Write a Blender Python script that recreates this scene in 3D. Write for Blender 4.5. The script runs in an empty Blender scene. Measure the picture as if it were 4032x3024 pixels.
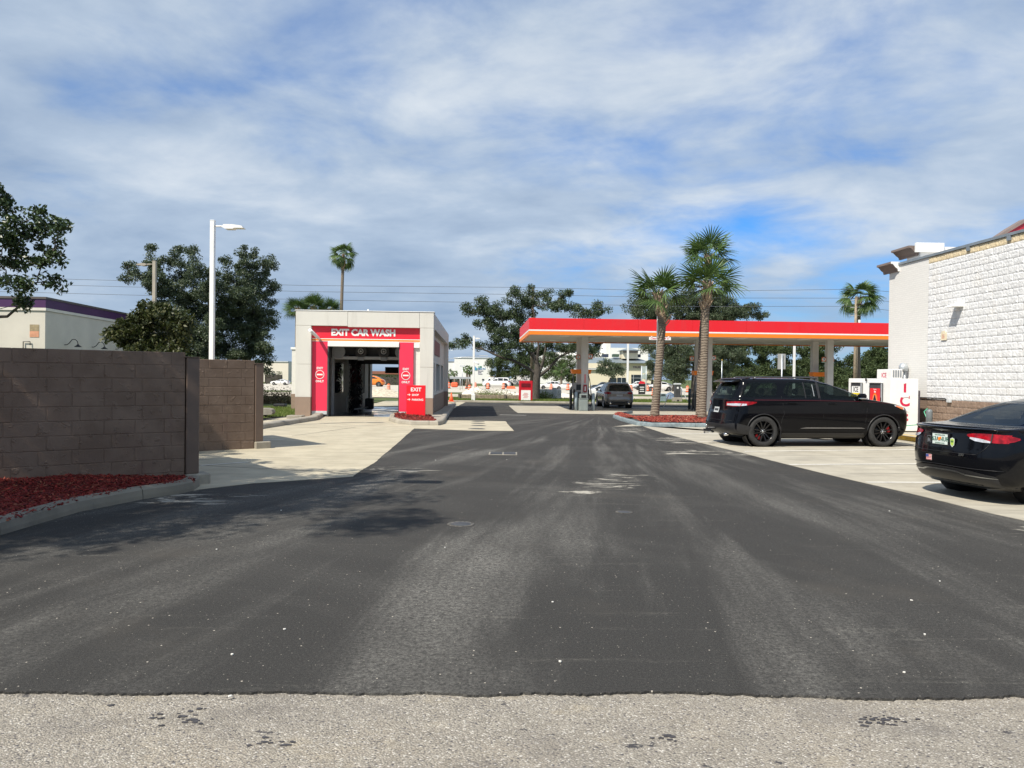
import bpy, bmesh, math, random
import numpy as np
from mathutils import Vector, Matrix, noise
PI = math.pi
rnd = random.Random(7)
S = bpy.context.scene
COL = S.collection
# ------------------------------------------------------------------ camera
EYE = Vector((0, 0, 1.7)); FPX = 769.0
pitch = math.radians(-0.48); roll = math.radians(0.65)
fwd = Vector((0, math.cos(pitch), math.sin(pitch)))
r0 = Vector((1, 0, 0)); u0 = r0.cross(fwd)
rgt = r0 * math.cos(roll) + u0 * math.sin(roll)
upv = rgt.cross(fwd)
cam = bpy.data.cameras.new('camera'); camo = bpy.data.objects.new('camera', cam); COL.objects.link(camo)
M = Matrix((rgt, upv, -fwd)).transposed().to_4x4(); M.translation = EYE
camo.matrix_world = M
cam.sensor_width = 36; cam.lens = FPX / 1024 * 36; cam.clip_end = 6000; cam.clip_start = 0.05
S.camera = camo
S.view_settings.view_transform = 'Standard'; S.view_settings.look = 'None'
S.view_settings.exposure = 0.42; S.view_settings.gamma = 1
# ------------------------------------------------------------------ sun and sky
sd = Vector((0.60, 0.64, -1.0)).normalized()
sun = bpy.data.lights.new('sun', 'SUN'); sun.energy = 4.7; sun.angle = math.radians(0.6); sun.color = (1.0, 0.93, 0.82)
suno = bpy.data.objects.new('sun', sun); COL.objects.link(suno)
suno.rotation_euler = sd.to_track_quat('-Z', 'Y').to_euler(); suno.location = (-20, -20, 40)
W = bpy.data.worlds.new('World'); S.world = W; W.use_nodes = True
SKA = (7.3, 3.7, 1.1); SKC = (2.9, 5.1, 0.7)
def build_world():
    nt = W.node_tree; N = nt.nodes; L = nt.links; N.clear()
    def n(t, **k):
        o = N.new(t)
        for a, b in k.items(): setattr(o, a, b)
        return o
    def math_(op, a, b=None, c=None):
        m = n('ShaderNodeMath', operation=op)
        for i, v in enumerate((a, b, c)):
            if v is None: continue
            if isinstance(v, (int, float)): m.inputs[i].default_value = v
            else: L.new(v, m.inputs[i])
        return m.outputs[0]
    out = n('ShaderNodeOutputWorld'); bg = n('ShaderNodeBackground')
    sky = n('ShaderNodeTexSky', sky_type='NISHITA'); sky.sun_disc = False
    sky.sun_elevation = math.asin(-sd.z); sky.sun_rotation = math.atan2(-sd.x, -sd.y)
    sky.air_density = 1.0; sky.dust_density = 0.4; sky.ozone_density = 1.2
    hs = n('ShaderNodeMix', data_type='RGBA', blend_type='MULTIPLY'); hs.inputs[0].default_value = 1.0
    L.new(sky.outputs[0], hs.inputs[6]); hs.inputs[7].default_value = (0.30, 0.72, 1.22, 1)
    tc = n('ShaderNodeTexCoord'); sp = n('ShaderNodeSeparateXYZ'); L.new(tc.outputs['Generated'], sp.inputs[0])
    zc = math_('MAXIMUM', sp.outputs[2], 0.0); zz = math_('ADD', zc, 0.20)
    px = math_('DIVIDE', sp.outputs[0], zz); py = math_('DIVIDE', sp.outputs[1], zz)
    cb = n('ShaderNodeCombineXYZ'); L.new(px, cb.inputs[0]); L.new(py, cb.inputs[1]); cb.inputs[2].default_value = 3.7
    def noise_(scale, det, rough, dist, off, str_=(1, 1, 1)):
        mp = n('ShaderNodeMapping'); L.new(cb.outputs[0], mp.inputs[0]); mp.inputs['Location'].default_value = off
        mp.inputs['Scale'].default_value = str_; mp.inputs['Rotation'].default_value = (0, 0, 0.35)
        t = n('ShaderNodeTexNoise'); L.new(mp.outputs[0], t.inputs[0])
        t.inputs['Scale'].default_value = scale; t.inputs['Detail'].default_value = det
        t.inputs['Roughness'].default_value = rough; t.inputs['Distortion'].default_value = dist
        return t.outputs[0]
    a = noise_(0.66, 6, 0.50, 0.3, SKA, (1.0, 1.25, 1))
    b = noise_(2.3, 7, 0.56, 0.25, (9.0, 1.0, 0), (1.0, 1.15, 1))
    c = noise_(0.9, 7, 0.58, 0.3, SKC, (1.0, 1.2, 1))
    m0 = math_('ADD', math_('MULTIPLY', a, 0.62), math_('MULTIPLY', b, 0.38))
    # less cloud towards the upper right, more low down and to the left
    side = math_('MULTIPLY', px, -0.055)
    low = math_('MULTIPLY', math_('SUBTRACT', 0.30, zc), 0.10)
    cov = math_('ADD', m0, math_('ADD', side, low))
    mr = n('ShaderNodeMapRange', interpolation_type='SMOOTHSTEP'); L.new(cov, mr.inputs[0])
    mr.inputs[1].default_value = 0.275; mr.inputs[2].default_value = 0.50; mr.inputs[3].default_value = 0.0; mr.inputs[4].default_value = 0.93
    # cloud shade: blue-grey thin parts, brighter cores
    sh = n('ShaderNodeValToRGB'); e = sh.color_ramp.elements
    e[0].position = 0.34; e[0].color = (2.2, 2.95, 4.1, 1); e[1].position = 0.68; e[1].color = (6.0, 6.4, 6.7, 1)
    x = e.new(0.52); x.color = (3.7, 4.45, 5.4, 1)
    L.new(math_('ADD', math_('MULTIPLY', c, 0.55), math_('MULTIPLY', b, 0.45)), sh.inputs[0])
    mx = n('ShaderNodeMix', data_type='RGBA'); L.new(mr.outputs[0], mx.inputs[0]); L.new(hs.outputs[2], mx.inputs[6]); L.new(sh.outputs[0], mx.inputs[7])
    # horizon haze
    hz = n('ShaderNodeMapRange', interpolation_type='SMOOTHSTEP'); L.new(zc, hz.inputs[0])
    hz.inputs[1].default_value = 0.0; hz.inputs[2].default_value = 0.20; hz.inputs[3].default_value = 0.55; hz.inputs[4].default_value = 0.0
    mh = n('ShaderNodeMix', data_type='RGBA'); L.new(hz.outputs[0], mh.inputs[0]); L.new(mx.outputs[2], mh.inputs[6]); mh.inputs[7].default_value = (2.3, 3.2, 4.6, 1)
    L.new(mh.outputs[2], bg.inputs[0]); bg.inputs[1].default_value = 0.10; L.new(bg.outputs[0], out.inputs[0])
build_world()
# ------------------------------------------------------------------ helpers
def sstep(a, b, x):
    t = min(1, max(0, (x - a) / (b - a))); return t * t * (3 - 2 * t)
def zg(Y): return -0.22 * sstep(30, 46, Y)
def ray(x, y):
    u, v = x / 3.9375, y / 3.9375
    return fwd * FPX + rgt * (u - 512) - upv * (v - 384)
def P(x, y, Y):
    """point seen at photo pixel (4032 wide) at distance Y"""
    d = ray(x, y); return EYE + d * (Y / d.y)
def G(x, y, h=0.0):
    """ground point below a photo pixel, h above the ground"""
    d = ray(x, y); Y = 20
    for _ in range(30):
        t = (zg(Y) + h - EYE.z) / d.z; Y = 0.5 * Y + 0.5 * (t * d.y)
    p = EYE + d * (Y / d.y); return Vector((p.x, p.y, zg(p.y) + h))
class MB:
    def __init__(s): s.v = []; s.f = []; s.m = []; s.sm = []
    def add(s, vs, fs, mi=0, smooth=False):
        o = len(s.v); s.v += [tuple(v) for v in vs]
        for f in fs: s.f.append([i + o for i in f]); s.m.append(mi); s.sm.append(smooth)
        return s
    def box(s, x0, x1, y0, y1, z0, z1, mi=0, mat=None):
        vs = [Vector((x, y, z)) for z in (z0, z1) for y in (y0, y1) for x in (x0, x1)]
        if mat is not None: vs = [mat @ v for v in vs]
        return s.add(vs, [(0, 2, 3, 1), (4, 5, 7, 6), (0, 1, 5, 4), (2, 6, 7, 3), (0, 4, 6, 2), (1, 3, 7, 5)], mi)
    def bbox(s, x0, x1, y0, y1, z0, z1, b=0.01, mi=0, mat=None):
        """box with chamfered edges"""
        vs = []; idx = {}
        b = min(b, (x1 - x0) / 2.01, (y1 - y0) / 2.01, (z1 - z0) / 2.01)
        X, Yy, Z = (x0, x1), (y0, y1), (z0, z1); sg = (1, -1)
        for i in (0, 1):
            for j in (0, 1):
                for k in (0, 1):
                    for a in range(3):
                        p = [X[i] + sg[i] * b, Yy[j] + sg[j] * b, Z[k] + sg[k] * b]
                        p[a] = (X[i], Yy[j], Z[k])[a]
                        idx[i, j, k, a] = len(vs); vs.append(Vector(p))
        F = []
        for i in (0, 1):
            F.append([idx[i, 0, 0, 0], idx[i, 1, 0, 0], idx[i, 1, 1, 0], idx[i, 0, 1, 0]])
            F.append([idx[0, i, 0, 1], idx[1, i, 0, 1], idx[1, i, 1, 1], idx[0, i, 1, 1]])
            F.append([idx[0, 0, i, 2], idx[1, 0, i, 2], idx[1, 1, i, 2], idx[0, 1, i, 2]])
        for i in (0, 1):
            for j in (0, 1):
                F.append([idx[i, j, 0, 0], idx[i, j, 1, 0], idx[i, j, 1, 1], idx[i, j, 0, 1]])
                F.append([idx[i, 0, j, 0], idx[i, 1, j, 0], idx[i, 1, j, 2], idx[i, 0, j, 2]])
                F.append([idx[0, i, j, 1], idx[1, i, j, 1], idx[1, i, j, 2], idx[0, i, j, 2]])
                for k in (0, 1): F.append([idx[i, j, k, 0], idx[i, j, k, 1], idx[i, j, k, 2]])
        if mat is not None: vs = [mat @ v for v in vs]
        return s.add(vs, F, mi)
    def quad(s, a, b, c, d, mi=0): return s.add([a, b, c, d], [(0, 1, 2, 3)], mi)
    def tube(s, pts, r, n=8, mi=0, cap=True, smooth=True):
        pts = [Vector(p) for p in pts]; rs = r if isinstance(r, (list, tuple)) else [r] * len(pts)
        o = len(s.v); prev = None
        for i, p in enumerate(pts):
            t = (pts[min(i + 1, len(pts) - 1)] - pts[max(i - 1, 0)]).normalized()
            if prev is None:
                ref = Vector((0, 0, 1)) if abs(t.z) < 0.9 else Vector((1, 0, 0)); a = t.cross(ref).normalized()
            else: a = (prev - t * prev.dot(t)).normalized()
            prev = a; b = t.cross(a)
            for k in range(n):
                an = 2 * PI * k / n; s.v.append(tuple(p + (a * math.cos(an) + b * math.sin(an)) * rs[i]))
        for i in range(len(pts) - 1):
            for k in range(n):
                s.f.append([o + i * n + k, o + i * n + (k + 1) % n, o + (i + 1) * n + (k + 1) % n, o + (i + 1) * n + k]); s.m.append(mi); s.sm.append(smooth)
        if cap:
            s.f.append([o + k for k in range(n)][::-1]); s.m.append(mi); s.sm.append(False)
            e = o + (len(pts) - 1) * n; s.f.append([e + k for k in range(n)]); s.m.append(mi); s.sm.append(False)
        return s
    def lathe(s, prof, n=20, mi=0, mat=None, smooth=True, close=False, cap=True):
        """prof: (r,z) list about z"""
        o = len(s.v)
        for r, z in prof:
            for k in range(n):
                an = 2 * PI * k / n; p = Vector((r * math.cos(an), r * math.sin(an), z)); s.v.append(tuple(mat @ p if mat is not None else p))
        m = len(prof)
        for i in range(m - 1 + (1 if close else 0)):
            for k in range(n):
                a = o + i * n; b = o + ((i + 1) % m) * n
                s.f.append([a + k, a + (k + 1) % n, b + (k + 1) % n, b + k]); s.m.append(mi); s.sm.append(smooth)
        if not close and cap:
            if prof[0][0] > 1e-4: s.f.append([o + k for k in range(n)][::-1]); s.m.append(mi); s.sm.append(False)
            if prof[-1][0] > 1e-4: s.f.append([o + (m - 1) * n + k for k in range(n)]); s.m.append(mi); s.sm.append(False)
        return s
    def prism(s, poly, axis, a0, a1, mi=0, mat=None):
        """poly in the two other axes, extruded along axis ('x','y','z')"""
        def mk(p, a):
            v = {'x': (a, p[0], p[1]), 'y': (p[0], a, p[1]), 'z': (p[0], p[1], a)}[axis]; v = Vector(v); return mat @ v if mat is not None else v
        n = len(poly); vs = [mk(p, a0) for p in poly] + [mk(p, a1) for p in poly]
        fs = [list(range(n))[::-1], list(range(n, 2 * n))] + [[i, (i + 1) % n, n + (i + 1) % n, n + i] for i in range(n)]
        return s.add(vs, fs, mi)
    def mesh(s, name, mats):
        me = bpy.data.meshes.new(name); me.from_pydata(s.v, [], s.f)
        for m in (mats if isinstance(mats, (list, tuple)) else [mats]): me.materials.append(m)
        me.polygons.foreach_set('material_index', s.m); me.polygons.foreach_set('use_smooth', s.sm)
        me.validate(); me.update(); return me
    def build(s, name, mats, parent=None, **k): return link(name, s.mesh(name, mats), parent, **k)
def link(name, data, parent=None, loc=None, rot=None, label=None, cat=None, group=None, kind=None, scale=None):
    o = bpy.data.objects.new(name, data); COL.objects.link(o)
    if parent: o.parent = parent
    if loc is not None: o.location = loc
    if rot is not None: o.rotation_euler = rot
    if scale is not None: o.scale = (scale,) * 3 if isinstance(scale, (int, float)) else scale
    if label: o['label'] = label
    if cat: o['category'] = cat
    if group: o['group'] = group
    if kind: o['kind'] = kind
    return o
def thing(name, label, cat, loc=(0, 0, 0), rz=0, group=None): return link(name, None, None, loc, (0, 0, rz), label, cat, group)
def kids(o): return [c for c in bpy.data.objects if c.parent == o]
def copy_thing(src, loc=None, rz=None, label=None, group=None, scale=None):
    def rec(o, par, ch):
        c = o.copy(); COL.objects.link(c)
        if par: c.parent = par
        for k in ch.get(o, []): rec(k, c, ch)
        return c
    ch = {}
    for o in list(COL.objects):
        if o.parent: ch.setdefault(o.parent, []).append(o)
    r = rec(src, None, ch)
    if loc is not None: r.location = loc
    if rz is not None: r.rotation_euler = (0, 0, rz)
    if label: r['label'] = label
    if group: r['group'] = group
    if scale: r.scale = (scale,) * 3
    return r
def text(body, size, mat_, parent, loc, rot=(PI / 2, 0, 0), bold=0.0, depth=0.004, name='lettering', align='CENTER', sx=1.0, **k):
    c = bpy.data.curves.new(name, 'FONT'); c.body = body; c.size = size; c.align_x = align; c.align_y = 'CENTER'
    c.extrude = depth; c.offset = bold; c.materials.append(mat_); c.resolution_u = 3
    return link(name, c, parent, loc, rot, scale=(sx, 1, 1), **k)
# ------------------------------------------------------------------ materials
class NT:
    def __init__(s, name):
        s.m = bpy.data.materials.new(name); s.m.use_nodes = True; s.t = s.m.node_tree; s.N = s.t.nodes; s.L = s.t.links
        s.b = s.N['Principled BSDF']; s.out = s.N['Material Output']; s._pos = None
    def n(s, t, **k):
        o = s.N.new(t)
        for a, b in k.items(): setattr(o, a, b)
        return o
    def pos(s, obj=False):
        if obj: return s.n('ShaderNodeTexCoord').outputs['Object']
        if s._pos is None: s._pos = s.n('ShaderNodeNewGeometry')
        return s._pos.outputs['Position']
    def set(s, i, v):
        if isinstance(v, (int, float)): i.default_value = v
        elif isinstance(v, tuple): i.default_value = v if len(v) == len(i.default_value) else (*v, 1)
        else: s.L.new(v, i)
    def mp(s, vec, scale=(1, 1, 1), rot=(0, 0, 0), loc=(0, 0, 0)):
        m = s.n('ShaderNodeMapping'); s.L.new(vec, m.inputs[0]); m.inputs['Scale'].default_value = scale; m.inputs['Rotation'].default_value = rot; m.inputs['Location'].default_value = loc
        return m.outputs[0]
    def noise(s, scale, det=4, rough=0.55, vec=None, dist=0):
        t = s.n('ShaderNodeTexNoise'); s.L.new(vec if vec is not None else s.pos(), t.inputs[0])
        t.inputs['Scale'].default_value = scale; t.inputs['Detail'].default_value = det; t.inputs['Roughness'].default_value = rough; t.inputs['Distortion'].default_value = dist
        return t.outputs[0]
    def vor(s, scale, feature='F1', out=0, vec=None):
        t = s.n('ShaderNodeTexVoronoi', feature=feature); s.L.new(vec if vec is not None else s.pos(), t.inputs[0]); t.inputs['Scale'].default_value = scale
        return t.outputs[out]
    def rng(s, v, a, b, c=0.0, d=1.0, smooth=True):
        m = s.n('ShaderNodeMapRange'); m.clamp = True
        if smooth: m.interpolation_type = 'SMOOTHSTEP'
        s.L.new(v, m.inputs[0])
        for i, x in enumerate((a, b, c, d)): m.inputs[i + 1].default_value = x
        return m.outputs[0]
    def ma(s, op, a, b=0.0, c=0.0):
        m = s.n('ShaderNodeMath', operation=op); s.set(m.inputs[0], a); s.set(m.inputs[1], b)
        if op in ('MULTIPLY_ADD',): s.set(m.inputs[2], c)
        return m.outputs[0]
    def mix(s, f, a, b, mode='MIX'):
        m = s.n('ShaderNodeMix', data_type='RGBA', blend_type=mode); s.set(m.inputs[0], f); s.set(m.inputs[6], a); s.set(m.inputs[7], b); return m.outputs[2]
    def col(s, c, rough=0.7, spec=None, metal=None):
        s.set(s.b.inputs['Base Color'], c); s.set(s.b.inputs['Roughness'], rough)
        if spec is not None: s.b.inputs['Specular IOR Level'].default_value = spec
        if metal is not None: s.b.inputs['Metallic'].default_value = metal
        return s
    def bump(s, h, strength=0.3, dist=0.01):
        b = s.n('ShaderNodeBump'); b.inputs['Strength'].default_value = strength; b.inputs['Distance'].default_value = dist; s.L.new(h, b.inputs['Height']); s.L.new(b.outputs[0], s.b.inputs['Normal']); return s
    def island(s):
        if s._pos is None: s._pos = s.n('ShaderNodeNewGeometry')
        return s._pos.outputs['Random Per Island']
    def objrand(s): return s.n('ShaderNodeObjectInfo').outputs['Random']
def simple(name, c, rough=0.6, var=0.12, scale=3.0, metal=0.0, spec=None, bump=0.0, bs=40, emit=None):
    t = NT(name); a = tuple(x * (1 - var) for x in c); b = tuple(min(1, x * (1 + var)) for x in c)
    nz = t.noise(scale, 5, 0.6, t.pos(True))
    t.col(t.mix(t.rng(nz, 0.3, 0.7), a, b), rough, spec, metal)
    if bump: t.bump(t.noise(bs, 3, 0.6, t.pos(True)), bump, 0.01)
    if emit: t.b.inputs['Emission Color'].default_value = (*c, 1); t.b.inputs['Emission Strength'].default_value = emit
    return t.m
def paint(name, c, rough=0.25, coat=0.6, dirt=0.15, metal=0.0):
    t = NT(name); nz = t.noise(5, 6, 0.65, t.pos(True)); z = t.n('ShaderNodeSeparateXYZ'); t.L.new(t.pos(True), z.inputs[0])
    d = t.ma('MULTIPLY', t.rng(z.outputs[2], 0.75, 0.1, 0, 1), t.rng(nz, 0.3, 0.75, 0.2, 1))
    d = t.ma('ADD', t.ma('MULTIPLY', d, dirt), t.ma('MULTIPLY', t.rng(nz, 0.5, 0.8), dirt * 0.10))
    t.col(t.mix(d, c, (0.22, 0.20, 0.17)), rough, metal=metal); t.b.inputs['Specular IOR Level'].default_value = 0.16 if c[0] < .01 else 0.5; t.b.inputs['Coat Weight'].default_value = coat; t.b.inputs['Coat Roughness'].default_value = 0.04
    return t.m
def asphalt_mat():
    t = NT('asphalt')
    p = t.pos()
    # swept dust arcs: bend the coordinates so the streaks curve like turning traffic
    sp = t.n('ShaderNodeSeparateXYZ'); t.L.new(p, sp.inputs[0]); x, y = sp.outputs[0], sp.outputs[1]
    dx = t.ma('SUBTRACT', x, -9.0); dy = t.ma('SUBTRACT', y, -3.0)
    r = t.ma('SQRT', t.ma('ADD', t.ma('MULTIPLY', dx, dx), t.ma('MULTIPLY', dy, dy)))
    an = t.ma('ARCTAN2', dy, dx)
    cv = t.n('ShaderNodeCombineXYZ'); t.L.new(t.ma('MULTIPLY', r, 1.0), cv.inputs[0]); t.L.new(t.ma('MULTIPLY', an, 5.0), cv.inputs[1])
    s1 = t.noise(0.55, 5, 0.55, cv.outputs[0], 1.2)
    cv2 = t.n('ShaderNodeCombineXYZ'); dx2 = t.ma('SUBTRACT', x, 4.0); dy2 = t.ma('SUBTRACT', y, 36.0)
    r2 = t.ma('SQRT', t.ma('ADD', t.ma('MULTIPLY', dx2, dx2), t.ma('MULTIPLY', dy2, dy2)))
    t.L.new(t.ma('MULTIPLY', r2, 0.13), cv2.inputs[0]); t.L.new(t.ma('MULTIPLY', t.ma('ARCTAN2', dx2, t.ma('MULTIPLY', dy2, -1.0)), 25.0), cv2.inputs[1])
    s2 = t.noise(1.0, 8, 0.64, cv2.outputs[0], 0.35)
    big = t.noise(0.22, 4, 0.5)
    fine = t.noise(170, 3, 0.85); med = t.noise(24, 7, 0.8)
    dust = t.ma('ADD', t.ma('MULTIPLY', t.rng(s1, 0.46, 0.74), 0.28), t.ma('MULTIPLY', t.rng(s2, 0.46, 0.70), 1.15))
    dust = t.ma('MULTIPLY', dust, t.rng(big, 0.25, 0.65, 0.25, 1.0))
    dust = t.ma('MULTIPLY', dust, t.rng(med, 0.36, 0.62, 0.10, 1.5))
    c = t.mix(t.rng(fine, 0.34, 0.68), (0.017, 0.0165, 0.016), (0.070, 0.067, 0.061))
    gr = t.noise(58, 3, 0.9); c = t.mix(t.ma('MULTIPLY', t.rng(gr, 0.52, 0.36), 0.55), c, (0.018, 0.018, 0.018)); c = t.mix(t.ma('MULTIPLY', t.rng(gr, 0.56, 0.70), 0.45), c, (0.15, 0.145, 0.13))
    c = t.mix(t.ma('MULTIPLY', t.ma('MULTIPLY', dust, t.rng(gr, 0.35, 0.62, 0.35, 1.5)), 0.33), c, (0.27, 0.26, 0.235))
    c = t.mix(t.ma('MULTIPLY', t.rng(t.noise(0.5, 5, 0.6), 0.55, 0.75), 0.35), c, (0.090, 0.080, 0.066))
    # pale sand and paint scuffs by the palm island and the parking edge
    def spot(cx, cy, sx, sy, rot=0.0):
        m = t.mp(p, (1, 1, 1), (0, 0, 0), (-cx, -cy, 0)); m = t.mp(m, (1 / sx, 1 / sy, 0), (0, 0, 0)) if not rot else t.mp(t.mp(m, (1, 1, 1), (0, 0, rot)), (1 / sx, 1 / sy, 0))
        l = t.n('ShaderNodeVectorMath', operation='LENGTH'); t.L.new(m, l.inputs[0]); return t.rng(l.outputs['Value'], 1.0, 0.2, 0, 1)
    sc = t.noise(1.5, 10, 0.74, t.mp(p, (0.7, 2.0, 1), (0, 0, 0.2)), 1.0)
    g = None
    for a in ((3.9, 25.6, 1.6, 2.6), (4.9, 21.5, 2.4, 3.0), (4.6, 17.9, 2.8, 2.0), (1.6, 12.5, 1.2, 3.5, 0.5), (7.4, 11.2, 1.6, 3.4, 0.4), (-4.6, 10.6, 2.2, 1.4), (-2.0, 14.0, 2.0, 1.0), (6.4, 8.6, 1.6, 2.2, 0.4)):
        s_ = spot(*a); g = s_ if g is None else t.ma('MAXIMUM', g, s_)
    thr = t.ma('SUBTRACT', sc, t.ma('MULTIPLY', t.ma('SUBTRACT', 1.0, g), 0.30))
    c = t.mix(t.ma('MULTIPLY', t.rng(thr, 0.495, 0.60), 0.75), c, (0.50, 0.47, 0.40))
    sk = t.noise(3.2, 8, 0.7, t.mp(p, (0.12, 1.9, 1), (0, 0, -0.05)), 0.2)
    c = t.mix(t.ma('MULTIPLY', t.ma('MULTIPLY', t.rng(sk, 0.57, 0.70), t.rng(med, 0.42, 0.58)), 0.16), c, (0.36, 0.34, 0.29))
    # scattered pale stones pressed into the tar
    vd = t.vor(23.0); vc = t.vor(23.0, out=1); vs_ = t.n('ShaderNodeSeparateColor'); t.L.new(vc, vs_.inputs[0])
    st = t.ma('MULTIPLY', t.rng(vd, 0.16, 0.10), t.rng(vs_.outputs[0], 0.955, 0.975)); c = t.mix(st, c, (0.55, 0.50, 0.42))
    v2 = t.vor(52.0); vc2 = t.n('ShaderNodeSeparateColor'); t.L.new(t.vor(52.0, out=1), vc2.inputs[0]); c = t.mix(t.ma('MULTIPLY', t.rng(v2, 0.22, 0.12), t.rng(vc2.outputs[0], 0.93, 0.95)), c, (0.34, 0.32, 0.27))
    t.col(c, 0.92); t.b.inputs['Specular IOR Level'].default_value = 0.25
    return t.bump(t.ma('ADD', fine, t.ma('MULTIPLY', med, 0.6)), 0.55, 0.006).m
def aggregate_mat():
    t = NT('aggregate'); p = t.pos()
    pw = t.n('ShaderNodeVectorMath', operation='ADD'); t.L.new(p, pw.inputs[0])
    nn = t.n('ShaderNodeTexNoise'); t.L.new(p, nn.inputs[0]); nn.inputs['Scale'].default_value = 60
    sc = t.n('ShaderNodeVectorMath', operation='SCALE'); t.L.new(nn.outputs[1], sc.inputs[0]); sc.inputs['Scale'].default_value = 0.008; t.L.new(sc.outputs[0], pw.inputs[1])
    v = t.mp(pw.outputs[0], (1.0, 1.5, 1), (0, 0, 0.3))
    cc = t.vor(92, out=1, vec=v); s_ = t.n('ShaderNodeSeparateColor'); t.L.new(cc, s_.inputs[0]); a = s_.outputs[0]; b = s_.outputs[1]
    d = t.vor(92, vec=v)
    big = t.noise(1.1, 5, 0.6); mid = t.noise(7, 5, 0.6)
    base = t.mix(t.rng(mid, 0.3, 0.7), (0.27, 0.245, 0.20), (0.38, 0.345, 0.285))
    base = t.mix(t.ma('MULTIPLY', t.rng(big, 0.45, 0.75), 0.5), base, (0.44, 0.37, 0.27))
    c = t.mix(t.rng(a, 0.35, 0.95), base, (0.45, 0.41, 0.345))
    c = t.mix(t.rng(a, 0.90, 0.94), c, (0.66, 0.62, 0.55))
    c = t.mix(t.rng(b, 0.07, 0.04), c, (0.10, 0.095, 0.10))
    c = t.mix(t.ma('MULTIPLY', t.rng(d, 0.42, 0.62), 0.55), c, (0.15, 0.13, 0.11))
    tar = t.noise(3.3, 8, 0.72, t.mp(p, (1, 2.0, 1), (0, 0, 0.2), (4, 9, 0)))
    c = t.mix(t.rng(tar, 0.625, 0.65), c, (0.055, 0.052, 0.055))
    st = t.noise(1.4, 6, 0.65, t.mp(p, (1, 1.6, 1), (0, 0, 0.6), (2, 5, 0))); c = t.mix(t.ma('MULTIPLY', t.rng(st, 0.50, 0.70), 0.45), c, (0.16, 0.145, 0.13)); c = t.mix(t.ma('MULTIPLY', t.rng(st, 0.44, 0.30), 0.35), c, (0.50, 0.42, 0.29))
    t.col(c, 0.85); return t.bump(t.ma('ADD', t.ma('MULTIPLY', t.ma('SUBTRACT', 1.0, d), 1.0), t.ma('MULTIPLY', a, 0.9)), 0.75, 0.010).m
def concrete_mat(name, c0, c1, stain=0.5, streak=(0.35, 2.4, 1)):
    t = NT(name); p = t.pos()
    c = t.mix(t.rng(t.noise(1.6, 7, 0.62), 0.3, 0.7), c0, c1)
    st = t.noise(1.3, 8, 0.66, t.mp(p, streak, (0, 0, 0.1)), 0.4)
    c = t.mix(t.ma('MULTIPLY', t.rng(st, 0.50, 0.72), stain), c, (0.16, 0.145, 0.12))
    c = t.mix(t.ma('MULTIPLY', t.rng(t.noise(0.35, 4, 0.6), 0.45, 0.7), stain * 0.6), c, (0.33, 0.29, 0.21))
    sp = t.noise(5.5, 6, 0.7); c = t.mix(t.ma('MULTIPLY', t.rng(sp, 0.66, 0.72), 0.55), c, (0.09, 0.085, 0.08))
    c = t.mix(t.ma('MULTIPLY', t.rng(t.noise(120, 2, 0.6), 0.3, 0.75), 0.25), c, (0.24, 0.22, 0.19))
    t.col(c, 0.85); return t.bump(t.noise(90, 3, 0.7), 0.25, 0.006).m
def blocks_mat():
    t = NT('painted_block'); p = t.pos()
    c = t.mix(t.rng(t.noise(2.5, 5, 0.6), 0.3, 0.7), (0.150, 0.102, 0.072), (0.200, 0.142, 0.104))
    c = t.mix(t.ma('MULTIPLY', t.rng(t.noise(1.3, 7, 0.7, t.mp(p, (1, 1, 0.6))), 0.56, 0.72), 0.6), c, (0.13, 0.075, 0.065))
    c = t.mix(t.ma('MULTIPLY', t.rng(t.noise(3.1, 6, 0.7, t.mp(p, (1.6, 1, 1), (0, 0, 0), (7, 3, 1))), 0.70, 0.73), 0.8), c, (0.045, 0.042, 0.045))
    t.col(c, 0.62); t.b.inputs['Specular IOR Level'].default_value = 0.35
    return t.bump(t.ma('ADD', t.noise(55, 5, 0.65), t.ma('MULTIPLY', t.rng(t.noise(9, 3, 0.6), 0.58, 0.72), 2.0)), 0.55, 0.008).m
def splitface_mat(name, c0, c1, vein):
    t = NT(name); c = t.mix(t.rng(t.noise(7, 7, 0.7), 0.3, 0.7), c0, c1)
    c = t.mix(t.ma('MULTIPLY', t.rng(t.noise(1.2, 4, 0.6), 0.5, 0.75), 0.4), c, vein)
    t.col(c, 0.8); return t.bump(t.noise(28, 6, 0.7), 0.45, 0.012).m
def mulch_mat(name, cols):
    t = NT(name); r = t.n('ShaderNodeValToRGB'); t.L.new(t.island(), r.inputs[0]); e = r.color_ramp.elements
    e[0].color = (*cols[0], 1); e[1].color = (*cols[-1], 1)
    for i, c in enumerate(cols[1:-1]): x = e.new((i + 1) / (len(cols) - 1)); x.color = (*c, 1)
    return t.col(r.outputs[0], 0.8).m
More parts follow.
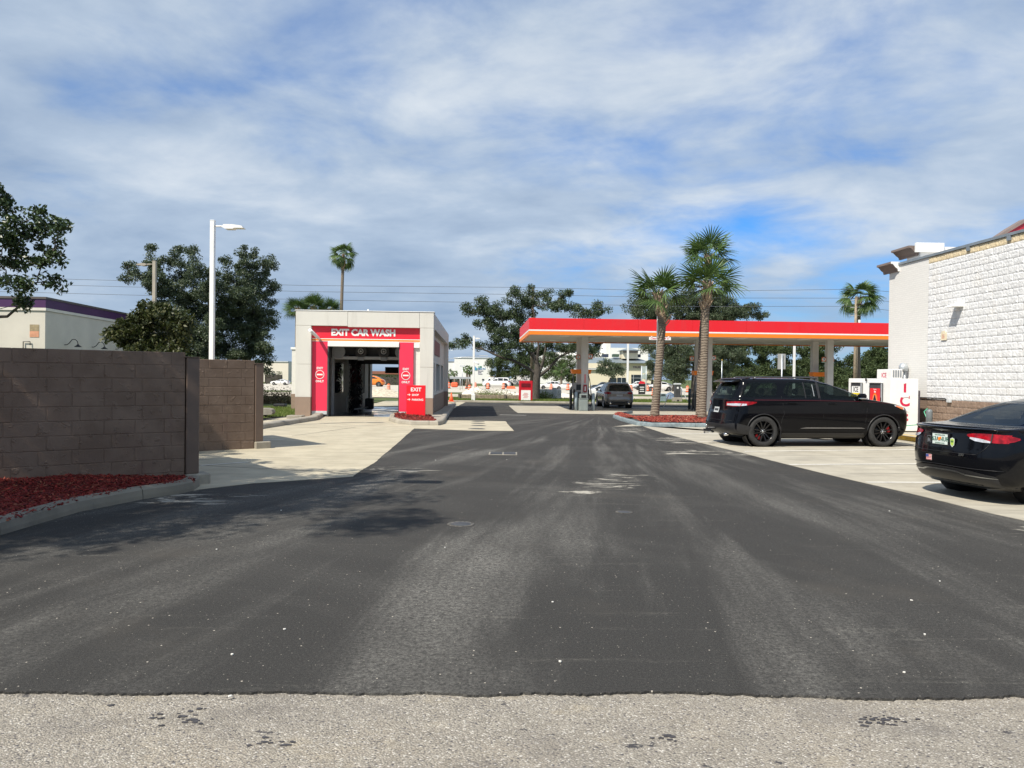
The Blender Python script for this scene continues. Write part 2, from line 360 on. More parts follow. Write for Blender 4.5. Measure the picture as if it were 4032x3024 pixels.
def leaf_mat(name, cols, rough=0.45, trans=0.22, world=True):
    t = NT(name); r = t.n('ShaderNodeValToRGB'); e = r.color_ramp.elements
    t.L.new(t.ma('ADD', t.ma('MULTIPLY', t.island(), 0.75), t.ma('MULTIPLY', t.noise(0.7, 3, 0.5), 0.35)), r.inputs[0])
    e[0].color = (*cols[0], 1); e[1].color = (*cols[-1], 1)
    for i, c in enumerate(cols[1:-1]): x = e.new((i + 1) / (len(cols) - 1)); x.color = (*c, 1)
    t.col(r.outputs[0], rough); t.b.inputs['Specular IOR Level'].default_value = 0.35
    tr = t.n('ShaderNodeBsdfTranslucent'); m = t.n('ShaderNodeMixShader'); m.inputs[0].default_value = trans
    g = t.mix(0.5, r.outputs[0], (0.10, 0.16, 0.02)); t.L.new(g, tr.inputs[0])
    t.L.new(t.b.outputs[0], m.inputs[1]); t.L.new(tr.outputs[0], m.inputs[2]); t.L.new(m.outputs[0], t.out.inputs[0]); return t.m
def bark_mat(name, a, b, ring=False):
    t = NT(name); p = t.pos(True)
    n1 = t.noise(9, 6, 0.7, t.mp(p, (1, 1, 3.0) if ring else (2.2, 2.2, 0.5)))
    c = t.mix(t.rng(n1, 0.3, 0.7), a, b); t.col(c, 0.9)
    h = n1
    if ring:
        w = t.n('ShaderNodeTexWave', wave_type='BANDS', bands_direction='Z'); t.L.new(p, w.inputs[0]); w.inputs['Scale'].default_value = 3.2; w.inputs['Distortion'].default_value = 7; w.inputs['Detail'].default_value = 3
        h = t.ma('ADD', t.ma('MULTIPLY', w.outputs[1], 0.7), n1); t.set(t.b.inputs['Base Color'], t.mix(t.ma('MULTIPLY', t.rng(w.outputs[1], 0.35, 0.1), 0.25), c, tuple(x * 0.5 for x in a)))
    return t.bump(h, 0.8, 0.03).m
def grass_ground_mat():
    t = NT('grass_ground'); c = t.mix(t.rng(t.noise(1.4, 7, 0.7), 0.3, 0.7), (0.045, 0.075, 0.015), (0.115, 0.135, 0.035))
    c = t.mix(t.ma('MULTIPLY', t.rng(t.noise(0.6, 6, 0.7), 0.55, 0.7), 0.5), c, (0.20, 0.17, 0.10)); t.col(c, 0.95)
    return t.bump(t.noise(30, 4, 0.7), 0.8, 0.03).m
def sand_mat():
    t = NT('sand'); c = t.mix(t.rng(t.noise(0.9, 8, 0.7), 0.35, 0.68), (0.30, 0.255, 0.185), (0.62, 0.56, 0.46))
    c = t.mix(t.ma('MULTIPLY', t.rng(t.noise(0.45, 7, 0.7, t.mp(t.pos(), (0.5, 1.6, 1))), 0.54, 0.64), 0.75), c, (0.09, 0.11, 0.03)); t.col(c, 0.95)
    return t.bump(t.noise(6, 6, 0.7), 0.8, 0.05).m
def brick_mat(name, c, mortar, w=0.2, h=0.075, base=None, base_z=0.8):
    t = NT(name); tcn = t.pos(True); sp = t.n('ShaderNodeSeparateXYZ'); t.L.new(tcn, sp.inputs[0])
    cv = t.n('ShaderNodeCombineXYZ'); t.L.new(t.ma('ADD', sp.outputs[0], sp.outputs[1]), cv.inputs[0]); t.L.new(sp.outputs[2], cv.inputs[1])
    b = t.n('ShaderNodeTexBrick'); t.L.new(cv.outputs[0], b.inputs[0]); b.inputs['Scale'].default_value = 1.0
    b.inputs['Brick Width'].default_value = w; b.inputs['Row Height'].default_value = h; b.inputs['Mortar Size'].default_value = 0.005; b.inputs['Mortar Smooth'].default_value = 0.3
    t.set(b.inputs['Color1'], tuple(x * 0.95 for x in c)); t.set(b.inputs['Color2'], c); t.set(b.inputs['Mortar'], mortar)
    t.col(b.outputs[0], 0.65); return t.bump(t.ma('ADD', t.ma('MULTIPLY', b.outputs[1], -1.0), t.ma('MULTIPLY', t.noise(40, 3, 0.6, tcn), 0.25)), 0.35, 0.006).m
def weathered(name, c, rough, dirt, amt):
    t = NT(name); p = t.pos(); st = t.noise(2.2, 7, 0.7, t.mp(p, (1.6, 1.6, 0.16))); bl = t.noise(0.8, 5, 0.6)
    f = t.ma('MULTIPLY', t.ma('ADD', t.rng(st, 0.48, 0.75), t.ma('MULTIPLY', t.rng(bl, 0.45, 0.7), 0.5)), amt)
    return t.col(t.mix(f, c, dirt), rough).m
Mt = {}
Mt['asphalt'] = asphalt_mat(); Mt['aggregate'] = aggregate_mat()
Mt['apron'] = concrete_mat('apron_concrete', (0.40, 0.355, 0.255), (0.52, 0.465, 0.34), 0.5)
Mt['park'] = concrete_mat('parking_concrete', (0.36, 0.33, 0.265), (0.47, 0.435, 0.35), 0.5)
Mt['kerb'] = concrete_mat('kerb_concrete', (0.27, 0.245, 0.20), (0.38, 0.35, 0.29), 0.65, (2, 2, 2))
Mt['kerbnear'] = concrete_mat('tree_shaded_kerb', (0.13, 0.122, 0.098), (0.22, 0.205, 0.165), 0.7, (2, 2, 2))  # stained kerb concrete, darkened: the tree shade is put into its colour
Mt['kerbblue'] = simple('grey_painted_kerb', (0.19, 0.235, 0.25), 0.7, 0.25, 6)
Mt['foot'] = concrete_mat('old_concrete', (0.22, 0.20, 0.165), (0.36, 0.33, 0.27), 0.8, (3, 3, 1))
Mt['yellow'] = simple('yellow_paint', (0.62, 0.40, 0.05), 0.6, 0.2, 8)
Mt['roadfar'] = concrete_mat('far_road_surface', (0.50, 0.46, 0.38), (0.60, 0.55, 0.46), 0.15)
Mt['line'] = simple('worn_white_line', (0.72, 0.70, 0.64), 0.7, 0.12, 5)
Mt['block'] = blocks_mat()
Mt['post'] = simple('brown_post_paint', (0.135, 0.093, 0.068), 0.5, 0.08)
Mt['split_w'] = splitface_mat('white_split_block', (0.56, 0.565, 0.57), (0.72, 0.725, 0.73), (0.66, 0.63, 0.58))
Mt['split_t'] = splitface_mat('tan_split_block', (0.52, 0.42, 0.26), (0.70, 0.60, 0.42), (0.62, 0.50, 0.30))
Mt['split_b'] = splitface_mat('brown_split_block', (0.19, 0.13, 0.095), (0.27, 0.195, 0.145), (0.22, 0.13, 0.09))
Mt['mulch'] = mulch_mat('red_mulch_chips', [(0.05, 0.004, 0.003), (0.16, 0.010, 0.007), (0.27, 0.020, 0.011), (0.10, 0.006, 0.005), (0.21, 0.015, 0.010), (0.27, 0.09, 0.045)])
Mt['mulchbase'] = simple('mulch_base', (0.10, 0.008, 0.006), 0.9, 0.5, 20)
Mt['mulch2'] = mulch_mat('red_mulch_island', [(0.10, 0.012, 0.009), (0.23, 0.030, 0.020), (0.33, 0.055, 0.032), (0.16, 0.016, 0.011), (0.36, 0.15, 0.09)])
Mt['grassg'] = grass_ground_mat(); Mt['sand'] = sand_mat()
Mt['blade'] = leaf_mat('grass_blades', [(0.06, 0.11, 0.015), (0.12, 0.18, 0.03), (0.24, 0.24, 0.08)], 0.7, 0.3)
Mt['white'] = simple('white_painted_metal', (0.78, 0.78, 0.76), 0.4, 0.04)
Mt['black'] = simple('black_plastic', (0.012, 0.012, 0.014), 0.5, 0.2)
Mt['dark'] = simple('dark_grey', (0.05, 0.052, 0.055), 0.6, 0.2)
Mt['grey'] = simple('grey_metal', (0.30, 0.32, 0.34), 0.45, 0.1)
Mt['ltgrey'] = simple('light_grey', (0.50, 0.52, 0.53), 0.5, 0.08)
Mt['steel'] = simple('galvanised_steel', (0.52, 0.55, 0.57), 0.4, 0.12, 8, metal=0.6)
Mt['chrome'] = simple('chrome', (0.75, 0.76, 0.78), 0.12, 0.03, metal=1.0)
Mt['red'] = simple('red_panel', (0.74, 0.022, 0.045), 0.38, 0.04)
Mt['redc'] = weathered('canopy_red', (0.74, 0.014, 0.022), 0.42, (0.50, 0.06, 0.06), 0.30)
Mt['pink'] = simple('pink_red_panel', (0.80, 0.035, 0.085), 0.4, 0.03)
Mt['orange'] = simple('orange_stripe', (0.90, 0.23, 0.018), 0.42, 0.03)
Mt['cream'] = simple('stucco_cream', (0.66, 0.63, 0.56), 0.75, 0.05, 1.0, bump=0.15)
Mt['eifs'] = weathered('off_white_panel', (0.62, 0.605, 0.55), 0.6, (0.34, 0.32, 0.27), 0.28)
Mt['tan'] = simple('tan_wainscot', (0.27, 0.195, 0.145), 0.7, 0.06, 1.5)
Mt['wht'] = simple('white_letters', (0.80, 0.80, 0.78), 0.5, 0.02)
Mt['blk'] = simple('black_letters', (0.02, 0.02, 0.022), 0.5, 0.02)
Mt['glass'] = simple('tinted_glass', (0.016, 0.022, 0.024), 0.04, 0.35, 1.2, spec=0.7)
Mt['glassd'] = simple('storefront_glass', (0.03, 0.04, 0.05), 0.06, 0.1, spec=0.6)
Mt['tyre'] = simple('tyre_rubber', (0.022, 0.022, 0.022), 0.8, 0.3, 12)
Mt['rimb'] = simple('black_rim', (0.008, 0.008, 0.009), 0.22, 0.1)
Mt['rims'] = simple('silver_rim', (0.45, 0.46, 0.48), 0.3, 0.1, metal=0.7)
Mt['taill'] = simple('tail_light_red', (0.26, 0.004, 0.010), 0.10, 0.45, 14)
Mt['lensw'] = simple('clear_lens', (0.62, 0.64, 0.68), 0.1, 0.2, 14, metal=0.4)
Mt['amber'] = simple('amber_reflector', (0.62, 0.16, 0.05), 0.2, 0.1)
Mt['trimb'] = simple('satin_black_trim', (0.016, 0.016, 0.018), 0.45, 0.1)
Mt['wood'] = simple('weathered_wood', (0.26, 0.21, 0.15), 0.85, 0.3, 5)
Mt['bark'] = bark_mat('oak_bark', (0.032, 0.027, 0.023), (0.105, 0.090, 0.075))
Mt['palmbark'] = bark_mat('palm_trunk_bark', (0.135, 0.105, 0.078), (0.26, 0.215, 0.165), True)
Mt['boot'] = bark_mat('palm_boots', (0.20, 0.12, 0.075), (0.50, 0.41, 0.29))
Mt['leafnear'] = leaf_mat('near_tree_leaves', [(0.012, 0.024, 0.010), (0.034, 0.060, 0.022), (0.085, 0.125, 0.050)], 0.38, 0.12)
Mt['oakleaf'] = leaf_mat('oak_leaves', [(0.020, 0.036, 0.018), (0.044, 0.070, 0.032), (0.095, 0.125, 0.060)], 0.5, 0.12)
Mt['oakleaf2'] = leaf_mat('loose_tree_leaves', [(0.028, 0.044, 0.028), (0.058, 0.084, 0.046), (0.125, 0.150, 0.085)], 0.5, 0.15)
Mt['magleaf'] = leaf_mat('magnolia_leaves', [(0.018, 0.028, 0.010), (0.042, 0.054, 0.018), (0.095, 0.095, 0.034)], 0.5, 0.12)
Mt['bgleaf'] = leaf_mat('background_tree_leaves', [(0.020, 0.034, 0.012), (0.040, 0.064, 0.020), (0.080, 0.105, 0.036)], 0.7, 0.12)
Mt['palmleaf'] = leaf_mat('palm_fronds', [(0.030, 0.060, 0.022), (0.070, 0.125, 0.036), (0.17, 0.24, 0.085)], 0.42, 0.22)
Mt['dryleaf'] = leaf_mat('dry_brush_twigs', [(0.12, 0.085, 0.05), (0.22, 0.17, 0.11), (0.10, 0.10, 0.04)], 0.9, 0.05)
# ------------------------------------------------------------------ ground sheets
def sheet(name, pts, h, mat, ragged=0.0, skirt=0.0, step=0.12, kind='structure', **k):
    pts = [Vector((p[0], p[1])) for p in pts]
    if ragged:
        q = []
        for i, a in enumerate(pts):
            b = pts[(i + 1) % len(pts)]; n_ = max(1, int(min((b - a).length, 60) / step)); nr = Vector((b.y - a.y, a.x - b.x)).normalized()
            for j in range(n_):
                p = a.lerp(b, j / n_); f = 0 if j == 0 else 1
                d = noise.noise(Vector((p.x * .7, p.y * .7, 3))) * 1.5 + noise.noise(Vector((p.x * 3.3, p.y * 3.3, 5))) * 0.5 + noise.noise(Vector((p.x * 13, p.y * 13, 7))) * 0.2 + noise.noise(Vector((p.x * 41, p.y * 41, 1))) * 0.4
                q.append(p + nr * ragged * d * f)
        pts = q
    bm = bmesh.new(); f = bm.faces.new([bm.verts.new((p.x, p.y, 0)) for p in pts]); bm.normal_update()
    if f.normal.z < 0: f.normal_flip()
    ys = [p.y for p in pts]
    for yc in [30 + i for i in range(0, 17)]:
        if min(ys) < yc < max(ys):
            bmesh.ops.bisect_plane(bm, geom=bm.verts[:] + bm.edges[:] + bm.faces[:], plane_co=(0, yc, 0), plane_no=(0, 1, 0))
    if skirt:
        es = [e for e in bm.edges if e.is_boundary]; r = bmesh.ops.extrude_edge_only(bm, edges=es)
        for v in [g for g in r['geom'] if isinstance(g, bmesh.types.BMVert)]: v.co.z -= skirt
    for v in bm.verts: v.co.z += zg(v.co.y) + h
    me = bpy.data.meshes.new(name); bm.to_mesh(me); bm.free(); me.materials.append(mat)
    return link(name, me, kind=kind, **k)
def Gl(*pts): return [G(x, y) for x, y in pts]
sheet('ground', [(-1500, -60), (1500, -60), (1500, 3000), (-1500, 3000)], -0.06, Mt['grassg'])
sheet('old_pavement', [(-60, -40), (60, -40), (60, 5.2), (-60, 5.2)], -0.014, Mt['aggregate'])
ya, yb = G(0, 2722), G(4032, 2735); ysl = (yb.y - ya.y) / (yb.x - ya.x); yL, yR = ya.y + (-30 - ya.x) * ysl, ya.y + (34 - ya.x) * ysl
sheet('asphalt_driveway', [(-30, yL), (34, yR), (34, 58), (13, 58.0), (-5.5, 58.6), (-5.5, 34), (-30, 34)], 0.0, Mt['asphalt'], ragged=0.05, skirt=0.02, step=0.02)
apron = [(-14, 12.25), *[(p.x, p.y) for p in Gl((620, 1955), (788, 1927), (1000, 1903), (1390, 1877), (1430, 1850), (1482, 1817), (1560, 1750), (1631, 1687), (1848, 1695), (2024, 1697))],
         *[(p.x, p.y) for p in Gl((1989, 1659), (1758, 1655))], (-3.55, 31.0), (-3.55, 60), (-9.8, 60), (-9.0, 31.3), (-9.2, 27), (-14, 20)]
sheet('concrete_apron', apron, 0.006, Mt['apron'], ragged=0.018, skirt=0.01, step=0.06)
pk = [(p.x, p.y) for p in Gl((2500, 1670), (2526, 1677), (2630, 1711), (2752, 1742), (2928, 1785), (3114, 1833), (3300, 1878), (3592, 1945), (3917, 2025), (4032, 2050))]
sheet('parking_concrete', [(12.5, 28.6), (6.0, 28.4), (3.6, 27.2)] + pk + [(9.2, 6.6), (12.5, 5.0)], 0.006, Mt['park'], ragged=0.010, skirt=0.01, step=0.06)
fc = [(p.x, p.y) for p in Gl((2003, 1597), (2040, 1626), (2400, 1631), (2700, 1634))]
sheet('forecourt_concrete', fc + [(30, 38.5), (34, 38.5), (34, 52.0), (20, 52.5)], 0.006, Mt['park'], skirt=0.01)
# far side of the drive: verge, sand, road works, far road
sheet('verge_lawn', [(-6.8, 58.4), (-2.6, 60), (14, 60.4), (60, 60.4), (60, 71), (-6.8, 69)], 0.06, Mt['grassg'], skirt=0.1)
sheet('construction_sand', [(-60, 71.2), (-6.8, 69.2), (60, 71.2), (70, 84), (-60, 88)], 0.0, Mt['sand'])
sheet('weedy_strip', [(-60, 88), (70, 84), (70, 94), (-60, 99)], -0.02, Mt['grassg'])
sheet('far_road', [(-160, 98), (170, 93.5), (170, 165), (-160, 165)], 0.0, Mt['roadfar'])
sheet('side_lawn', [(-60, 20), (-10.2, 24.5), (-9.35, 30.9), (-9.8, 60), (-60, 60)], 0.03, Mt['grassg'])
def lines():
    def ln(a, b, w=0.1, nm='parking_line', m='line', h=0.012):
        a = Vector((a.x, a.y)); b = Vector((b.x, b.y)); n_ = Vector((b.y - a.y, a.x - b.x)).normalized() * w / 2
        sheet(nm, [a + n_, b + n_, b - n_, a - n_], h, Mt[m])
    ln(G(2640, 1709), G(2860, 1709)); ln(G(2754, 1741), G(3500, 1737)); ln(G(2930, 1779), G(3640, 1771)); ln(G(3107, 1831), G(3900, 1827)); ln(G(3411, 1901), G(4032, 1903))
    ln(G(1968, 1634), G(2072, 1636), 0.22)
    ln(G(790, 1835), G(980, 1821), 0.07); ln(G(1030, 1736), G(1120, 1731), 0.08)
    # tarred joints across the apron and parking slabs
    for a, b in (((1030, 1692), (1560, 1672)), ((1150, 1718), (1400, 1683)), ((770, 1833), (1310, 1860)), ((1290, 1860), (1400, 1872))): ln(G(*a), G(*b), 0.022, 'slab_joint', 'dark', 0.0105)
    for a, b in (((2640, 1698), (2800, 1700)), ((3090, 1805), (3600, 1801)), ((3330, 1868), (3640, 1866))): ln(G(*a), G(*b), 0.015, 'slab_joint', 'dark', 0.0105)
lines()
def kerb(name, path, mat, h=0.15, w=0.16, label=None, z0=-0.05, joints=True, seg=3.0, inner=-1):
    """rounded kerb swept along a path of ground points; pieces separated by joints; w goes to the left of travel when inner=-1"""
    pts = [Vector((p[0], p[1])) for p in path]
    prof = [(0.0, z0), (0.0, 0.05), (0.012, h - 0.035), (0.045, h - 0.006), (0.08, h), (w, h), (w, z0)]
    # resample
    q = []; 
    for a, b in zip(pts, pts[1:]):
        n_ = max(1, int((b - a).length / 0.25))
        q += [a.lerp(b, i / n_) for i in range(n_)]
    q.append(pts[-1]); root = None; start = 0; acc = 0; k = 0
    root = link(name, None, kind='structure')
    i = 0; cuts = [0]
    for i in range(1, len(q)):
        acc += (q[i] - q[i - 1]).length
        if acc > seg: cuts.append(i); acc = 0
    if cuts[-1] != len(q) - 1: cuts.append(len(q) - 1)
    for a, b in zip(cuts, cuts[1:]):
        mb = MB(); rows = []
        for j in range(a, b + 1):
            t = (q[min(j + 1, len(q) - 1)] - q[max(j - 1, 0)]).normalized(); nr = Vector((-t.y, t.x)) * (1 if inner < 0 else -1)
            pp = q[j] + (t * 0.006 if j == a else (-t * 0.006 if j == b else t * 0))
            rows.append([Vector((pp.x + nr.x * d, pp.y + nr.y * d, zg(pp.y) + z)) for d, z in prof])
        n_ = len(prof); vs = [v for r in rows for v in r]
        fs = [(i * n_ + j, i * n_ + j + 1, (i + 1) * n_ + j + 1, (i + 1) * n_ + j) for i in range(len(rows) - 1) for j in range(n_ - 1)]
        mb.add(vs, fs, 0, False); mb.add(rows[0], [tuple(range(n_))]); mb.add(rows[-1], [tuple(range(n_))[::-1]])
        mb.build('kerb_stone', mat, root)
    return root
def chips(name, region, n_, mat, zfun, L=(0.03, 0.10), seed=1, parent=None, thick=0.006, **k):
    """loose mulch chips strewn over a polygon"""
    r = random.Random(seed); poly = [(p[0], p[1]) for p in region]
    xs = [p[0] for p in poly]; ys = [p[1] for p in poly]
    def inside(x, y):
        c = False; j = len(poly) - 1
        for i in range(len(poly)):
            if (poly[i][1] > y) != (poly[j][1] > y) and x < (poly[j][0] - poly[i][0]) * (y - poly[i][1]) / (poly[j][1] - poly[i][1]) + poly[i][0]: c = not c
            j = i
        return c
    mb = MB(); c = 0
    while c < n_:
        x, y = r.uniform(min(xs), max(xs)), r.uniform(min(ys), max(ys))
        if not inside(x, y): continue
        c += 1; l = r.uniform(*L) / 2; w = l * r.uniform(0.15, 0.4); m = Matrix.Translation((x, y, zfun(x, y) + r.uniform(0, 0.02))) @ Matrix.Rotation(r.uniform(0, PI), 4, 'Z') @ Matrix.Rotation(r.gauss(0, 0.35), 4, 'Y') @ Matrix.Rotation(r.gauss(0, 0.3), 4, 'X')
        mb.box(-l, l, -w, w, -thick / 2, thick / 2, 0, m)
    return mb.build(name, mat, parent, kind='stuff', **k)
# near mulch bed and its kerb, at the foot of the near wall
nk = [G(x, y) for x, y in ((-900, 2350), (-300, 2186), (0, 2108), (307, 2017), (563, 1966), (700, 1946), (762, 1932), (788, 1915), (786, 1893), (760, 1880))]
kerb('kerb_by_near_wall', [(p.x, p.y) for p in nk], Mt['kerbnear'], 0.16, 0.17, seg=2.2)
def bed_z(x, y):
    d = abs((x + 4.99) * -0.622 + (y - 11.75) * 0.783); return 0.135 + 0.11 * sstep(1.6, 0.1, d) * sstep(-4.9, -6.3, x) + 0.02 * noise.noise(Vector((x * 3, y * 3, 0)))
bed = [(p.x - 0.02, p.y + 0.12) for p in nk[:-3]] + [(-4.93, 11.82), (-5.0, 11.80), (-12.0, 6.25)]
def bed_sheet(name, poly, zf, mat, step=0.25, **k):
    bm = bmesh.new(); bm.faces.new([bm.verts.new((p[0], p[1], 0)) for p in poly]); xs = [p[0] for p in poly]; ys = [p[1] for p in poly]
    x = min(xs)
    while x < max(xs): bmesh.ops.bisect_plane(bm, geom=bm.verts[:] + bm.edges[:] + bm.faces[:], plane_co=(x, 0, 0), plane_no=(1, 0, 0)); x += step
    y = min(ys)
    while y < max(ys): bmesh.ops.bisect_plane(bm, geom=bm.verts[:] + bm.edges[:] + bm.faces[:], plane_co=(0, y, 0), plane_no=(0, 1, 0)); y += step
    for v in bm.verts: v.co.z = zf(v.co.x, v.co.y)
    me = bpy.data.meshes.new(name); bm.to_mesh(me); bm.free(); me.materials.append(mat); return link(name, me, kind='structure', **k)
bed_sheet('mulch_bed', bed, bed_z, Mt['mulchbase'])
chips('red_mulch', bed, 24000, Mt['mulch'], bed_z, (0.02, 0.085), label='red wood mulch spread along the near block wall')
# kerbs of the car wash exit
lk = [G(x, y) for x, y in ((700, 1745), (1032, 1690), (1250, 1655), (1275, 1640))]
kerb('kerb_left_of_exit', [(p.x, p.y) for p in lk], Mt['kerb'], 0.16, 0.3, seg=2.5)
ik = [G(x, y) for x, y in ((1572, 1630), (1535, 1645), (1530, 1658), (1560, 1668), (1617, 1675), (1725, 1676), (1748, 1670), (1758, 1655), (1775, 1625), (1794, 1591))]
kerb('kerb_right_of_exit', [(p.x, p.y) for p in ik], Mt['kerb'], 0.16, 0.2, seg=2.0)
sheet('side_pavement', [(ik[-1].x - 0.1, ik[-1].y), (ik[-3].x - 0.15, ik[-3].y), (ik[-4].x - 0.25, ik[-4].y + 0.1), (-3.3, 30.3), (-3.3, 31.4), (-4.2, 49.0)], 0.13, Mt['kerb'])
ib = [(ik[0].x + 0.1, ik[0].y + 0.7), (ik[1].x + 0.2, ik[1].y + 0.1), (ik[2].x + 0.22, ik[2].y + 0.1), (ik[3].x + 0.05, ik[3].y + 0.2), (ik[4].x, ik[4].y + 0.18), (ik[5].x - 0.15, ik[5].y + 0.18), (ik[5].x - 0.1, ik[5].y + 0.7), (-3.25, 30.6)]
def isl_z(x, y): return 0.13 + 0.13 * math.exp(-(((x + 4.15) / 0.9) ** 2 + ((y - 29.9) / 0.7) ** 2))
bed_sheet('mulch_island_by_exit', ib, isl_z, Mt['mulchbase'])
chips('red_mulch', ib, 2600, Mt['mulch'], isl_z, (0.04, 0.12), 3, label='small red mulch island at the foot of the red exit sign', thick=0.012)
# palm island
pi_ = [G(x, y) for x, y in ((2480, 1628), (2430, 1634), (2413, 1645), (2440, 1656), (2503, 1675), (2560, 1681), (2738, 1683), (2900, 1684))]
pk2 = [(p.x, p.y) for p in pi_] + [(11.3, 26.0)]
kerb('kerb_of_palm_island', pk2, Mt['kerbblue'], 0.15, 0.16, seg=2.6)
pbed = [(p[0] + 0.1, p[1] + 0.15) for p in pk2[1:]] + [(11.3, 31.0), (5.0, 31.0)]
def pal_z(x, y): return zg(y) + 0.13 + 0.16 * math.exp(-(((x - 7.0) / 3.4) ** 2 + ((y - 29.2) / 1.5) ** 2)) + 0.015 * noise.noise(Vector((x * 4, y * 4, 0)))
bed_sheet('mulch_palm_bed', pbed, pal_z, Mt['mulchbase'])
chips('red_mulch', pbed, 9000, Mt['mulch2'], pal_z, (0.06, 0.16), 5, label='red mulch island under the cabbage palms', thick=0.015)
fk = [(-5.4, 58.6), (-2.6, 58.9), (13, 58.4), (33, 58.4)]
kerb('far_kerb', [(x, y) for x, y in fk], Mt['kerb'], 0.13, 0.3, seg=6)
# store pavement, its kerb painted yellow beside the ice freezer
sheet('store_pavement', [(11.50, 5), (14.2, 5), (14.2, 29), (11.2, 29)], 0.16, Mt['park'])
kerb('store_kerb', [(11.20, 28.5), (11.38, 23.2)], Mt['kerb'], 0.165, 0.14, seg=3)
kerb('yellow_kerb', [(11.38, 23.2), (11.5, 20.2)], Mt['yellow'], 0.165, 0.14, seg=1.6)
kerb('store_kerb', [(11.5, 20.2), (11.9, 7)], Mt['kerb'], 0.165, 0.14, seg=3)
# wheel ruts and small litter
def litter():
    r = random.Random(4)
    for i in range(15):
        x, y = r.uniform(-5, 7), r.uniform(4.2, 16)
        if i < 8: x, y = [tuple(G(a, b).xy) for a, b in ((912, 2580), (852, 2165), (2205, 2607), (3640, 2500), (905, 2745), (3560, 2650), (1120, 2480), (3700, 2290))][i]
        mb = MB(); n_ = 6; a = [(0.012 + r.random() * 0.02) for _ in range(n_)]
        mb.prism([(a[k] * 0.45 * math.cos(k * PI / 3), a[k] * 0.35 * math.sin(k * PI / 3)) for k in range(n_)], 'z', 0, 0.006)
        mb.build('stone_chip', Mt['line'], loc=(x, y, 0.003), rot=(0, 0, r.uniform(0, 3)), label='pale stone chip lying loose on the dark asphalt', cat='stone chip', group='stone chips scattered on the asphalt')
litter()
def tar():
    r = random.Random(8); tm = simple('old_tar', (0.05, 0.048, 0.052), 0.7, 0.3, 30)
    for x, y, n_, sx, sy, l in ((727, 2817, 26, .10, .05, 'patch of small tar drips on the pale pavement, left of centre'), (1085, 2925, 10, .05, .03, 'small tar smudge on the pale pavement near the bottom edge'), (3463, 2835, 30, .08, .05, 'darkest cluster of tar drips on the pale pavement at the right'), (2632, 2901, 12, .05, .03, 'faint tar drips on the pale pavement right of centre'), (430, 2780, 3, .02, .01, 'single flat tar drip on the pale pavement at the left')):
        g = G(x, y, -0.014); mb = MB()
        for i in range(n_):
            a, b = r.gauss(0, sx), r.gauss(0, sy); q = r.uniform(.004, .016); ph = r.uniform(0, 1); mb.prism([(a + q * 1.5 * r.uniform(.4, 1.2) * math.cos(k * PI / 4 + ph), b + q * r.uniform(.3, .9) * math.sin(k * PI / 4 + ph)) for k in range(8)], 'z', 0.0005, .0035 + .0001 * i)
        mb.build('tar_stain', tm, loc=(g.x, g.y, -0.014), label=l, cat='tar stain', group='old tar drips on the pale pavement')
tar()
# ------------------------------------------------------------------ block walls of the bin enclosure
BW = math.atan2(0.622, 0.783)
def block_wall(loc, length, label, courses=10, rz=BW, seed=1):
    r = random.Random(seed)
    t = thing('block_wall', label, 'wall', loc, rz)          # local -x runs along the wall away from its free end
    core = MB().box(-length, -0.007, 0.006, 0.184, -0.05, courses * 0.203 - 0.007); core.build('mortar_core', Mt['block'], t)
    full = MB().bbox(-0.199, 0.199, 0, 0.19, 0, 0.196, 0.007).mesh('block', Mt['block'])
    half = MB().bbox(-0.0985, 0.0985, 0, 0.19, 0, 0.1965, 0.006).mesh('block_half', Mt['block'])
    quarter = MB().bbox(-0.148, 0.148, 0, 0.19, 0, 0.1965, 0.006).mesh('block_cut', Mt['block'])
    for k in range(courses):
        x = 0
        seq = [half] if k % 2 else [quarter]
        while x < length:
            m = seq.pop() if seq else full; w = {half: 0.203, quarter: 0.302}.get(m, 0.4065)
            link('block', m, t, (-x - w / 2, r.uniform(-0.0015, 0.0015), k * 0.203 + 0.003), (0, 0, r.uniform(-0.002, 0.002))); x += w
    return t
block_wall((-4.99, 11.75, 0.0), 6.2, 'near brown painted concrete block wall above the red mulch bed, streaked with tree shade', seed=1)
block_wall((-5.89, 17.60, 0.0), 3.6, 'farther brown painted concrete block wall in full sun beyond the first post', seed=2)
def gate_post(loc, label, h=1.95):
    t = thing('gate_post', label, 'post', loc, BW, 'steel posts at the ends of the block walls')
    MB().bbox(0.012, 0.205, -0.02, 0.18, 0.165, h, 0.012).build('post', Mt['post'], t)
    MB().bbox(-0.02, 0.215, -0.03, 0.19, h, h + 0.012, 0.004).build('cap', Mt['post'], t)
    MB().bbox(0.005, 0.36, -0.10, 0.24, -0.05, 0.165, 0.018).build('footing', Mt['foot'], t)
gate_post((-4.99, 11.75, 0), 'brown square steel post on a concrete footing at the end of the near shaded wall')
gate_post((-5.89, 17.60, 0), 'brown square steel post on a concrete footing at the end of the farther sunlit wall')
def gate_leaf(loc, label):
    t = thing('enclosure_gate', label, 'gate', loc, BW + PI / 2, 'closed gates of the block enclosure')
    MB().bbox(0.03, 3.3, -0.03, 0.03, 0.18, 1.95, 0.01).build('gate_sheet', Mt['post'], t)
    for z in (0.3, 1.8): MB().bbox(0.03, 3.3, 0.035, 0.075, z, z + 0.05, 0.005).build('rail', Mt['post'], t)
gate_leaf((-4.93, 11.93, 0), 'brown sheet gate hidden behind the near block wall, its shadow on the concrete')
gate_leaf((-5.83, 17.78, 0), 'brown sheet gate hidden behind the farther block wall, its shadow on the concrete')
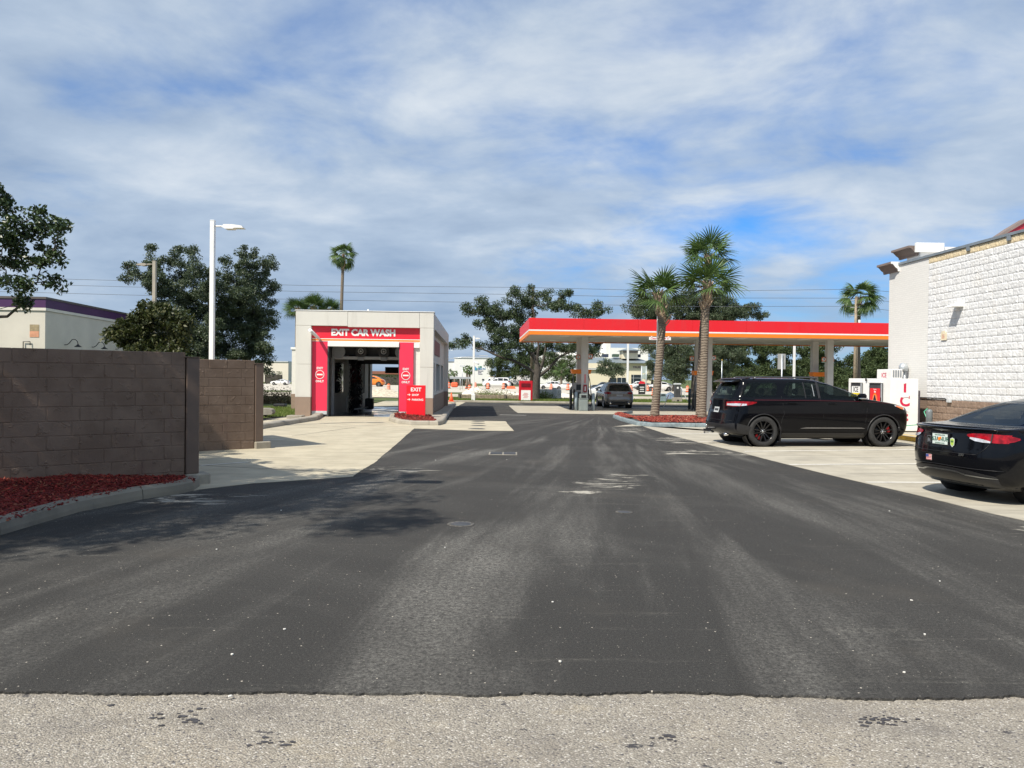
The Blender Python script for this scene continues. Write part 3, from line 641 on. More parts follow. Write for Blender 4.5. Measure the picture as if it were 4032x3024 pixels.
# ------------------------------------------------------------------ car wash
AZ = math.atan(0.045)
CW = (-8.90, 31.55, 0.0)
def car_wash():
    t = thing('car_wash', 'off-white car wash building with red EXIT CAR WASH panel above its open bay', 'car wash', CW, AZ)
    E, T = Mt['eifs'], Mt['tan']
    g = 0.004
    # front frame: two pillars and header, each clad in panels with open joints
    def panel(x0, x1, y0, y1, z0, z1, m=E, nm='wall_panel'): return MB().bbox(x0 + g, x1 - g, y0, y1, z0 + g, z1 - g, 0.008).build(nm, m, t)
    panel(0, 0.64, 0, 0.62, 0.80, 2.15); panel(0, 0.64, 0, 0.62, 2.15, 3.74)
    panel(5.08, 5.65, 0, 0.62, 0.80, 2.08); panel(5.08, 5.65, 0, 0.62, 2.08, 3.70)
    panel(0, 2.12, 0, 0.62, 3.74, 4.36, nm='header_panel'); panel(2.12, 5.06, 0, 0.62, 3.70, 4.34, nm='header_panel'); panel(5.06, 5.65, 0, 0.62, 3.70, 4.34, nm='header_panel')
    panel(0, 0.64, -0.012, 0.63, -0.15, 0.80, T, 'wainscot'); panel(5.08, 5.65, -0.012, 0.63, -0.15, 0.80, T, 'wainscot')
    MB().box(-0.02, 5.67, -0.02, 0.64, 4.355, 4.385).build('coping', Mt['white'], t)
    bk = brick_mat('white_painted_block', (0.70, 0.68, 0.63), (0.60, 0.58, 0.54), 0.40, 0.2)
    bt = brick_mat('tan_painted_block', (0.27, 0.195, 0.145), (0.22, 0.16, 0.12), 0.40, 0.2)
    # inner skin between the pillars
    MB().box(4.82, 5.08, 0.20, 0.62, 0.0, 3.70).build('block_return', bk, t)
    MB().box(0.64, 5.08, 0.22, 0.62, 3.12, 3.74).build('lintel', Mt['dark'], t)
    # sign band
    s = MB().bbox(0.645, 5.075, 0.17, 0.22, 3.235, 3.735, 0.006).build('sign_panel', Mt['red'], t)
    MB().box(0.645, 5.075, 0.166, 0.22, 3.205, 3.232).build('white_stripe', Mt['wht'], t)
    MB().box(0.645, 5.075, 0.164, 0.22, 3.135, 3.203).build('orange_stripe', Mt['orange'], t)
    MB().box(0.645, 5.075, 0.166, 0.22, 3.110, 3.133).build('white_stripe', Mt['wht'], t)
    text('EXIT CAR WASH', 0.37, Mt['wht'], t, (2.74, 0.160, 3.475), bold=0.018, depth=0.003, sx=0.955, name='sign_lettering')
    # column panels
    for x0, x1, cx in ((0.645, 1.275, 0.965), (4.235, 4.815, 4.505)):
        MB().bbox(x0, x1, 0.10 if x0 > 2 else 0.175, 0.45, 0.235, 3.10, 0.006).build('column_panel', Mt['pink'], t)
        MB().bbox(x0, x1, 0.09 if x0 > 2 else 0.165, 0.45, 0.085, 0.230, 0.006).build('kick_plate', Mt['ltgrey'], t)
        MB().box(x0, x1, 0.2, 0.6, -0.05, 0.08).build('plinth', Mt['dark'], t)
        yy = 0.094 if x0 > 2 else 0.169
        text('EXIT', 0.125, Mt['wht'], t, (cx, yy, 1.995), bold=0.004, depth=0.003)
        text('ONLY', 0.125, Mt['wht'], t, (cx, yy, 1.455), bold=0.004, depth=0.003)
        R = Matrix.Translation((cx, yy, 1.735)) @ Matrix.Rotation(PI / 2, 4, 'X')
        MB().lathe([(0.160, 0), (0.183, 0), (0.183, 0.005), (0.160, 0.005)], 32, 0, R, False, True).build('sign_ring', Mt['wht'], t)
        MB().lathe([(0.0, 0), (0.158, 0.0), (0.158, 0.003), (0, 0.003)], 32, 0, R, False).build('sign_disc', Mt['red'], t)
        MB().box(cx - 0.12, cx + 0.12, yy - 0.009, yy, 1.705, 1.765).build('sign_bar', Mt['wht'], t)
    # roller door housing and frame
    MB().bbox(1.30, 4.225, 0.05, 0.5, 2.90, 3.10, 0.01).build('door_housing', Mt['white'], t)
    MB().bbox(4.83, 5.07, 0.10, 0.19, 2.88, 3.08, 0.008).build('door_housing', Mt['white'], t)
    MB().box(1.28, 1.335, 0.12, 0.5, 0, 2.90).build('door_track', Mt['dark'], t); MB().box(4.20, 4.235, 0.12, 0.5, 0, 2.90).build('door_track', Mt['dark'], t)
    # side walls, roof, back frame
    L = 16.3; zb = -0.35
    MB().box(0.1, 0.93, 0.64, L - 0.6, zb, 4.0).build('side_wall', Mt['eifs'], t)
    # right side: wall with window openings, recessed behind header and pillars
    rw = MB(); ops = [(1.4, 5.6), (6.8, 10.6), (11.6, 14.6)]; y = 0.64
    for a, b in ops:
        rw.box(4.75, 5.40, y, a, 0.80, 3.70); rw.box(4.75, 5.40, a, b, 2.35, 3.70); rw.box(4.75, 5.40, a, b, 0.80, 0.95); y = b
    rw.box(4.75, 5.40, y, L - 0.6, 0.80, 3.70); rw.build('side_wall', Mt['eifs'], t)
    MB().box(4.74, 5.42, 0.64, L - 0.6, zb, 0.795).build('side_wainscot', bt, t)
    for a, b in ops:
        w = MB().box(5.10, 5.13, a, b, 0.95, 2.35).build('side_window', Mt['glassd'], t)
        f = MB()
        for q in np.linspace(a, b, 4): f.box(5.085, 5.15, q - 0.03, q + 0.03, 0.95, 2.35)
        f.box(5.085, 5.15, a, b, 0.95, 1.0); f.box(5.085, 5.15, a, b, 2.30, 2.35); f.build('mullion', Mt['dark'], w)
    MB().bbox(5.41, 5.44, 1.2, 9.6, 2.75, 3.45, 0.005).build('side_sign', simple('weathered_red_panel', (0.20, 0.045, 0.05), 0.5, 0.2), t)
    MB().bbox(5.41, 5.43, 1.6, 4.4, 2.42, 2.62, 0.005).build('side_poster', simple('faded_poster', (0.28, 0.16, 0.14), 0.6, 0.3), t)
    MB().bbox(5.05, 5.65, 0.63, L - 0.63, 3.70, 4.34, 0.008).build('side_header', E, t)
    MB().bbox(0, 0.6, 0.63, L - 0.63, 3.70, 4.34, 0.008).build('side_header', E, t)
    MB().bbox(5.05, 5.65, L - 0.62, L, 0.80, 4.34, 0.008).build('rear_pillar', E, t); MB().bbox(5.04, 5.66, L - 0.63, L + 0.01, zb, 0.79, 0.008).build('rear_wainscot', T, t)
    MB().bbox(0, 0.93, L - 0.62, L, zb, 4.34, 0.008).build('rear_pillar', E, t)
    MB().box(0.93, 5.05, L - 0.5, L, 3.0, 4.34).build('rear_header', E, t); MB().box(4.45, 5.05, L - 0.5, L, zb, 3.0).build('rear_pillar', E, t)
    MB().box(0.6, 5.05, 0.63, L - 0.5, 3.45, 3.6).build('ceiling', Mt['dark'], t)
    MB().box(0.5, 5.1, 0.63, L - 0.5, 4.0, 4.12).build('roof', Mt['ltgrey'], t)
    MB().tube([(2.75, 1.4, 4.1), (2.75, 1.4, 4.56)], 0.035).build('roof_vent', Mt['white'], t)
    MB().tube([(2.75, 1.4, 4.46), (3.3, 1.4, 4.46), (3.4, 1.4, 4.44)], 0.03).build('roof_pipe', Mt['white'], t)
    MB().box(3.1, 3.42, 1.35, 1.45, 4.44, 4.50).build('roof_pipe', Mt['white'], t)
    # lower annex on the left
    MB().box(-1.62, -0.02, 6.2, 11.5, 0.78, 2.95).build('annex_wall', bk, t); MB().box(-1.635, -0.02, 6.185, 11.5, zb, 0.78).build('annex_wainscot', bt, t)
    MB().bbox(-1.67, -0.02, 6.15, 11.55, 2.95, 3.06, 0.01).build('annex_coping', Mt['white'], t)
    # gutter line and downpipe on the corner
    MB().box(-0.04, -0.003, 0.2, 0.3, 3.78, 3.86).build('gutter_stub', Mt['white'], t)
    # tube lamp slanting out of the fascia
    l = MB().tube([(0.95, 0.17, 3.19), (0.90, 0.05, 3.25), (0.70, -0.52, 3.53)], [0.045, 0.066, 0.066], 16).build('tube_lamp', Mt['wht'], t)
    MB().tube([(1.0, 0.20, 3.14), (0.95, 0.15, 3.2)], 0.03).build('lamp_bracket', Mt['blk'], l)
    # pipes on the inner left wall
    MB().tube([(0.98, 12.5, 2.4), (0.98, 12.5, 0.75), (0.98, 9.5, 0.6)], 0.03).build('wall_pipe', Mt['black'], t)
    MB().box(0.935, 1.0, 10.2, 10.6, 1.5, 1.9).build('junction_box', Mt['dark'], t)
    MB().box(0.935, 0.99, 3.4, 5.6, 0.9, 2.3).build('inner_window', Mt['glassd'], t)
    MB().box(0.935, 1.05, 0.8, 3.2, 2.5, 3.3).build('machine_cabinet', Mt['dark'], t)
    return t
car_wash()
def wash_machine():
    t = thing('wash_gantry', 'dark dryer and brush gantry standing inside the car wash bay', 'machine', CW, AZ)
    # dryer beam with two fans and two end discs
    MB().bbox(1.1, 4.4, 2.2, 2.5, 2.42, 2.56, 0.02).build('beam', Mt['ltgrey'], t)
    MB().box(1.0, 4.5, 2.55, 2.65, 2.6, 3.3).build('back_plate', Mt['dark'], t)
    for x in (2.35, 3.35):
        R = Matrix.Translation((x, 2.15, 2.78)) @ Matrix.Rotation(PI / 2, 4, 'X')
        f = MB().lathe([(0.25, -0.25), (0.28, 0.0), (0.25, 0.06), (0.16, 0.08), (0.14, 0.02)], 24, 0, R).build('dryer_fan', Mt['dark'], t)
        MB().lathe([(0.085, 0.09), (0.125, 0.09), (0.125, 0.12), (0.085, 0.12)], 20, 0, R, True, True).build('fan_ring', Mt['ltgrey'], f)
        MB().lathe([(0, 0.1), (0.05, 0.1), (0.05, 0.12), (0, 0.12)], 12, 0, R).build('hub', Mt['ltgrey'], f)
        MB().bbox(x - 0.14, x + 0.14, 2.1, 2.2, 2.38, 2.54, 0.02).build('clamp', Mt['grey'], t)
    for x in (1.42, 4.16):
        R = Matrix.Translation((x, 1.9, 2.74)) @ Matrix.Rotation(PI / 2, 4, 'X'); MB().lathe([(0, 0), (0.29, 0), (0.29, 0.05), (0, 0.05)], 32, 0, R, False).build('end_disc', Mt['grey'], t)
    for x in (1.12, 4.45): MB().box(x - 0.05, x + 0.05, 2.2, 2.4, -0.02, 3.3).build('gantry_leg', Mt['grey'], t)
    MB().box(1.0, 4.5, 7.0, 7.3, 2.3, 2.9).build('cross_beam', Mt['dark'], t)
    MB().box(2.4, 4.6, 10.6, 10.9, 1.86, 2.2).build('hanging_curtain', Mt['black'], t)
    # upright brush: ragged black and dark red strips round a core
    for bx, by, rr in ((1.48, 6.3, 0.42), (4.35, 8.0, 0.25)):
        mb = MB(); r = random.Random(3)
        for i in range(900):
            a = r.uniform(0, 2 * PI); z = r.uniform(0.1, 2.9); ro = rr * (0.95 - 0.22 * z / 2.9) * r.uniform(0.8, 1.0); w = 0.03; dz = r.uniform(0.1, 0.3)
            c, s_ = math.cos(a), math.sin(a); mi = 1 if (1.5 < z < 2.3 and r.random() < 0.5) else 0
            mb.quad((bx, by, z), (bx + c * ro - s_ * w, by + s_ * ro + c * w, z - dz), (bx + c * ro, by + s_ * ro, z - dz - 0.1), (bx + c * ro + s_ * w, by + s_ * ro - c * w, z - dz), mi)
        mb.build('brush', [Mt['black'], simple('dark_red_bristle', (0.09, 0.004, 0.008), 0.8)], t)
        MB().tube([(bx, by, 0), (bx, by, 3.2)], 0.08).build('brush_core', Mt['dark'], t)
    MB().tube([(1.9, 8.0, 0.2), (1.9, 8.0, 2.9)], 0.05).build('guard_pole', simple('worn_cream_pole', (0.5, 0.45, 0.33), 0.6), t)
    MB().bbox(1.75, 2.15, 7.6, 8.1, 0.0, 0.55, 0.03).build('motor_box', Mt['black'], t)
    MB().tube([(1.7, 4.6, 0.12), (2.25, 5.2, 0.20)], 0.035).build('guide_rail', Mt['ltgrey'], t)
    MB().tube([(1.55, 3.4, 0.0), (1.55, 3.4, 0.75)], 0.02).build('stand_pipe', Mt['grey'], t)
wash_machine()
def wet():
    t = NT('wet_bay_floor'); c = t.mix(t.rng(t.noise(1.3, 5, 0.6), 0.42, 0.58), (0.05, 0.05, 0.052), (0.17, 0.165, 0.15)); t.col(c, t.rng(t.noise(0.9, 4, 0.6), 0.45, 0.6, 0.06, 0.55)); return t.m
c_, s_ = math.cos(AZ), math.sin(AZ)
def cwp(x, y): return (CW[0] + x * c_ - y * s_, CW[1] + x * s_ + y * c_)
sheet('bay_floor', [cwp(0.94, 0.55), cwp(4.7, 0.55), cwp(4.7, 16), cwp(0.94, 16)], 0.012, wet())
# ------------------------------------------------------------------ red exit totem in the small island
def totem():
    p = P((1600.8 + 1674.6) / 2, 1600, 29.7); t = thing('exit_sign', 'red upright EXIT SHOP PARKING sign standing in the small mulch island', 'sign', (p.x, p.y, 0), AZ)
    MB().bbox(-0.365, 0.365, -0.06, 0.06, 0.05, 1.36, 0.008).build('sign_board', simple('bright_red_sign', (0.80, 0.010, 0.022), 0.4, 0.03), t)
    text('EXIT', 0.20, Mt['wht'], t, (0.0, -0.062, 1.19), bold=0.005, depth=0.003)
    text('SHOP', 0.105, Mt['wht'], t, (-0.155, -0.062, 0.985), bold=0.003, depth=0.003, align='LEFT'); text('PARKING', 0.105, Mt['wht'], t, (-0.155, -0.062, 0.80), bold=0.003, depth=0.003, align='LEFT')
    for z in (0.995, 0.81):
        MB().box(-0.33, -0.235, -0.066, -0.06, z - 0.010, z + 0.010).build('arrow', Mt['wht'], t)
        MB().prism([(-0.275, z + 0.045), (-0.255, z + 0.045), (-0.21, z), (-0.255, z - 0.045), (-0.275, z - 0.045), (-0.235, z)], 'y', -0.066, -0.06).build('arrow_head', Mt['wht'], t)
totem()
# ------------------------------------------------------------------ purple banded building behind the wall
def purple():
    t = thing('restaurant_building', 'low cream building with a purple band under its roof edge, behind the block wall', 'building', (-20.05, 33.0, 0), math.radians(5.0))
    cr = simple('building_cream', (0.60, 0.56, 0.48), 0.8, 0.07, 0.6, bump=0.1); pu = simple('purple_band', (0.060, 0.014, 0.080), 0.5, 0.12, 1.0)
    MB().box(-16, 0, 0, 24, -0.2, 4.33).build('wall', cr, t)
    MB().box(-16, 0.05, -0.05, 24.05, 4.34, 4.46).build('ledge', simple('ledge_trim', (0.66, 0.62, 0.54), 0.7, 0.04), t)
    MB().box(-16, 0.03, -0.03, 24.03, 4.465, 4.83).build('purple_band', pu, t)
    MB().box(-16, 0.06, -0.06, 24.06, 4.835, 4.93).build('coping', simple('dark_purple_coping', (0.09, 0.075, 0.07), 0.5), t)
    p = MB().box(-0.62, -0.25, -0.015, 0, 3.20, 3.46).build('wall_patch', simple('faded_orange_patch', (0.62, 0.30, 0.18), 0.8, 0.15, 9), t)
    MB().box(-0.62, -0.25, -0.014, 0, 3.465, 3.74).build('wall_patch', simple('faded_tan_patch', (0.34, 0.27, 0.16), 0.8, 0.2, 9), t)
    MB().tube([(-0.86, -0.06, 2.6), (-0.86, -0.06, 3.0), (-0.58, -0.06, 3.0), (-0.58, -0.06, 2.85)], 0.02).build('conduit', Mt['blk'], t)
    for y in (1.7, 4.4, 7.1, 9.8):
        l = MB().tube([(0.0, y, 2.95), (0.10, y, 2.95), (0.20, y, 3.02), (0.32, y, 3.18), (0.46, y, 3.2), (0.56, y, 3.1), (0.58, y, 2.98)], 0.018, 8).build('gooseneck_lamp', Mt['blk'], t)
        MB().lathe([(0.03, 0.12), (0.06, 0.08), (0.17, 0.0), (0.16, 0.0)], 20, 0, Matrix.Translation((0.58, y, 2.86))).build('lamp_shade', Mt['blk'], l)
purple()
# ------------------------------------------------------------------ light poles
def pole_light(x, y, h, w, arm, label, mat, hd=0.62, cat='street light', kindarm=1):
    p = (x, y, zg(y)); t = thing('light_pole', label, cat, p, 0)
    MB().bbox(-w / 2, w / 2, -w / 2, w / 2, 0, h, 0.008).build('pole', mat, t); MB().bbox(-w / 2 - 0.005, w / 2 + 0.005, -w / 2 - 0.005, w / 2 + 0.005, h, h + 0.03, 0.01).build('pole_cap', mat, t)
    MB().bbox(-w, w, -w, w, 0, 0.06, 0.01).build('base_plate', mat, t)
    s = 1 if arm > 0 else -1; a = abs(arm)
    MB().tube([(s * w / 2, 0, h - 0.15), (s * (w / 2 + a), 0, h - 0.16)], 0.03, 8).build('arm', mat, t)
    l = MB(); x0, x1 = w / 2 + a - 0.05, w / 2 + a + hd
    l.prism([(s * x0, h - 0.19), (s * (x0 + 0.06), h - 0.11), (s * (x0 + hd * .55), h - 0.11), (s * (x1 - 0.05), h - 0.15), (s * x1, h - 0.22), (s * (x0 + hd * .62), h - 0.22), (s * (x0 + hd * .55), h - 0.25), (s * (x0 + 0.1), h - 0.25)], 'y', -0.14, 0.14); l.build('lamp_head', mat, t)
    return t
p = P(834, 1400, 24.0); top = P(834, 871, 24.0).z
pole_light(-5.85, 8.34, 6.5, 0.14, 0.30, 'white square light pole in the mulch bed just beyond the left edge of view', Mt['white'])
lp = pole_light(p.x, p.y, top, 0.135, 0.30, 'tall white square light pole with one lamp arm, behind the farther block wall', Mt['white'])
p = P(607, 1300, 41); pole_light(p.x, p.y, P(607, 1017, 41).z, 0.17, -0.35, 'tan light pole with a dark head half hidden in the leafy trees', simple('tan_pole', (0.36, 0.32, 0.26), 0.6), 0.5)
p = P(1864.5, 1500, 61.5); w = pole_light(p.x, p.y, P(1864, 1323, 61.5).z + 0.2, 0.16, 0.08, 'white light pole with a camera on the verge left of the red donation bin', Mt['white'], 0.36)
c = MB().tube([(0.08, -0.1, 3.15), (0.42, -0.25, 2.95)], 0.06, 10).build('security_camera', Mt['white'], w); MB().bbox(-0.15, 0.15, -0.15, 0.15, 0.06, 0.55, 0.02).build('base_cover', Mt['white'], w)
def road_light(x, y, Y, top_y, dx, label):
    p = P(x, y, Y); h = P(x, top_y, Y).z - zg(Y); t = thing('road_light', label, 'street light', (p.x, p.y, zg(Y)))
    MB().tube([(0, 0, 0), (0, 0, h)], [0.11, 0.08], 8).build('pole', Mt['steel'], t); MB().tube([(0, 0, h - 0.4), (dx * 0.4, 0, h - 0.05), (dx * 0.9, 0, h + 0.2)], 0.05, 6).build('arm', Mt['steel'], t)
    MB().bbox(min(dx * .85, dx * 1.1), max(dx * .85, dx * 1.1), -0.12, 0.12, h + 0.12, h + 0.26, 0.04).build('lamp_head', Mt['steel'], t)
road_light(1763, 1480, 118, 1404, 5.6, 'grey road light with a long curved arm in front of the white hospital')
road_light(1757, 1480, 190, 1377, 4, 'thin road light behind the nearer curved road light by the car wash corner')
# ------------------------------------------------------------------ odds and ends on the side lawn
def culvert():
    a = G(1010, 1646, 0); t = thing('culvert_block', 'rounded concrete culvert end with an arched hole on the side lawn', 'culvert', (a.x, a.y, 0.02), 0.1)
    n_ = 10; pts = [(-0.55, 0), (-0.22, 0)] + [(-0.02 - 0.2 * math.cos(i * PI / n_), 0.20 * math.sin(i * PI / n_)) for i in range(n_ + 1)] + [(0.22, 0.10), (0.57, 0.12), (0.61, 0.20), (0.56, 0.31), (0.4, 0.36), (-0.4, 0.36), (-0.55, 0.3)]
    MB().prism(pts, 'y', 0, 0.6).build('concrete', Mt['foot'], t); MB().box(-0.3, 0.3, 0.3, 0.62, 0, 0.3).build('dark_pipe', Mt['black'], t)
culvert()
a = G(1155, 1650); MB().bbox(-0.30, 0.30, 0, 0.5, -0.05, 0.13, 0.02).build('concrete_stub', Mt['foot'], loc=(a.x, a.y + 0.1, 0), label='low concrete stub at the foot of the left car wash pillar', cat='concrete block')
a = G(1098, 1604); MB().bbox(-0.35, 0.35, 0, 0.5, 0, 0.2, 0.03).build('utility_box', Mt['black'], loc=(a.x, a.y, zg(a.y)), label='low black utility box on the lawn beside the car wash annex', cat='utility box')
def grass():
    r = random.Random(9); mb = MB()
    for i in range(26000):
        x, y = r.uniform(-14.0, -8.6), 24 + 16 * r.random() ** 1.3
        if y < 30.9 and x > -9.45 - (31 - y) * 0.10: continue
        if y >= 30.9 and x > -9.0: continue
        h = r.uniform(0.03, 0.09); a = r.uniform(0, 2 * PI); w = 0.012; l = r.gauss(0, 0.03); m = r.gauss(0, 0.03)
        mb.add([(x - w * math.cos(a), y - w * math.sin(a), 0.02), (x + w * math.cos(a), y + w * math.sin(a), 0.02), (x + l, y + m, 0.03 + h)], [(0, 1, 2)])
    mb.build('grass', Mt['blade'], kind='stuff', label='short green grass beside the car wash')
    mb = MB()
    for i in range(30000):
        x, y = r.uniform(-6.5, 26), 60.2 + 10 * r.random()
        z = zg(y) + 0.06; h = r.uniform(0.03, 0.12); a = r.uniform(0, PI); w = 0.03; l = r.gauss(0, 0.04)
        mb.add([(x - w * math.cos(a), y - w * math.sin(a), z), (x + w * math.cos(a), y + w * math.sin(a), z), (x + l, y, z + h)], [(0, 1, 2)])
    mb.build('grass', Mt['blade'], kind='stuff', label='grass on the verge between forecourt and road works')
grass()
# ------------------------------------------------------------------ store on the right
ST = (12.95, 26.5, 0.0)
def split_face(seed, w=0.3985, h=0.1965, amp=0.009):
    nx, nz = 11, 7; vs = []; off = seed * 17.3
    for j in range(nz):
        for i in range(nx):
            y = -w / 2 + w * i / (nx - 1); z = h * j / (nz - 1); e = min(i, nx - 1 - i, j, nz - 1 - j)
            d = 0 if e == 0 else (0.010 + amp * (noise.noise(Vector((y * 16 + off, z * 16, 1))) + 0.5 * noise.noise(Vector((y * 45, z * 45 + off, 2)))))
            vs.append((-d, y, z))
    fs = [(j * nx + i, j * nx + i + 1, (j + 1) * nx + i + 1, (j + 1) * nx + i) for j in range(nz - 1) for i in range(nx - 1)]
    mb = MB().add(vs, fs); mb.box(0.0, 0.1, -w / 2, w / 2, 0, h); return mb
def store():
    t = thing('store_building', 'white painted split-face block store wall with a brown base at the right edge', 'building', ST, AZ)
    r = random.Random(5)
    wall = MB(); wall.box(0.012, 9, -22, -2.32, 0, 5.62); wall.build('wall_core', Mt['split_w'], t)
    bk = brick_mat('white_painted_brick', (0.70, 0.69, 0.66), (0.56, 0.555, 0.54), 0.21, 0.068)
    MB().box(0.0, 9, -2.31, 0.0, 1.20, 5.62).build('pilaster', bk, t); MB().box(-0.004, 9.004, -2.31, 0.004, 0, 1.195).build('pilaster_base', brick_mat('brown_painted_brick', (0.23, 0.165, 0.125), (0.17, 0.12, 0.09), 0.21, 0.068), t)
    V = {m: [split_face(k).mesh('split_block', Mt[m]) for k in range(6)] for m in ('split_w', 'split_t', 'split_b')}
    for k in range(27):
        z = 0.16 + k * 0.2024; m = 'split_b' if k < 5 else ('split_t' if k == 26 else 'split_w'); nm = {'split_b': 'base_block', 'split_w': 'split_block', 'split_t': 'top_block'}[m]
        y = -2.315 - (0.2 if k % 2 else 0.0)
        if k % 2: o = link(nm, r.choice(V[m]), t, (0.0, y + 0.1, z), scale=(1, 0.495, 1))
        while y > -6.95: link(nm, r.choice(V[m]), t, (r.uniform(-0.004, 0.004), y - 0.2015, z), (0, 0, 0)); y -= 0.403
        far = MB()
        while y > -20: far.add([(v[0], v[1] + y - 0.2015, v[2] + z) for v in split_face(r.randrange(6)).v], split_face(0).f); y -= 0.403
        far.build('block_course', Mt[m], t, kind='stuff')
    blue = simple('blue_grey_coping', (0.17, 0.20, 0.23), 0.4, 0.1)
    MB().box(-0.05, 0.3, -22, 0.05, 5.625, 5.70).build('coping', blue, t)
    for y in (-4.3, -6.0, -7.7): MB().box(-0.055, 0.0, y - 0.07, y + 0.07, 5.50, 5.622).build('coping_clip', blue, t)
    br = simple('brown_cornice', (0.20, 0.155, 0.135), 0.6, 0.08)
    prof = [(0, 5.42), (-0.05, 5.42), (-0.07, 5.50), (-0.14, 5.55), (-0.20, 5.62), (-0.24, 5.66), (-0.30, 5.67), (-0.30, 5.74), (0, 5.74)]
    MB().prism([(x, z) for x, z in prof], 'y', -0.62, 0.30).build('cornice', br, t)
    MB().prism([(x + 0.0, z) for x, z in prof], 'y', -0.632, -0.625).build('cornice_end', Mt['white'], t)
    MB().prism([(-y, z) for y, z in prof], 'x', 0.001, 9).build('front_cornice', br, t)
    MB().box(0.55, 8.5, -0.9, -0.1, 5.6, 6.22).build('raised_parapet', Mt['white'], t)
    MB().prism([(0.55 + x * 1.15, z + 0.52) for x, z in prof], 'y', -0.8, 0.3).build('parapet_cornice', br, t)
    MB().box(0.35, 1.3, -1.0, -0.905, 6.02, 6.33).build('parapet_cap', Mt['white'], t)
    # swept red roof sign seen over the coping
    n_ = 10; mb = MB(); top = [(1.9, 5.86), (2.3, 6.20), (2.8, 6.54), (3.3, 6.84), (3.8, 7.0), (4.6, 7.15), (6.0, 7.3)]
    mb.prism(top + [(6.0, 5.7), (1.9, 5.7)], 'y', -2.0, -1.8); mb.build('roof_sign', simple('dark_red_sign', (0.34, 0.018, 0.03), 0.4), t)
    MB().prism([(x, z + 0.01) for x, z in top] + [(x, z + 0.12) for x, z in reversed(top)], 'y', -2.05, -1.75).build('roof_sign_edge', br, t)
    MB().box(-0.35, 0.3, -22, -7.35, 5.2, 5.9).build('side_cornice', br, t)
    # wedge lamp, faded notice, outlet and its conduit, vent hood
    MB().prism([(0, 3.92), (-0.36, 3.92), (-0.34, 3.94), (-0.12, 4.02), (0, 4.02)], 'y', -4.10, -3.72).build('wedge_lamp', Mt['wht'], t)
    n2 = MB().prism([(-3.32, 2.98), (-3.06, 2.98), (-3.06, 3.18), (-3.12, 3.26), (-3.26, 3.26), (-3.32, 3.18)], 'x', -0.045, -0.02).build('notice', simple('cream_notice', (0.66, 0.58, 0.42), 0.7), t)
    for z in (3.14, 3.09, 3.05): MB().box(-0.049, -0.045, -3.25, -3.13, z - 0.012, z + 0.008).build('notice_line', simple('faded_red_print', (0.55, 0.22, 0.15), 0.7), n2)
    MB().bbox(-0.08, -0.01, -3.62, -3.44, 1.10, 1.19, 0.01).build('outlet_box', Mt['ltgrey'], t)
    MB().tube([(-0.04, -3.46, 1.16), (-0.04, -3.30, 1.215), (-0.04, -2.4, 1.215), (-0.04, -0.6, 1.215)], 0.016).build('conduit', Mt['trimb'], t)
    MB().tube([(-0.12, -1.25, 1.4), (-0.12, -1.25, 2.12)], 0.045).build('vent_pipe', Mt['steel'], t); MB().tube([(-0.26, -1.25, 1.4), (-0.26, -1.25, 2.12)], 0.03).build('vent_pipe', Mt['ltgrey'], t)
    MB().lathe([(0.0, 0.17), (0.09, 0.15), (0.14, 0.05), (0.14, -0.10), (0.05, -0.12)], 16, 0, Matrix.Translation((-0.17, -1.25, 2.16))).build('vent_hood', Mt['steel'], t)
store()
def sloc(x, y, z): return (ST[0] + x * c_ - y * s_, ST[1] + x * s_ + y * c_, z)
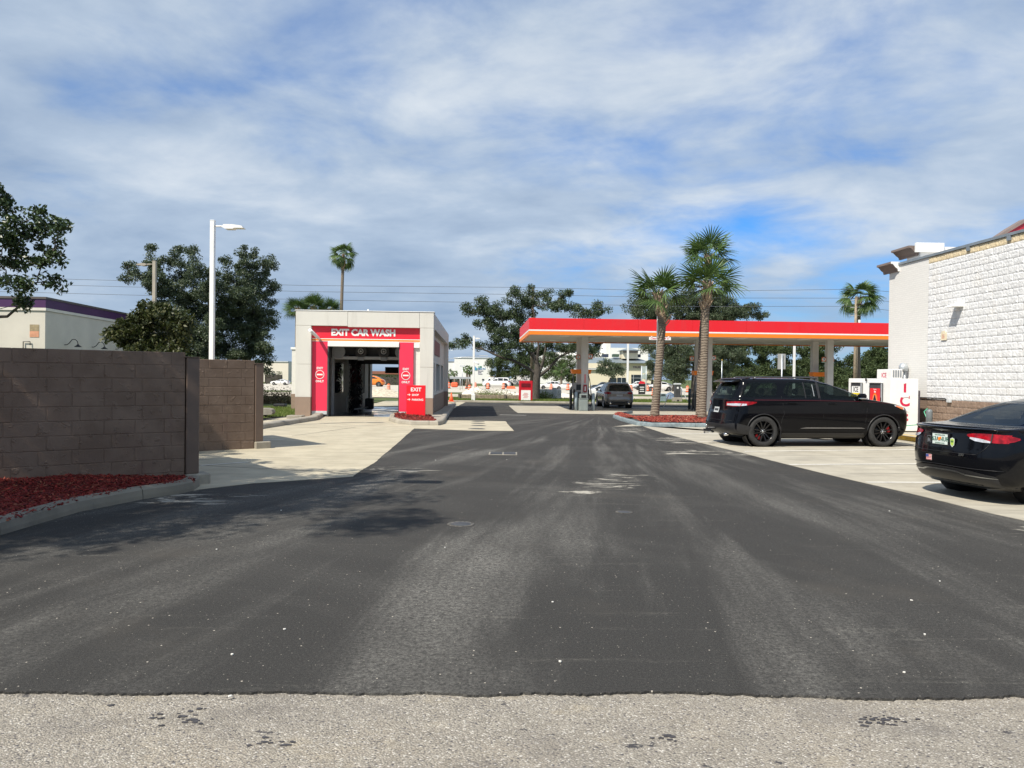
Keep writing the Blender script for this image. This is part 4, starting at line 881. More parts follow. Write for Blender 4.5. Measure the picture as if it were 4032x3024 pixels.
def freezer():
    t = thing('ice_freezer', 'white outdoor ice freezer with red I C E letters down its side, against the store', 'freezer', sloc(-1.45, -2.84, 0.16), AZ)
    w = Mt['white']   # local: x 0..0.87 away from the viewer's left, y 0..2.7 along the wall
    MB().bbox(0, 0.87, 0, 2.7, 0.03, 1.64, 0.012).build('cabinet', w, t); MB().box(0.03, 0.84, 0.03, 2.67, 0, 0.03).build('base', Mt['blk'], t)
    MB().bbox(0.872, 0.93, -0.0, 2.7, 0.04, 1.28, 0.01).build('rear_panel', simple('dark_panel', (0.07, 0.06, 0.07), 0.6), t)
    for y0, y1 in ((1.72, 2.44), (0.44, 1.22)):
        d = MB().bbox(-0.05, -0.002, y0, y1, 0.34, 1.50, 0.01).build('door', Mt['dark'], t)
        f = MB()
        f.bbox(-0.075, -0.052, y0 - 0.03, y0 + 0.03, 0.34, 1.50, 0.006); f.build('door_edge', Mt['steel'], d)
        MB().bbox(-0.10, -0.052, y0 - 0.05, y1 + 0.02, 1.505, 1.535, 0.006).build('door_hood', w, t)
        MB().bbox(-0.09, -0.078, y0 - 0.02, y0 + 0.02, 0.85, 1.05, 0.004).build('handle', Mt['black'], d)
    p = MB().box(-0.056, -0.051, 1.80, 2.36, 1.16, 1.38).build('white_poster', Mt['wht'], t); MB().box(-0.056, -0.051, 1.80, 2.36, 0.62, 1.157).build('yellow_poster', simple('yellow_print', (0.85, 0.66, 0.02), 0.5), t)
    R = (PI / 2, 0, -PI / 2)
    text('ICE', 0.23, Mt['blk'], t, (-0.0575, 2.08, 1.27), R, bold=0.004, depth=0.001); text('2/', 0.15, Mt['blk'], t, (-0.0575, 2.26, 1.05), R, bold=0.003, depth=0.001)
    text('$', 0.09, Mt['blk'], t, (-0.0575, 2.17, 1.08), R, bold=0.002, depth=0.001); text('5', 0.28, Mt['blk'], t, (-0.0575, 2.07, 1.00), R, bold=0.010, depth=0.001); text('.25', 0.12, Mt['blk'], t, (-0.0575, 1.93, 1.07), R, bold=0.003, depth=0.001)
    MB().box(-0.056, -0.051, 0.54, 1.14, 0.60, 1.33).build('red_poster', simple('red_poster_print', (0.78, 0.02, 0.025), 0.5), t)
    RR = Matrix.Translation((-0.057, 0.84, 0.96)) @ Matrix.Rotation(-PI / 2, 4, 'Y') @ Matrix.Diagonal((1.25, 0.85, 1, 1))
    MB().lathe([(0, 0), (0.17, 0), (0.17, 0.002), (0, 0.002)], 24, 0, RR, False).build('poster_ring', Mt['orange'], t)
    RR2 = Matrix.Translation((-0.0595, 0.84, 0.96)) @ Matrix.Rotation(-PI / 2, 4, 'Y') @ Matrix.Diagonal((1.25, 0.85, 1, 1)); MB().lathe([(0, 0), (0.13, 0), (0.13, 0.002), (0, 0.002)], 24, 0, RR2, False).build('poster_disc', simple('poster_pink', (0.75, 0.20, 0.13), 0.5), t)
    MB().prism([(0.76, 0.80), (0.92, 0.80), (0.93, 0.98), (0.89, 1.04), (0.86, 1.12), (0.82, 1.12), (0.79, 1.04), (0.75, 0.98)], 'x', -0.064, -0.0625).build('poster_figure', Mt['blk'], t)
    text('Perfectly', 0.05, Mt['wht'], t, (-0.0575, 0.84, 1.295), R, depth=0.001); text('Ice', 0.09, Mt['wht'], t, (-0.0575, 0.84, 1.225), R, bold=0.003, depth=0.001)
    # letters on the side, each with a snow cap
    rl = simple('ice_letter_red', (0.55, 0.012, 0.06), 0.5)
    for ch, z in (('I', 1.37), ('C', 0.945), ('E', 0.50)):
        text(ch, 0.46, rl, t, (0.44, -0.002, z), bold=0.014, depth=0.004, name='ice_letter')
        mb = MB(); wd = 0.05 if ch == 'I' else 0.13
        mb.prism([(0.44 - wd, z + 0.13), (0.44 - wd * 0.3, z + 0.115), (0.44 + wd * 0.3, z + 0.135), (0.44 + wd, z + 0.118), (0.44 + wd * 0.9, z + 0.18), (0.44 + wd * 0.3, z + 0.215), (0.44 - wd * 0.4, z + 0.21), (0.44 - wd * 0.95, z + 0.17)], 'y', -0.012, -0.006); mb.build('snow_cap', Mt['wht'], t)
    # condenser on top
    MB().bbox(0.03, 0.38, 0.04, 0.90, 1.645, 1.93, 0.01).build('condenser', w, t)
    text('ICE', 0.20, rl, t, (0.027, 0.47, 1.74), R, bold=0.002, depth=0.002)
    g = MB()
    for i in range(4): g.box(0.075 + i * 0.075, 0.12 + i * 0.075, 0.033, 0.038, 1.68, 1.90)
    g.build('grille', simple('grille_grey', (0.22, 0.24, 0.27), 0.5), t)
    MB().tube([(-0.03, 1.45, 1.60), (-0.05, 1.45, 1.60)], 0.045, 12).build('badge', Mt['blk'], t)
freezer()
p = P(3659, 1650, 21.6)
b = thing('bollard', 'grey domed steel bollard behind the boot of the black sedan', 'bollard', (p.x, p.y, 0.16))
MB().lathe([(0.085, 0), (0.085, 0.70), (0.078, 0.74), (0.05, 0.775), (0.0, 0.785)], 20).build('post', simple('bollard_grey', (0.14, 0.16, 0.17), 0.35), b)
h = MB().tube([sloc(-0.35, -3.0, 0.86), sloc(-0.42, -3.05, 0.90), sloc(-0.55, -3.1, 0.80), sloc(-0.50, -3.2, 0.55), sloc(-0.6, -3.3, 0.30), sloc(-0.9, -3.35, 0.42), sloc(-1.15, -3.2, 0.38), sloc(-1.2, -3.0, 0.22), sloc(-1.1, -2.92, 0.18), sloc(-1.3, -2.95, 0.18), sloc(-1.9, -3.0, 0.18)], 0.014, 8)
h.build('garden_hose', simple('green_hose', (0.05, 0.34, 0.20), 0.4), label='green garden hose trailing round the foot of the ice freezer', cat='hose')
# ------------------------------------------------------------------ fuel canopy
CN = (0.92, 43.0, 0.0); ZB, ZT = 4.12, 5.05
def cloc(X, Y): return ((X - CN[0]) * c_ + (Y - CN[1]) * s_, -(X - CN[0]) * s_ + (Y - CN[1]) * c_)
colpos = [(4.34, 46.0), (4.20, 47.9), (11.8, 46.3), (11.65, 48.2), (19.2, 46.6), (19.05, 48.5), (26.7, 46.9), (26.5, 48.8)]
def flag(parent, x, y, z, n_, nm='pump_number'):
    b = MB().bbox(x - 0.135, x + 0.135, y - 0.02, y + 0.02, z - 0.14, z + 0.14, 0.03).build(nm, simple('flag_orange', (0.62, 0.13, 0.04), 0.5), parent)
    MB().lathe([(0, 0), (0.105, 0), (0.105, 0.003), (0, 0.003)], 24, 0, Matrix.Translation((x, y - 0.021, z)) @ Matrix.Rotation(PI / 2, 4, 'X'), False).build('number_disc', Mt['wht'], b)
    text(n_, 0.2, Mt['blk'], b, (x, y - 0.028, z), bold=0.006, depth=0.002)
    MB().box(x - 0.135, x + 0.135, y - 0.02, y + 0.02, z - 0.20, z - 0.145).build('flag_strip', simple('flag_green', (0.35, 0.5, 0.4), 0.5), b)
def canopy():
    t = thing('fuel_canopy', 'long flat fuel station canopy with a red fascia over white and orange stripes', 'canopy', CN, AZ)
    Wd, D = 37.0, 9.6
    for y0, y1, x0, x1 in ((0, 0.12, 0, Wd), (D - 0.12, D, 0, Wd), (0.13, D - 0.13, 0, 0.12), (0.13, D - 0.13, Wd - 0.12, Wd)):
        e = 0.0
        n_ = 12 if x1 - x0 > 5 else 3
        for i in range(n_):      # fascia panels with fine joints
            if x1 - x0 > 5: a, b, c, d = x0 + (x1 - x0) * i / n_ + 0.003, x0 + (x1 - x0) * (i + 1) / n_ - 0.003, y0, y1
            else: a, b, c, d = x0, x1, y0 + (y1 - y0) * i / n_ + 0.003, y0 + (y1 - y0) * (i + 1) / n_ - 0.003
            MB().bbox(a, b, c, d, ZB + 0.285, ZT, 0.004).build('fascia_panel', Mt['redc'], t)
        ex = 0.012
        MB().box(x0 - ex * (x0 == 0), x1 + ex * (x1 == Wd), y0 - ex * (y0 == 0), y1 + ex * (y1 == D), ZB + 0.205, ZB + 0.283).build('white_stripe', Mt['wht'], t)
        MB().box(x0 - 0.006 * (x0 == 0), x1, y0 - 0.006 * (y0 == 0), y1, ZB, ZB + 0.203).build('orange_stripe', Mt['orange'], t)
    so = simple('soffit_panel', (0.52, 0.50, 0.47), 0.55, 0.06, 0.5)
    sf = MB()
    for i in range(30):
        for j in range(2): sf.box(0.13 + i * 1.226, 0.13 + (i + 1) * 1.226 - 0.012, 0.13 + j * 4.67, 0.13 + (j + 1) * 4.67 - 0.012, ZB + 0.06, ZB + 0.12)
    sf.build('soffit', so, t); MB().box(0.13, Wd - 0.13, 0.13, D - 0.13, ZB + 0.125, ZT - 0.3).build('deck', Mt['ltgrey'], t)
    for x in (2.2, 5.2, 9.2, 12.6, 16.4, 20.2, 24.0):
        for y in (1.7, 7.6): MB().bbox(x - 0.3, x + 0.3, y - 0.3, y + 0.3, ZB + 0.03, ZB + 0.059, 0.01).build('canopy_light', Mt['wht'], t)
    cm = simple('column_paint', (0.56, 0.55, 0.52), 0.5, 0.04)
    for X, Y in colpos:
        x, y = cloc(X, Y); c = MB().bbox(x - 0.19, x + 0.19, y - 0.19, y + 0.19, zg(Y) - 0.02, ZB + 0.065, 0.01).build('column', cm, t)
        MB().bbox(x - 0.22, x + 0.22, y - 0.22, y + 0.22, zg(Y), zg(Y) + 0.12, 0.01).build('column_base', Mt['grey'], c)
    for k, (X, Y) in enumerate(colpos[::2]):
        x, y = cloc(X, Y)
        MB().tube([(x + 0.2, y, ZB + 0.03), (x + 1.4, y - 1.6, ZB + 0.055)], 0.03).build('drain_pipe', cm, t)
        if k == 0: flag(t, x - 0.19, y + 1.65, 3.02, '1'); flag(t, x + 0.33, y, 3.02, '2')
        if k == 1: flag(t, x - 0.55, y + 1.6, 3.02, '3'); flag(t, x + 0.33, y, 3.02, '4')
        if k == 2: flag(t, x - 0.33, y, 3.02, '5'); flag(t, x + 0.26, y + 0.2, 3.02, '6')
    x, y = cloc(*colpos[0])
    MB().bbox(x - 0.10, x + 0.10, y - 0.28, y - 0.195, 0.88, 1.32, 0.01).build('extinguisher_box', simple('dark_red_box', (0.30, 0.01, 0.015), 0.4), t)
    MB().bbox(x - 0.03, x + 0.03, y - 0.30, y - 0.283, 0.95, 1.22, 0.005).build('extinguisher', Mt['wht'], t)
    MB().box(x - 0.05, x + 0.05, y - 0.2, y - 0.193, 1.42, 1.95).build('column_sticker', simple('pink_sticker', (0.62, 0.22, 0.22), 0.6), t)
canopy()
def clearance():
    a = P(2555, 1331, 43.3); b = P(2641, 1331, 43.3); cx = (a.x + b.x) / 2
    t = thing('clearance_sign', 'white hanging clearance sign with red lettering under the canopy edge behind the palm', 'sign', (cx, 43.25, 0), AZ)
    MB().bbox(-0.62, 0.62, -0.012, 0.012, 3.90, 4.07, 0.004).build('board', Mt['wht'], t)
    text("Clearance  14' 6\"", 0.155, simple('clearance_red', (0.6, 0.03, 0.05), 0.5), t, (0, -0.014, 3.985), bold=0.003, depth=0.001)
    for x in (-0.48, 0.48): MB().prism([(x - 0.06, 4.12), (x + 0.06, 4.12), (x + 0.01, 4.07), (x - 0.01, 4.07)], 'y', -0.005, 0.005).build('hanger', Mt['wht'], t)
clearance()
def dispenser(X, Y, label):
    t = thing('fuel_dispenser', label, 'fuel pump', (X, Y, zg(Y)), AZ, 'fuel dispensers between the canopy columns')
    MB().bbox(-0.42, 0.42, -0.28, 0.28, 0.0, 1.05, 0.02).build('cabinet', Mt['dark'], t); MB().bbox(-0.42, 0.42, -0.22, 0.22, 1.06, 1.65, 0.03).build('display_head', simple('pump_silver', (0.34, 0.35, 0.36), 0.4), t)
    for s in (-1, 1): MB().bbox(s * 0.47 - 0.03, s * 0.47 + 0.03, -0.05, 0.05, 1.0, 2.25, 0.01).build('topper_post', Mt['grey'], t)
    MB().prism([(-0.62, 2.46), (-0.56, 2.20), (0.56, 2.20), (0.62, 2.46)], 'y', -0.3, 0.3).build('topper', Mt['orange'], t)
    MB().bbox(-0.30, 0.30, -0.226, -0.221, 1.2, 1.55, 0.004).build('screen', Mt['glassd'], t)
    for s in (-1, 1):
        for k in range(2): MB().tube([(s * (0.46 + .05 * k), -0.2, 2.1 - .2 * k), (s * 0.56, -0.25, 1.5), (s * (0.62 + .06 * k), -0.25, 0.45), (s * 0.56, -0.25, 0.15), (s * 0.48, -0.26, 0.4), (s * 0.44, -0.27, 1.05)], 0.022, 6).build('hose', Mt['blk'], t)
        MB().bbox(s * 0.44 - 0.05, s * 0.44 + 0.05, -0.36, -0.27, 0.95, 1.25, 0.02).build('nozzle', Mt['black'], t)
for (X, Y), l in zip([(4.2, 47.0), (11.7, 47.3), (19.1, 47.6)], ['fuel dispenser with an orange topper behind the column marked 2', 'fuel dispenser beside the column marked 4, mostly behind the palm trunks', 'fuel dispenser with an orange topper between the columns marked 5']): dispenser(X, Y, l)
def bollard(x, y, m, label, h=1.0):
    t = thing('bollard', label, 'bollard', (x, y, zg(y)), 0, 'bollards guarding the fuel pumps')
    MB().lathe([(0.09, 0), (0.09, h - 0.06), (0.07, h - 0.015), (0.0, h)], 16).build('post', m, t)
bb = simple('pale_blue_bollard', (0.30, 0.37, 0.42), 0.4); bd = simple('dark_blue_bollard', (0.045, 0.06, 0.07), 0.4)
for x, Y, m, l, h in ((2269.5, 45.4, bb, 'pale blue bollard left of the grey litter bin at the pumps', 1.12), (2337, 45.5, bb, 'pale blue bollard between the litter bin and the silver crossover', 1.05), (2248.5, 47.6, bd, 'dark bollard farthest left of the pump island', 1.22), (2716, 49.5, bd, 'dark tall bollard left of the black bin by the middle column', 1.35)):
    p = P(x, 1500, Y); bollard(p.x, Y, m, l, h)
def bin_(x, Y, w, h, m, label, nm='litter_bin'):
    p = P(x, 1500, Y); t = thing(nm, label, 'bin', (p.x, Y, zg(Y)), AZ)
    MB().bbox(-w / 2, w / 2, -w / 2, w / 2, 0, h * 0.68, 0.02).build('body', m, t); MB().bbox(-w / 2 - 0.01, w / 2 + 0.01, -w / 2 - 0.01, w / 2 + 0.01, h * 0.69, h * 0.73, 0.01).build('rim', m, t)
    MB().bbox(-w / 2 + 0.02, w / 2 - 0.02, -w / 2 + 0.02, w / 2 - 0.02, h * 0.74, h * 0.99, 0.03).build('hood', m, t); MB().bbox(-w * 0.3, w * 0.3, -w / 2 + 0.005, -w / 2 + 0.03, h * 0.78, h * 0.92, 0.01).build('opening', Mt['black'], t)
    MB().bbox(-w * 0.38, w * 0.38, -w / 2 - 0.012, -w / 2 - 0.002, h * 0.06, h * 0.6, 0.005).build('front_panel', m, t)
bin_(2297.5, 45.2, 0.50, 1.02, simple('grey_green_plastic', (0.20, 0.235, 0.23), 0.5, 0.08), 'grey litter bin standing in front of the column marked 2')
bin_(2736, 48.6, 0.34, 1.05, Mt['black'], 'black bin between the dark bollard and the middle column')
bin_(2609, 63.5, 0.55, 0.75, simple('blue_grey_plastic', (0.22, 0.29, 0.31), 0.5), 'blue grey bin on the far verge behind the left palm trunk')
def vacuum():
    p = P(2667, 1500, 63.5); t = thing('air_station', 'grey air and vacuum machine on a concrete block at the far verge', 'machine', (p.x, 63.5, zg(63.5)), 0.05)
    MB().bbox(-0.38, 0.38, -0.2, 0.3, 0.05, 0.42, 0.02).build('concrete_block', Mt['kerb'], t); MB().tube([(0.02, -0.205, 0.18), (0.02, -0.215, 0.18)], 0.08, 16).build('block_hole', Mt['black'], t)
    MB().bbox(-0.1, 0.38, 0.3, 0.7, 0.3, 1.45, 0.03).build('cabinet', Mt['dark'], t); MB().bbox(-0.14, 0.42, 0.26, 0.74, 1.46, 1.6, 0.03).build('hood', Mt['ltgrey'], t); MB().box(0.05, 0.2, 0.295, 0.3, 1.15, 1.3).build('display', Mt['wht'], t)
    MB().tube([(0.38, 0.3, 1.3), (0.6, 0.2, 0.9), (0.75, 0.1, 0.4), (0.95, 0.1, 0.1)], 0.04, 6).build('hose', Mt['ltgrey'], t); MB().tube([(0.5, 0.5, 0), (0.5, 0.5, 1.3)], 0.05, 8).build('pipe', Mt['wht'], t)
vacuum()
def donation():
    a, b = P(2044.3, 1500, 62), P(2097.6, 1500, 62); t = thing('donation_bin', 'red metal donation bin with a white poster on the verge under the oak', 'bin', ((a.x + b.x) / 2, 62, zg(62) + 0.05), 0.02)
    w = (b.x - a.x) / 2
    MB().bbox(-w, w, 0, 0.9, 0.05, 1.62, 0.02).build('cabinet', simple('bin_red', (0.50, 0.008, 0.02), 0.35), t); MB().bbox(-w * 0.68, w * 0.68, -0.03, -0.002, 1.12, 1.42, 0.01).build('chute', simple('dark_red_chute', (0.14, 0.006, 0.012), 0.3), t)
    MB().bbox(-w * 0.7, w * 0.7, -0.012, -0.002, 0.05, 0.90, 0.004).build('poster', Mt['wht'], t)
    rp = simple('poster_red_print', (0.60, 0.10, 0.10), 0.6)
    for i, z in enumerate((0.62, 0.54, 0.46, 0.36, 0.26)): MB().box(-w * (0.28 + .1 * (i % 3)), w * (0.28 + .1 * (i % 2)), -0.016, -0.0125, z - 0.02, z + 0.015).build('print_line', rp, t)
    MB().box(-w * 0.7, w * 0.7, -0.014, -0.0125, 0.86, 0.9).build('poster_border', rp, t)
donation()
def backsign():
    p = P(3079, 1420, 40); z1 = P(3079, 1393, 40).z; z0 = P(3079, 1454, 40).z; t = thing('road_sign', 'blank back of a tall sign on a grey post behind the black SUV', 'sign', (p.x, 40, zg(40)), 0.05)
    MB().tube([(0, 0, 0), (0, 0, z1 - zg(40) - 0.02)], 0.04, 8).build('post', Mt['steel'], t); MB().bbox(-0.21, 0.21, 0.045, 0.05, z0 - zg(40), z1 - zg(40), 0.003).build('sign_plate', simple('sign_back', (0.36, 0.36, 0.34), 0.5), t)
    MB().tube([(0, -0.03, z1 - zg(40) - .1), (0, 0.06, z1 - zg(40) - .1)], 0.012).build('bolt', Mt['steel'], t)
backsign()
for x, Y, top, w, l in ((3126, 60, 1330, 0.16, 'white square pole between the canopy columns behind the black SUV'), (2590, 30.1, 1172, 0.12, 'white square pole close behind the left palm trunk'), (2471, 64, 1325, 0.16, 'white square pole in front of the cream bank building')):
    p = P(x, 1500, Y); q = P(x, top, Y); t = thing('light_pole', l, 'pole', (p.x, Y, zg(Y))); MB().bbox(-w / 2, w / 2, -w / 2, w / 2, 0, q.z - zg(Y), 0.008).build('pole', Mt['white'], t); MB().bbox(-w, w, -w, w, 0, 0.05, 0.01).build('base_plate', Mt['white'], t)
a = G(2611, 1608, 0.1); b = P(2633, 1555, a.y + 0.1)
MB().tube([a, a.lerp(b, 0.7)], 0.022, 6).tube([a.lerp(b, 0.7), b], 0.026, 6, 1).build('leaning_stake', [Mt['ltgrey'], simple('rusty_stake', (0.45, 0.20, 0.12), 0.7)], label='leaning pale stake with a rusty top beside the left palm trunk', cat='stake')
# covers and grates in the paving
def covers():
    lab = ['farthest of four dark lids in the concrete strip', 'second farthest of four dark lids in the concrete strip', 'second nearest of four dark lids in the concrete strip', 'nearest of four dark lids in the concrete strip']
    for (x, y, w), l in zip(((1882, 1660.5, 54), (1882, 1668, 56), (1883, 1677, 62), (1877, 1689.5, 68)), lab):
        p = G(x, y); r_ = w / 3.9375 / 2 * p.y / FPX; t = thing('manhole_cover', l, 'manhole cover', (p.x, p.y, 0), 0, 'round lids in the concrete strip')
        MB().lathe([(r_, 0.007), (r_, 0.016), (r_ - 0.02, 0.018), (r_ - 0.035, 0.012)], 28).build('ring', Mt['foot'], t); MB().lathe([(0, 0.014), (r_ - 0.04, 0.014), (r_ - 0.04, 0.010)], 28).build('lid', Mt['dark'], t)
    a, b = G(1925, 1786), G(2036, 1786); c = G(1980, 1792); d = G(1980, 1781); t = thing('storm_drain', 'double iron storm drain grate set in a worn concrete frame in the asphalt', 'drain', ((a.x + b.x) / 2, (c.y + d.y) / 2, 0)); w, h = (b.x - a.x) / 2, (d.y - c.y) / 2
    MB().box(-w, w, -h, h, 0.001, 0.008).build('frame', Mt['foot'], t)
    for s in (-1, 1):
        g = MB(); cx = s * w * 0.47; g.box(cx - w * 0.40, cx + w * 0.40, -h * 0.75, h * 0.75, 0.0085, 0.0095, 0)
        for i in range(9): q = cx - w * 0.38 + i * w * 0.095; g.box(q - 0.012, q + 0.012, -h * 0.75, h * 0.75, 0.010, 0.016, 1)
        g.build('grate', [Mt['black'], Mt['dark']], t)
    for (x, y, w, l) in ((1815, 2064, 110, 'cracked sunken round cover in the asphalt left of centre'), (2458, 2017, 70, 'small round cover in the asphalt right of centre')):
        p = G(x, y); r_ = w / 3.9375 / 2 * p.y / FPX; t = thing('valve_cover', l, 'cover', (p.x, p.y, 0))
        MB().lathe([(r_, 0.001), (r_ * 0.96, 0.006), (r_ * 0.78, 0.004), (r_ * 0.75, 0.003)], 18).build('collar', simple('cracked_collar', (0.085, 0.08, 0.072), 0.9, 0.7, 22), t); MB().lathe([(0, 0.005), (r_ * 0.7, 0.005), (r_ * 0.72, 0.0035)], 18).build('lid', Mt['dark'], t)
covers()
# ------------------------------------------------------------------ vehicles: shells lofted from contour lines
class Shell:
    """levels: (z, x_front, x_rear, half_width, front_round, rear_round), z rising"""
    def __init__(s, levels, n=2.6, sub=5):
        L = np.array(levels, float); k = len(L); rows = []
        for i in range(k - 1):
            p0, p1, p2, p3 = L[max(i - 1, 0)], L[i], L[i + 1], L[min(i + 2, k - 1)]
            for j in range(sub):
                t = j / sub; c = 0.5 * ((2 * p1) + (-p0 + p2) * t + (2 * p0 - 5 * p1 + 4 * p2 - p3) * t * t + (-p0 + 3 * p1 - 3 * p2 + p3) * t ** 3)
                c[0] = p1[0] + (p2[0] - p1[0]) * t; rows.append(c)
        rows.append(L[-1]); s.r = np.array(rows); s.n = n
    def row(s, z): return [np.interp(z, s.r[:, 0], s.r[:, i]) for i in range(1, 6)]
    def Y(s, x, z):
        xf, xr, w, rf, rr = s.row(z); n = s.n
        if x > xf - rf: a = min(1, (x - xf + rf) / max(rf, 1e-3)); return w * max(0, 1 - a ** n) ** (1 / n)
        if x < xr + rr: a = min(1, (xr + rr - x) / max(rr, 1e-3)); return w * max(0, 1 - a ** n) ** (1 / n)
        return w
    def X(s, y, z, end):
        xf, xr, w, rf, rr = s.row(z); n = s.n; k = max(0, 1 - min(1, abs(y) / w) ** n) ** (1 / n)
        return (xf - rf + rf * k) if end > 0 else (xr + rr - rr * k)
    def outline(s, r, K=9, Mm=90):
        z, xf, xr, w, rf, rr = r; n = s.n; h = []
        for i in range(K): a = PI / 2 * i / K; h.append((xf - rf + rf * math.cos(a) ** (2 / n), w * math.sin(a) ** (2 / n)))
        x0, x1 = xf - rf, xr + rr
        for i in range(Mm + 1): h.append((x0 + (x1 - x0) * i / Mm, w))
        for i in range(K - 1, -1, -1): a = PI / 2 * i / K; h.append((xr + rr - rr * math.cos(a) ** (2 / n), w * math.sin(a) ** (2 / n)))
        return h
    def mesh(s, mat_, arches=(), K=9, Mm=90, floor=True, holes=()):
        mb = MB(); rings = []
        for r in s.r:
            h = s.outline(r, K, Mm); pts = []
            for x, y in h:
                z = r[0]
                for ax, az, R in arches:
                    if abs(x - ax) < R and y > 0.5 * r[3]:
                        za = az + math.sqrt(R * R - (x - ax) ** 2)
                        if z < za: z = za; y = s.Y(x, z)
                pts.append((x, y, z))
            rings.append(pts + [(x, -y, z) for x, y, z in reversed(pts[1:-1])])
        m = len(rings[0]); vs = [p for r in rings for p in r]
        fs = [(i * m + j, i * m + (j + 1) % m, (i + 1) * m + (j + 1) % m, (i + 1) * m + j) for i in range(len(rings) - 1) for j in range(m)]
        if holes:
            keep = []
            for f in fs:
                c = [sum(vs[i][k] for i in f) / 4 for k in range(3)]; hit = False
                for kind, cols in holes:
                    if kind == 'side' and abs(c[1]) > .45: q = c[0]
                    elif kind == 'front' and c[0] > 0.1 and c[2] > 1.08: q = abs(c[1])
                    elif kind == 'rear' and c[0] < -0.9 and c[2] > 1.08: q = abs(c[1])
                    else: continue
                    cs = sorted(cols); 
                    if cs[0][0] < q < cs[-1][0]:
                        lo = np.interp(q, [k[0] for k in cs], [k[1] for k in cs]); hi = np.interp(q, [k[0] for k in cs], [k[2] for k in cs])
                        if lo + .03 < c[2] < hi - .03: hit = True
                if not hit: keep.append(f)
            fs = keep
        mb.add(vs, fs, 0, True); t0 = (len(rings) - 1) * m; mb.f.append([t0 + j for j in range(m)]); mb.m.append(0); mb.sm.append(True)
        return mb
def side_patch(mb, sh, cols, side, off=0.004, mi=0, step=0.07, rows=5):
    """cols: (x, z0, z1); follows the body side"""
    q = []
    for (x0, a0, b0), (x1, a1, b1) in zip(cols, cols[1:]):
        n_ = max(1, int(abs(x1 - x0) / step)); q += [(x0 + (x1 - x0) * i / n_, a0 + (a1 - a0) * i / n_, b0 + (b1 - b0) * i / n_) for i in range(n_)]
    q.append(cols[-1]); vs = []
    for x, a, b in q:
        for j in range(rows + 1):
            z = a + (b - a) * j / rows; vs.append((x, side * (sh.Y(x, z) + off), z))
    mb.add(vs, [(i * (rows + 1) + j, i * (rows + 1) + j + 1, (i + 1) * (rows + 1) + j + 1, (i + 1) * (rows + 1) + j) for i in range(len(q) - 1) for j in range(rows)], mi, True)
def end_patch(mb, sh, cols, end, off=0.006, mi=0, step=0.06, rows=5):
    """cols: (y, z0, z1); follows the front (+1) or rear (-1) face"""
    q = []
    for (x0, a0, b0), (x1, a1, b1) in zip(cols, cols[1:]):
        n_ = max(1, int(abs(x1 - x0) / step)); q += [(x0 + (x1 - x0) * i / n_, a0 + (a1 - a0) * i / n_, b0 + (b1 - b0) * i / n_) for i in range(n_)]
    q.append(cols[-1]); vs = []
    for y, a, b in q:
        for j in range(rows + 1):
            z = a + (b - a) * j / rows; x = sh.X(y, z, end); x2 = sh.X(y * 0.98, z, end); n_ = Vector((end, 0, 0)); w = sh.row(z)[2]
            yy = y + math.copysign(off * min(1, abs(y) / w) ** 4, y); vs.append((x + end * off, yy, z + off * 0.4))
    mb.add(vs, [(i * (rows + 1) + j, i * (rows + 1) + j + 1, (i + 1) * (rows + 1) + j + 1, (i + 1) * (rows + 1) + j) for i in range(len(q) - 1) for j in range(rows)], mi, True)
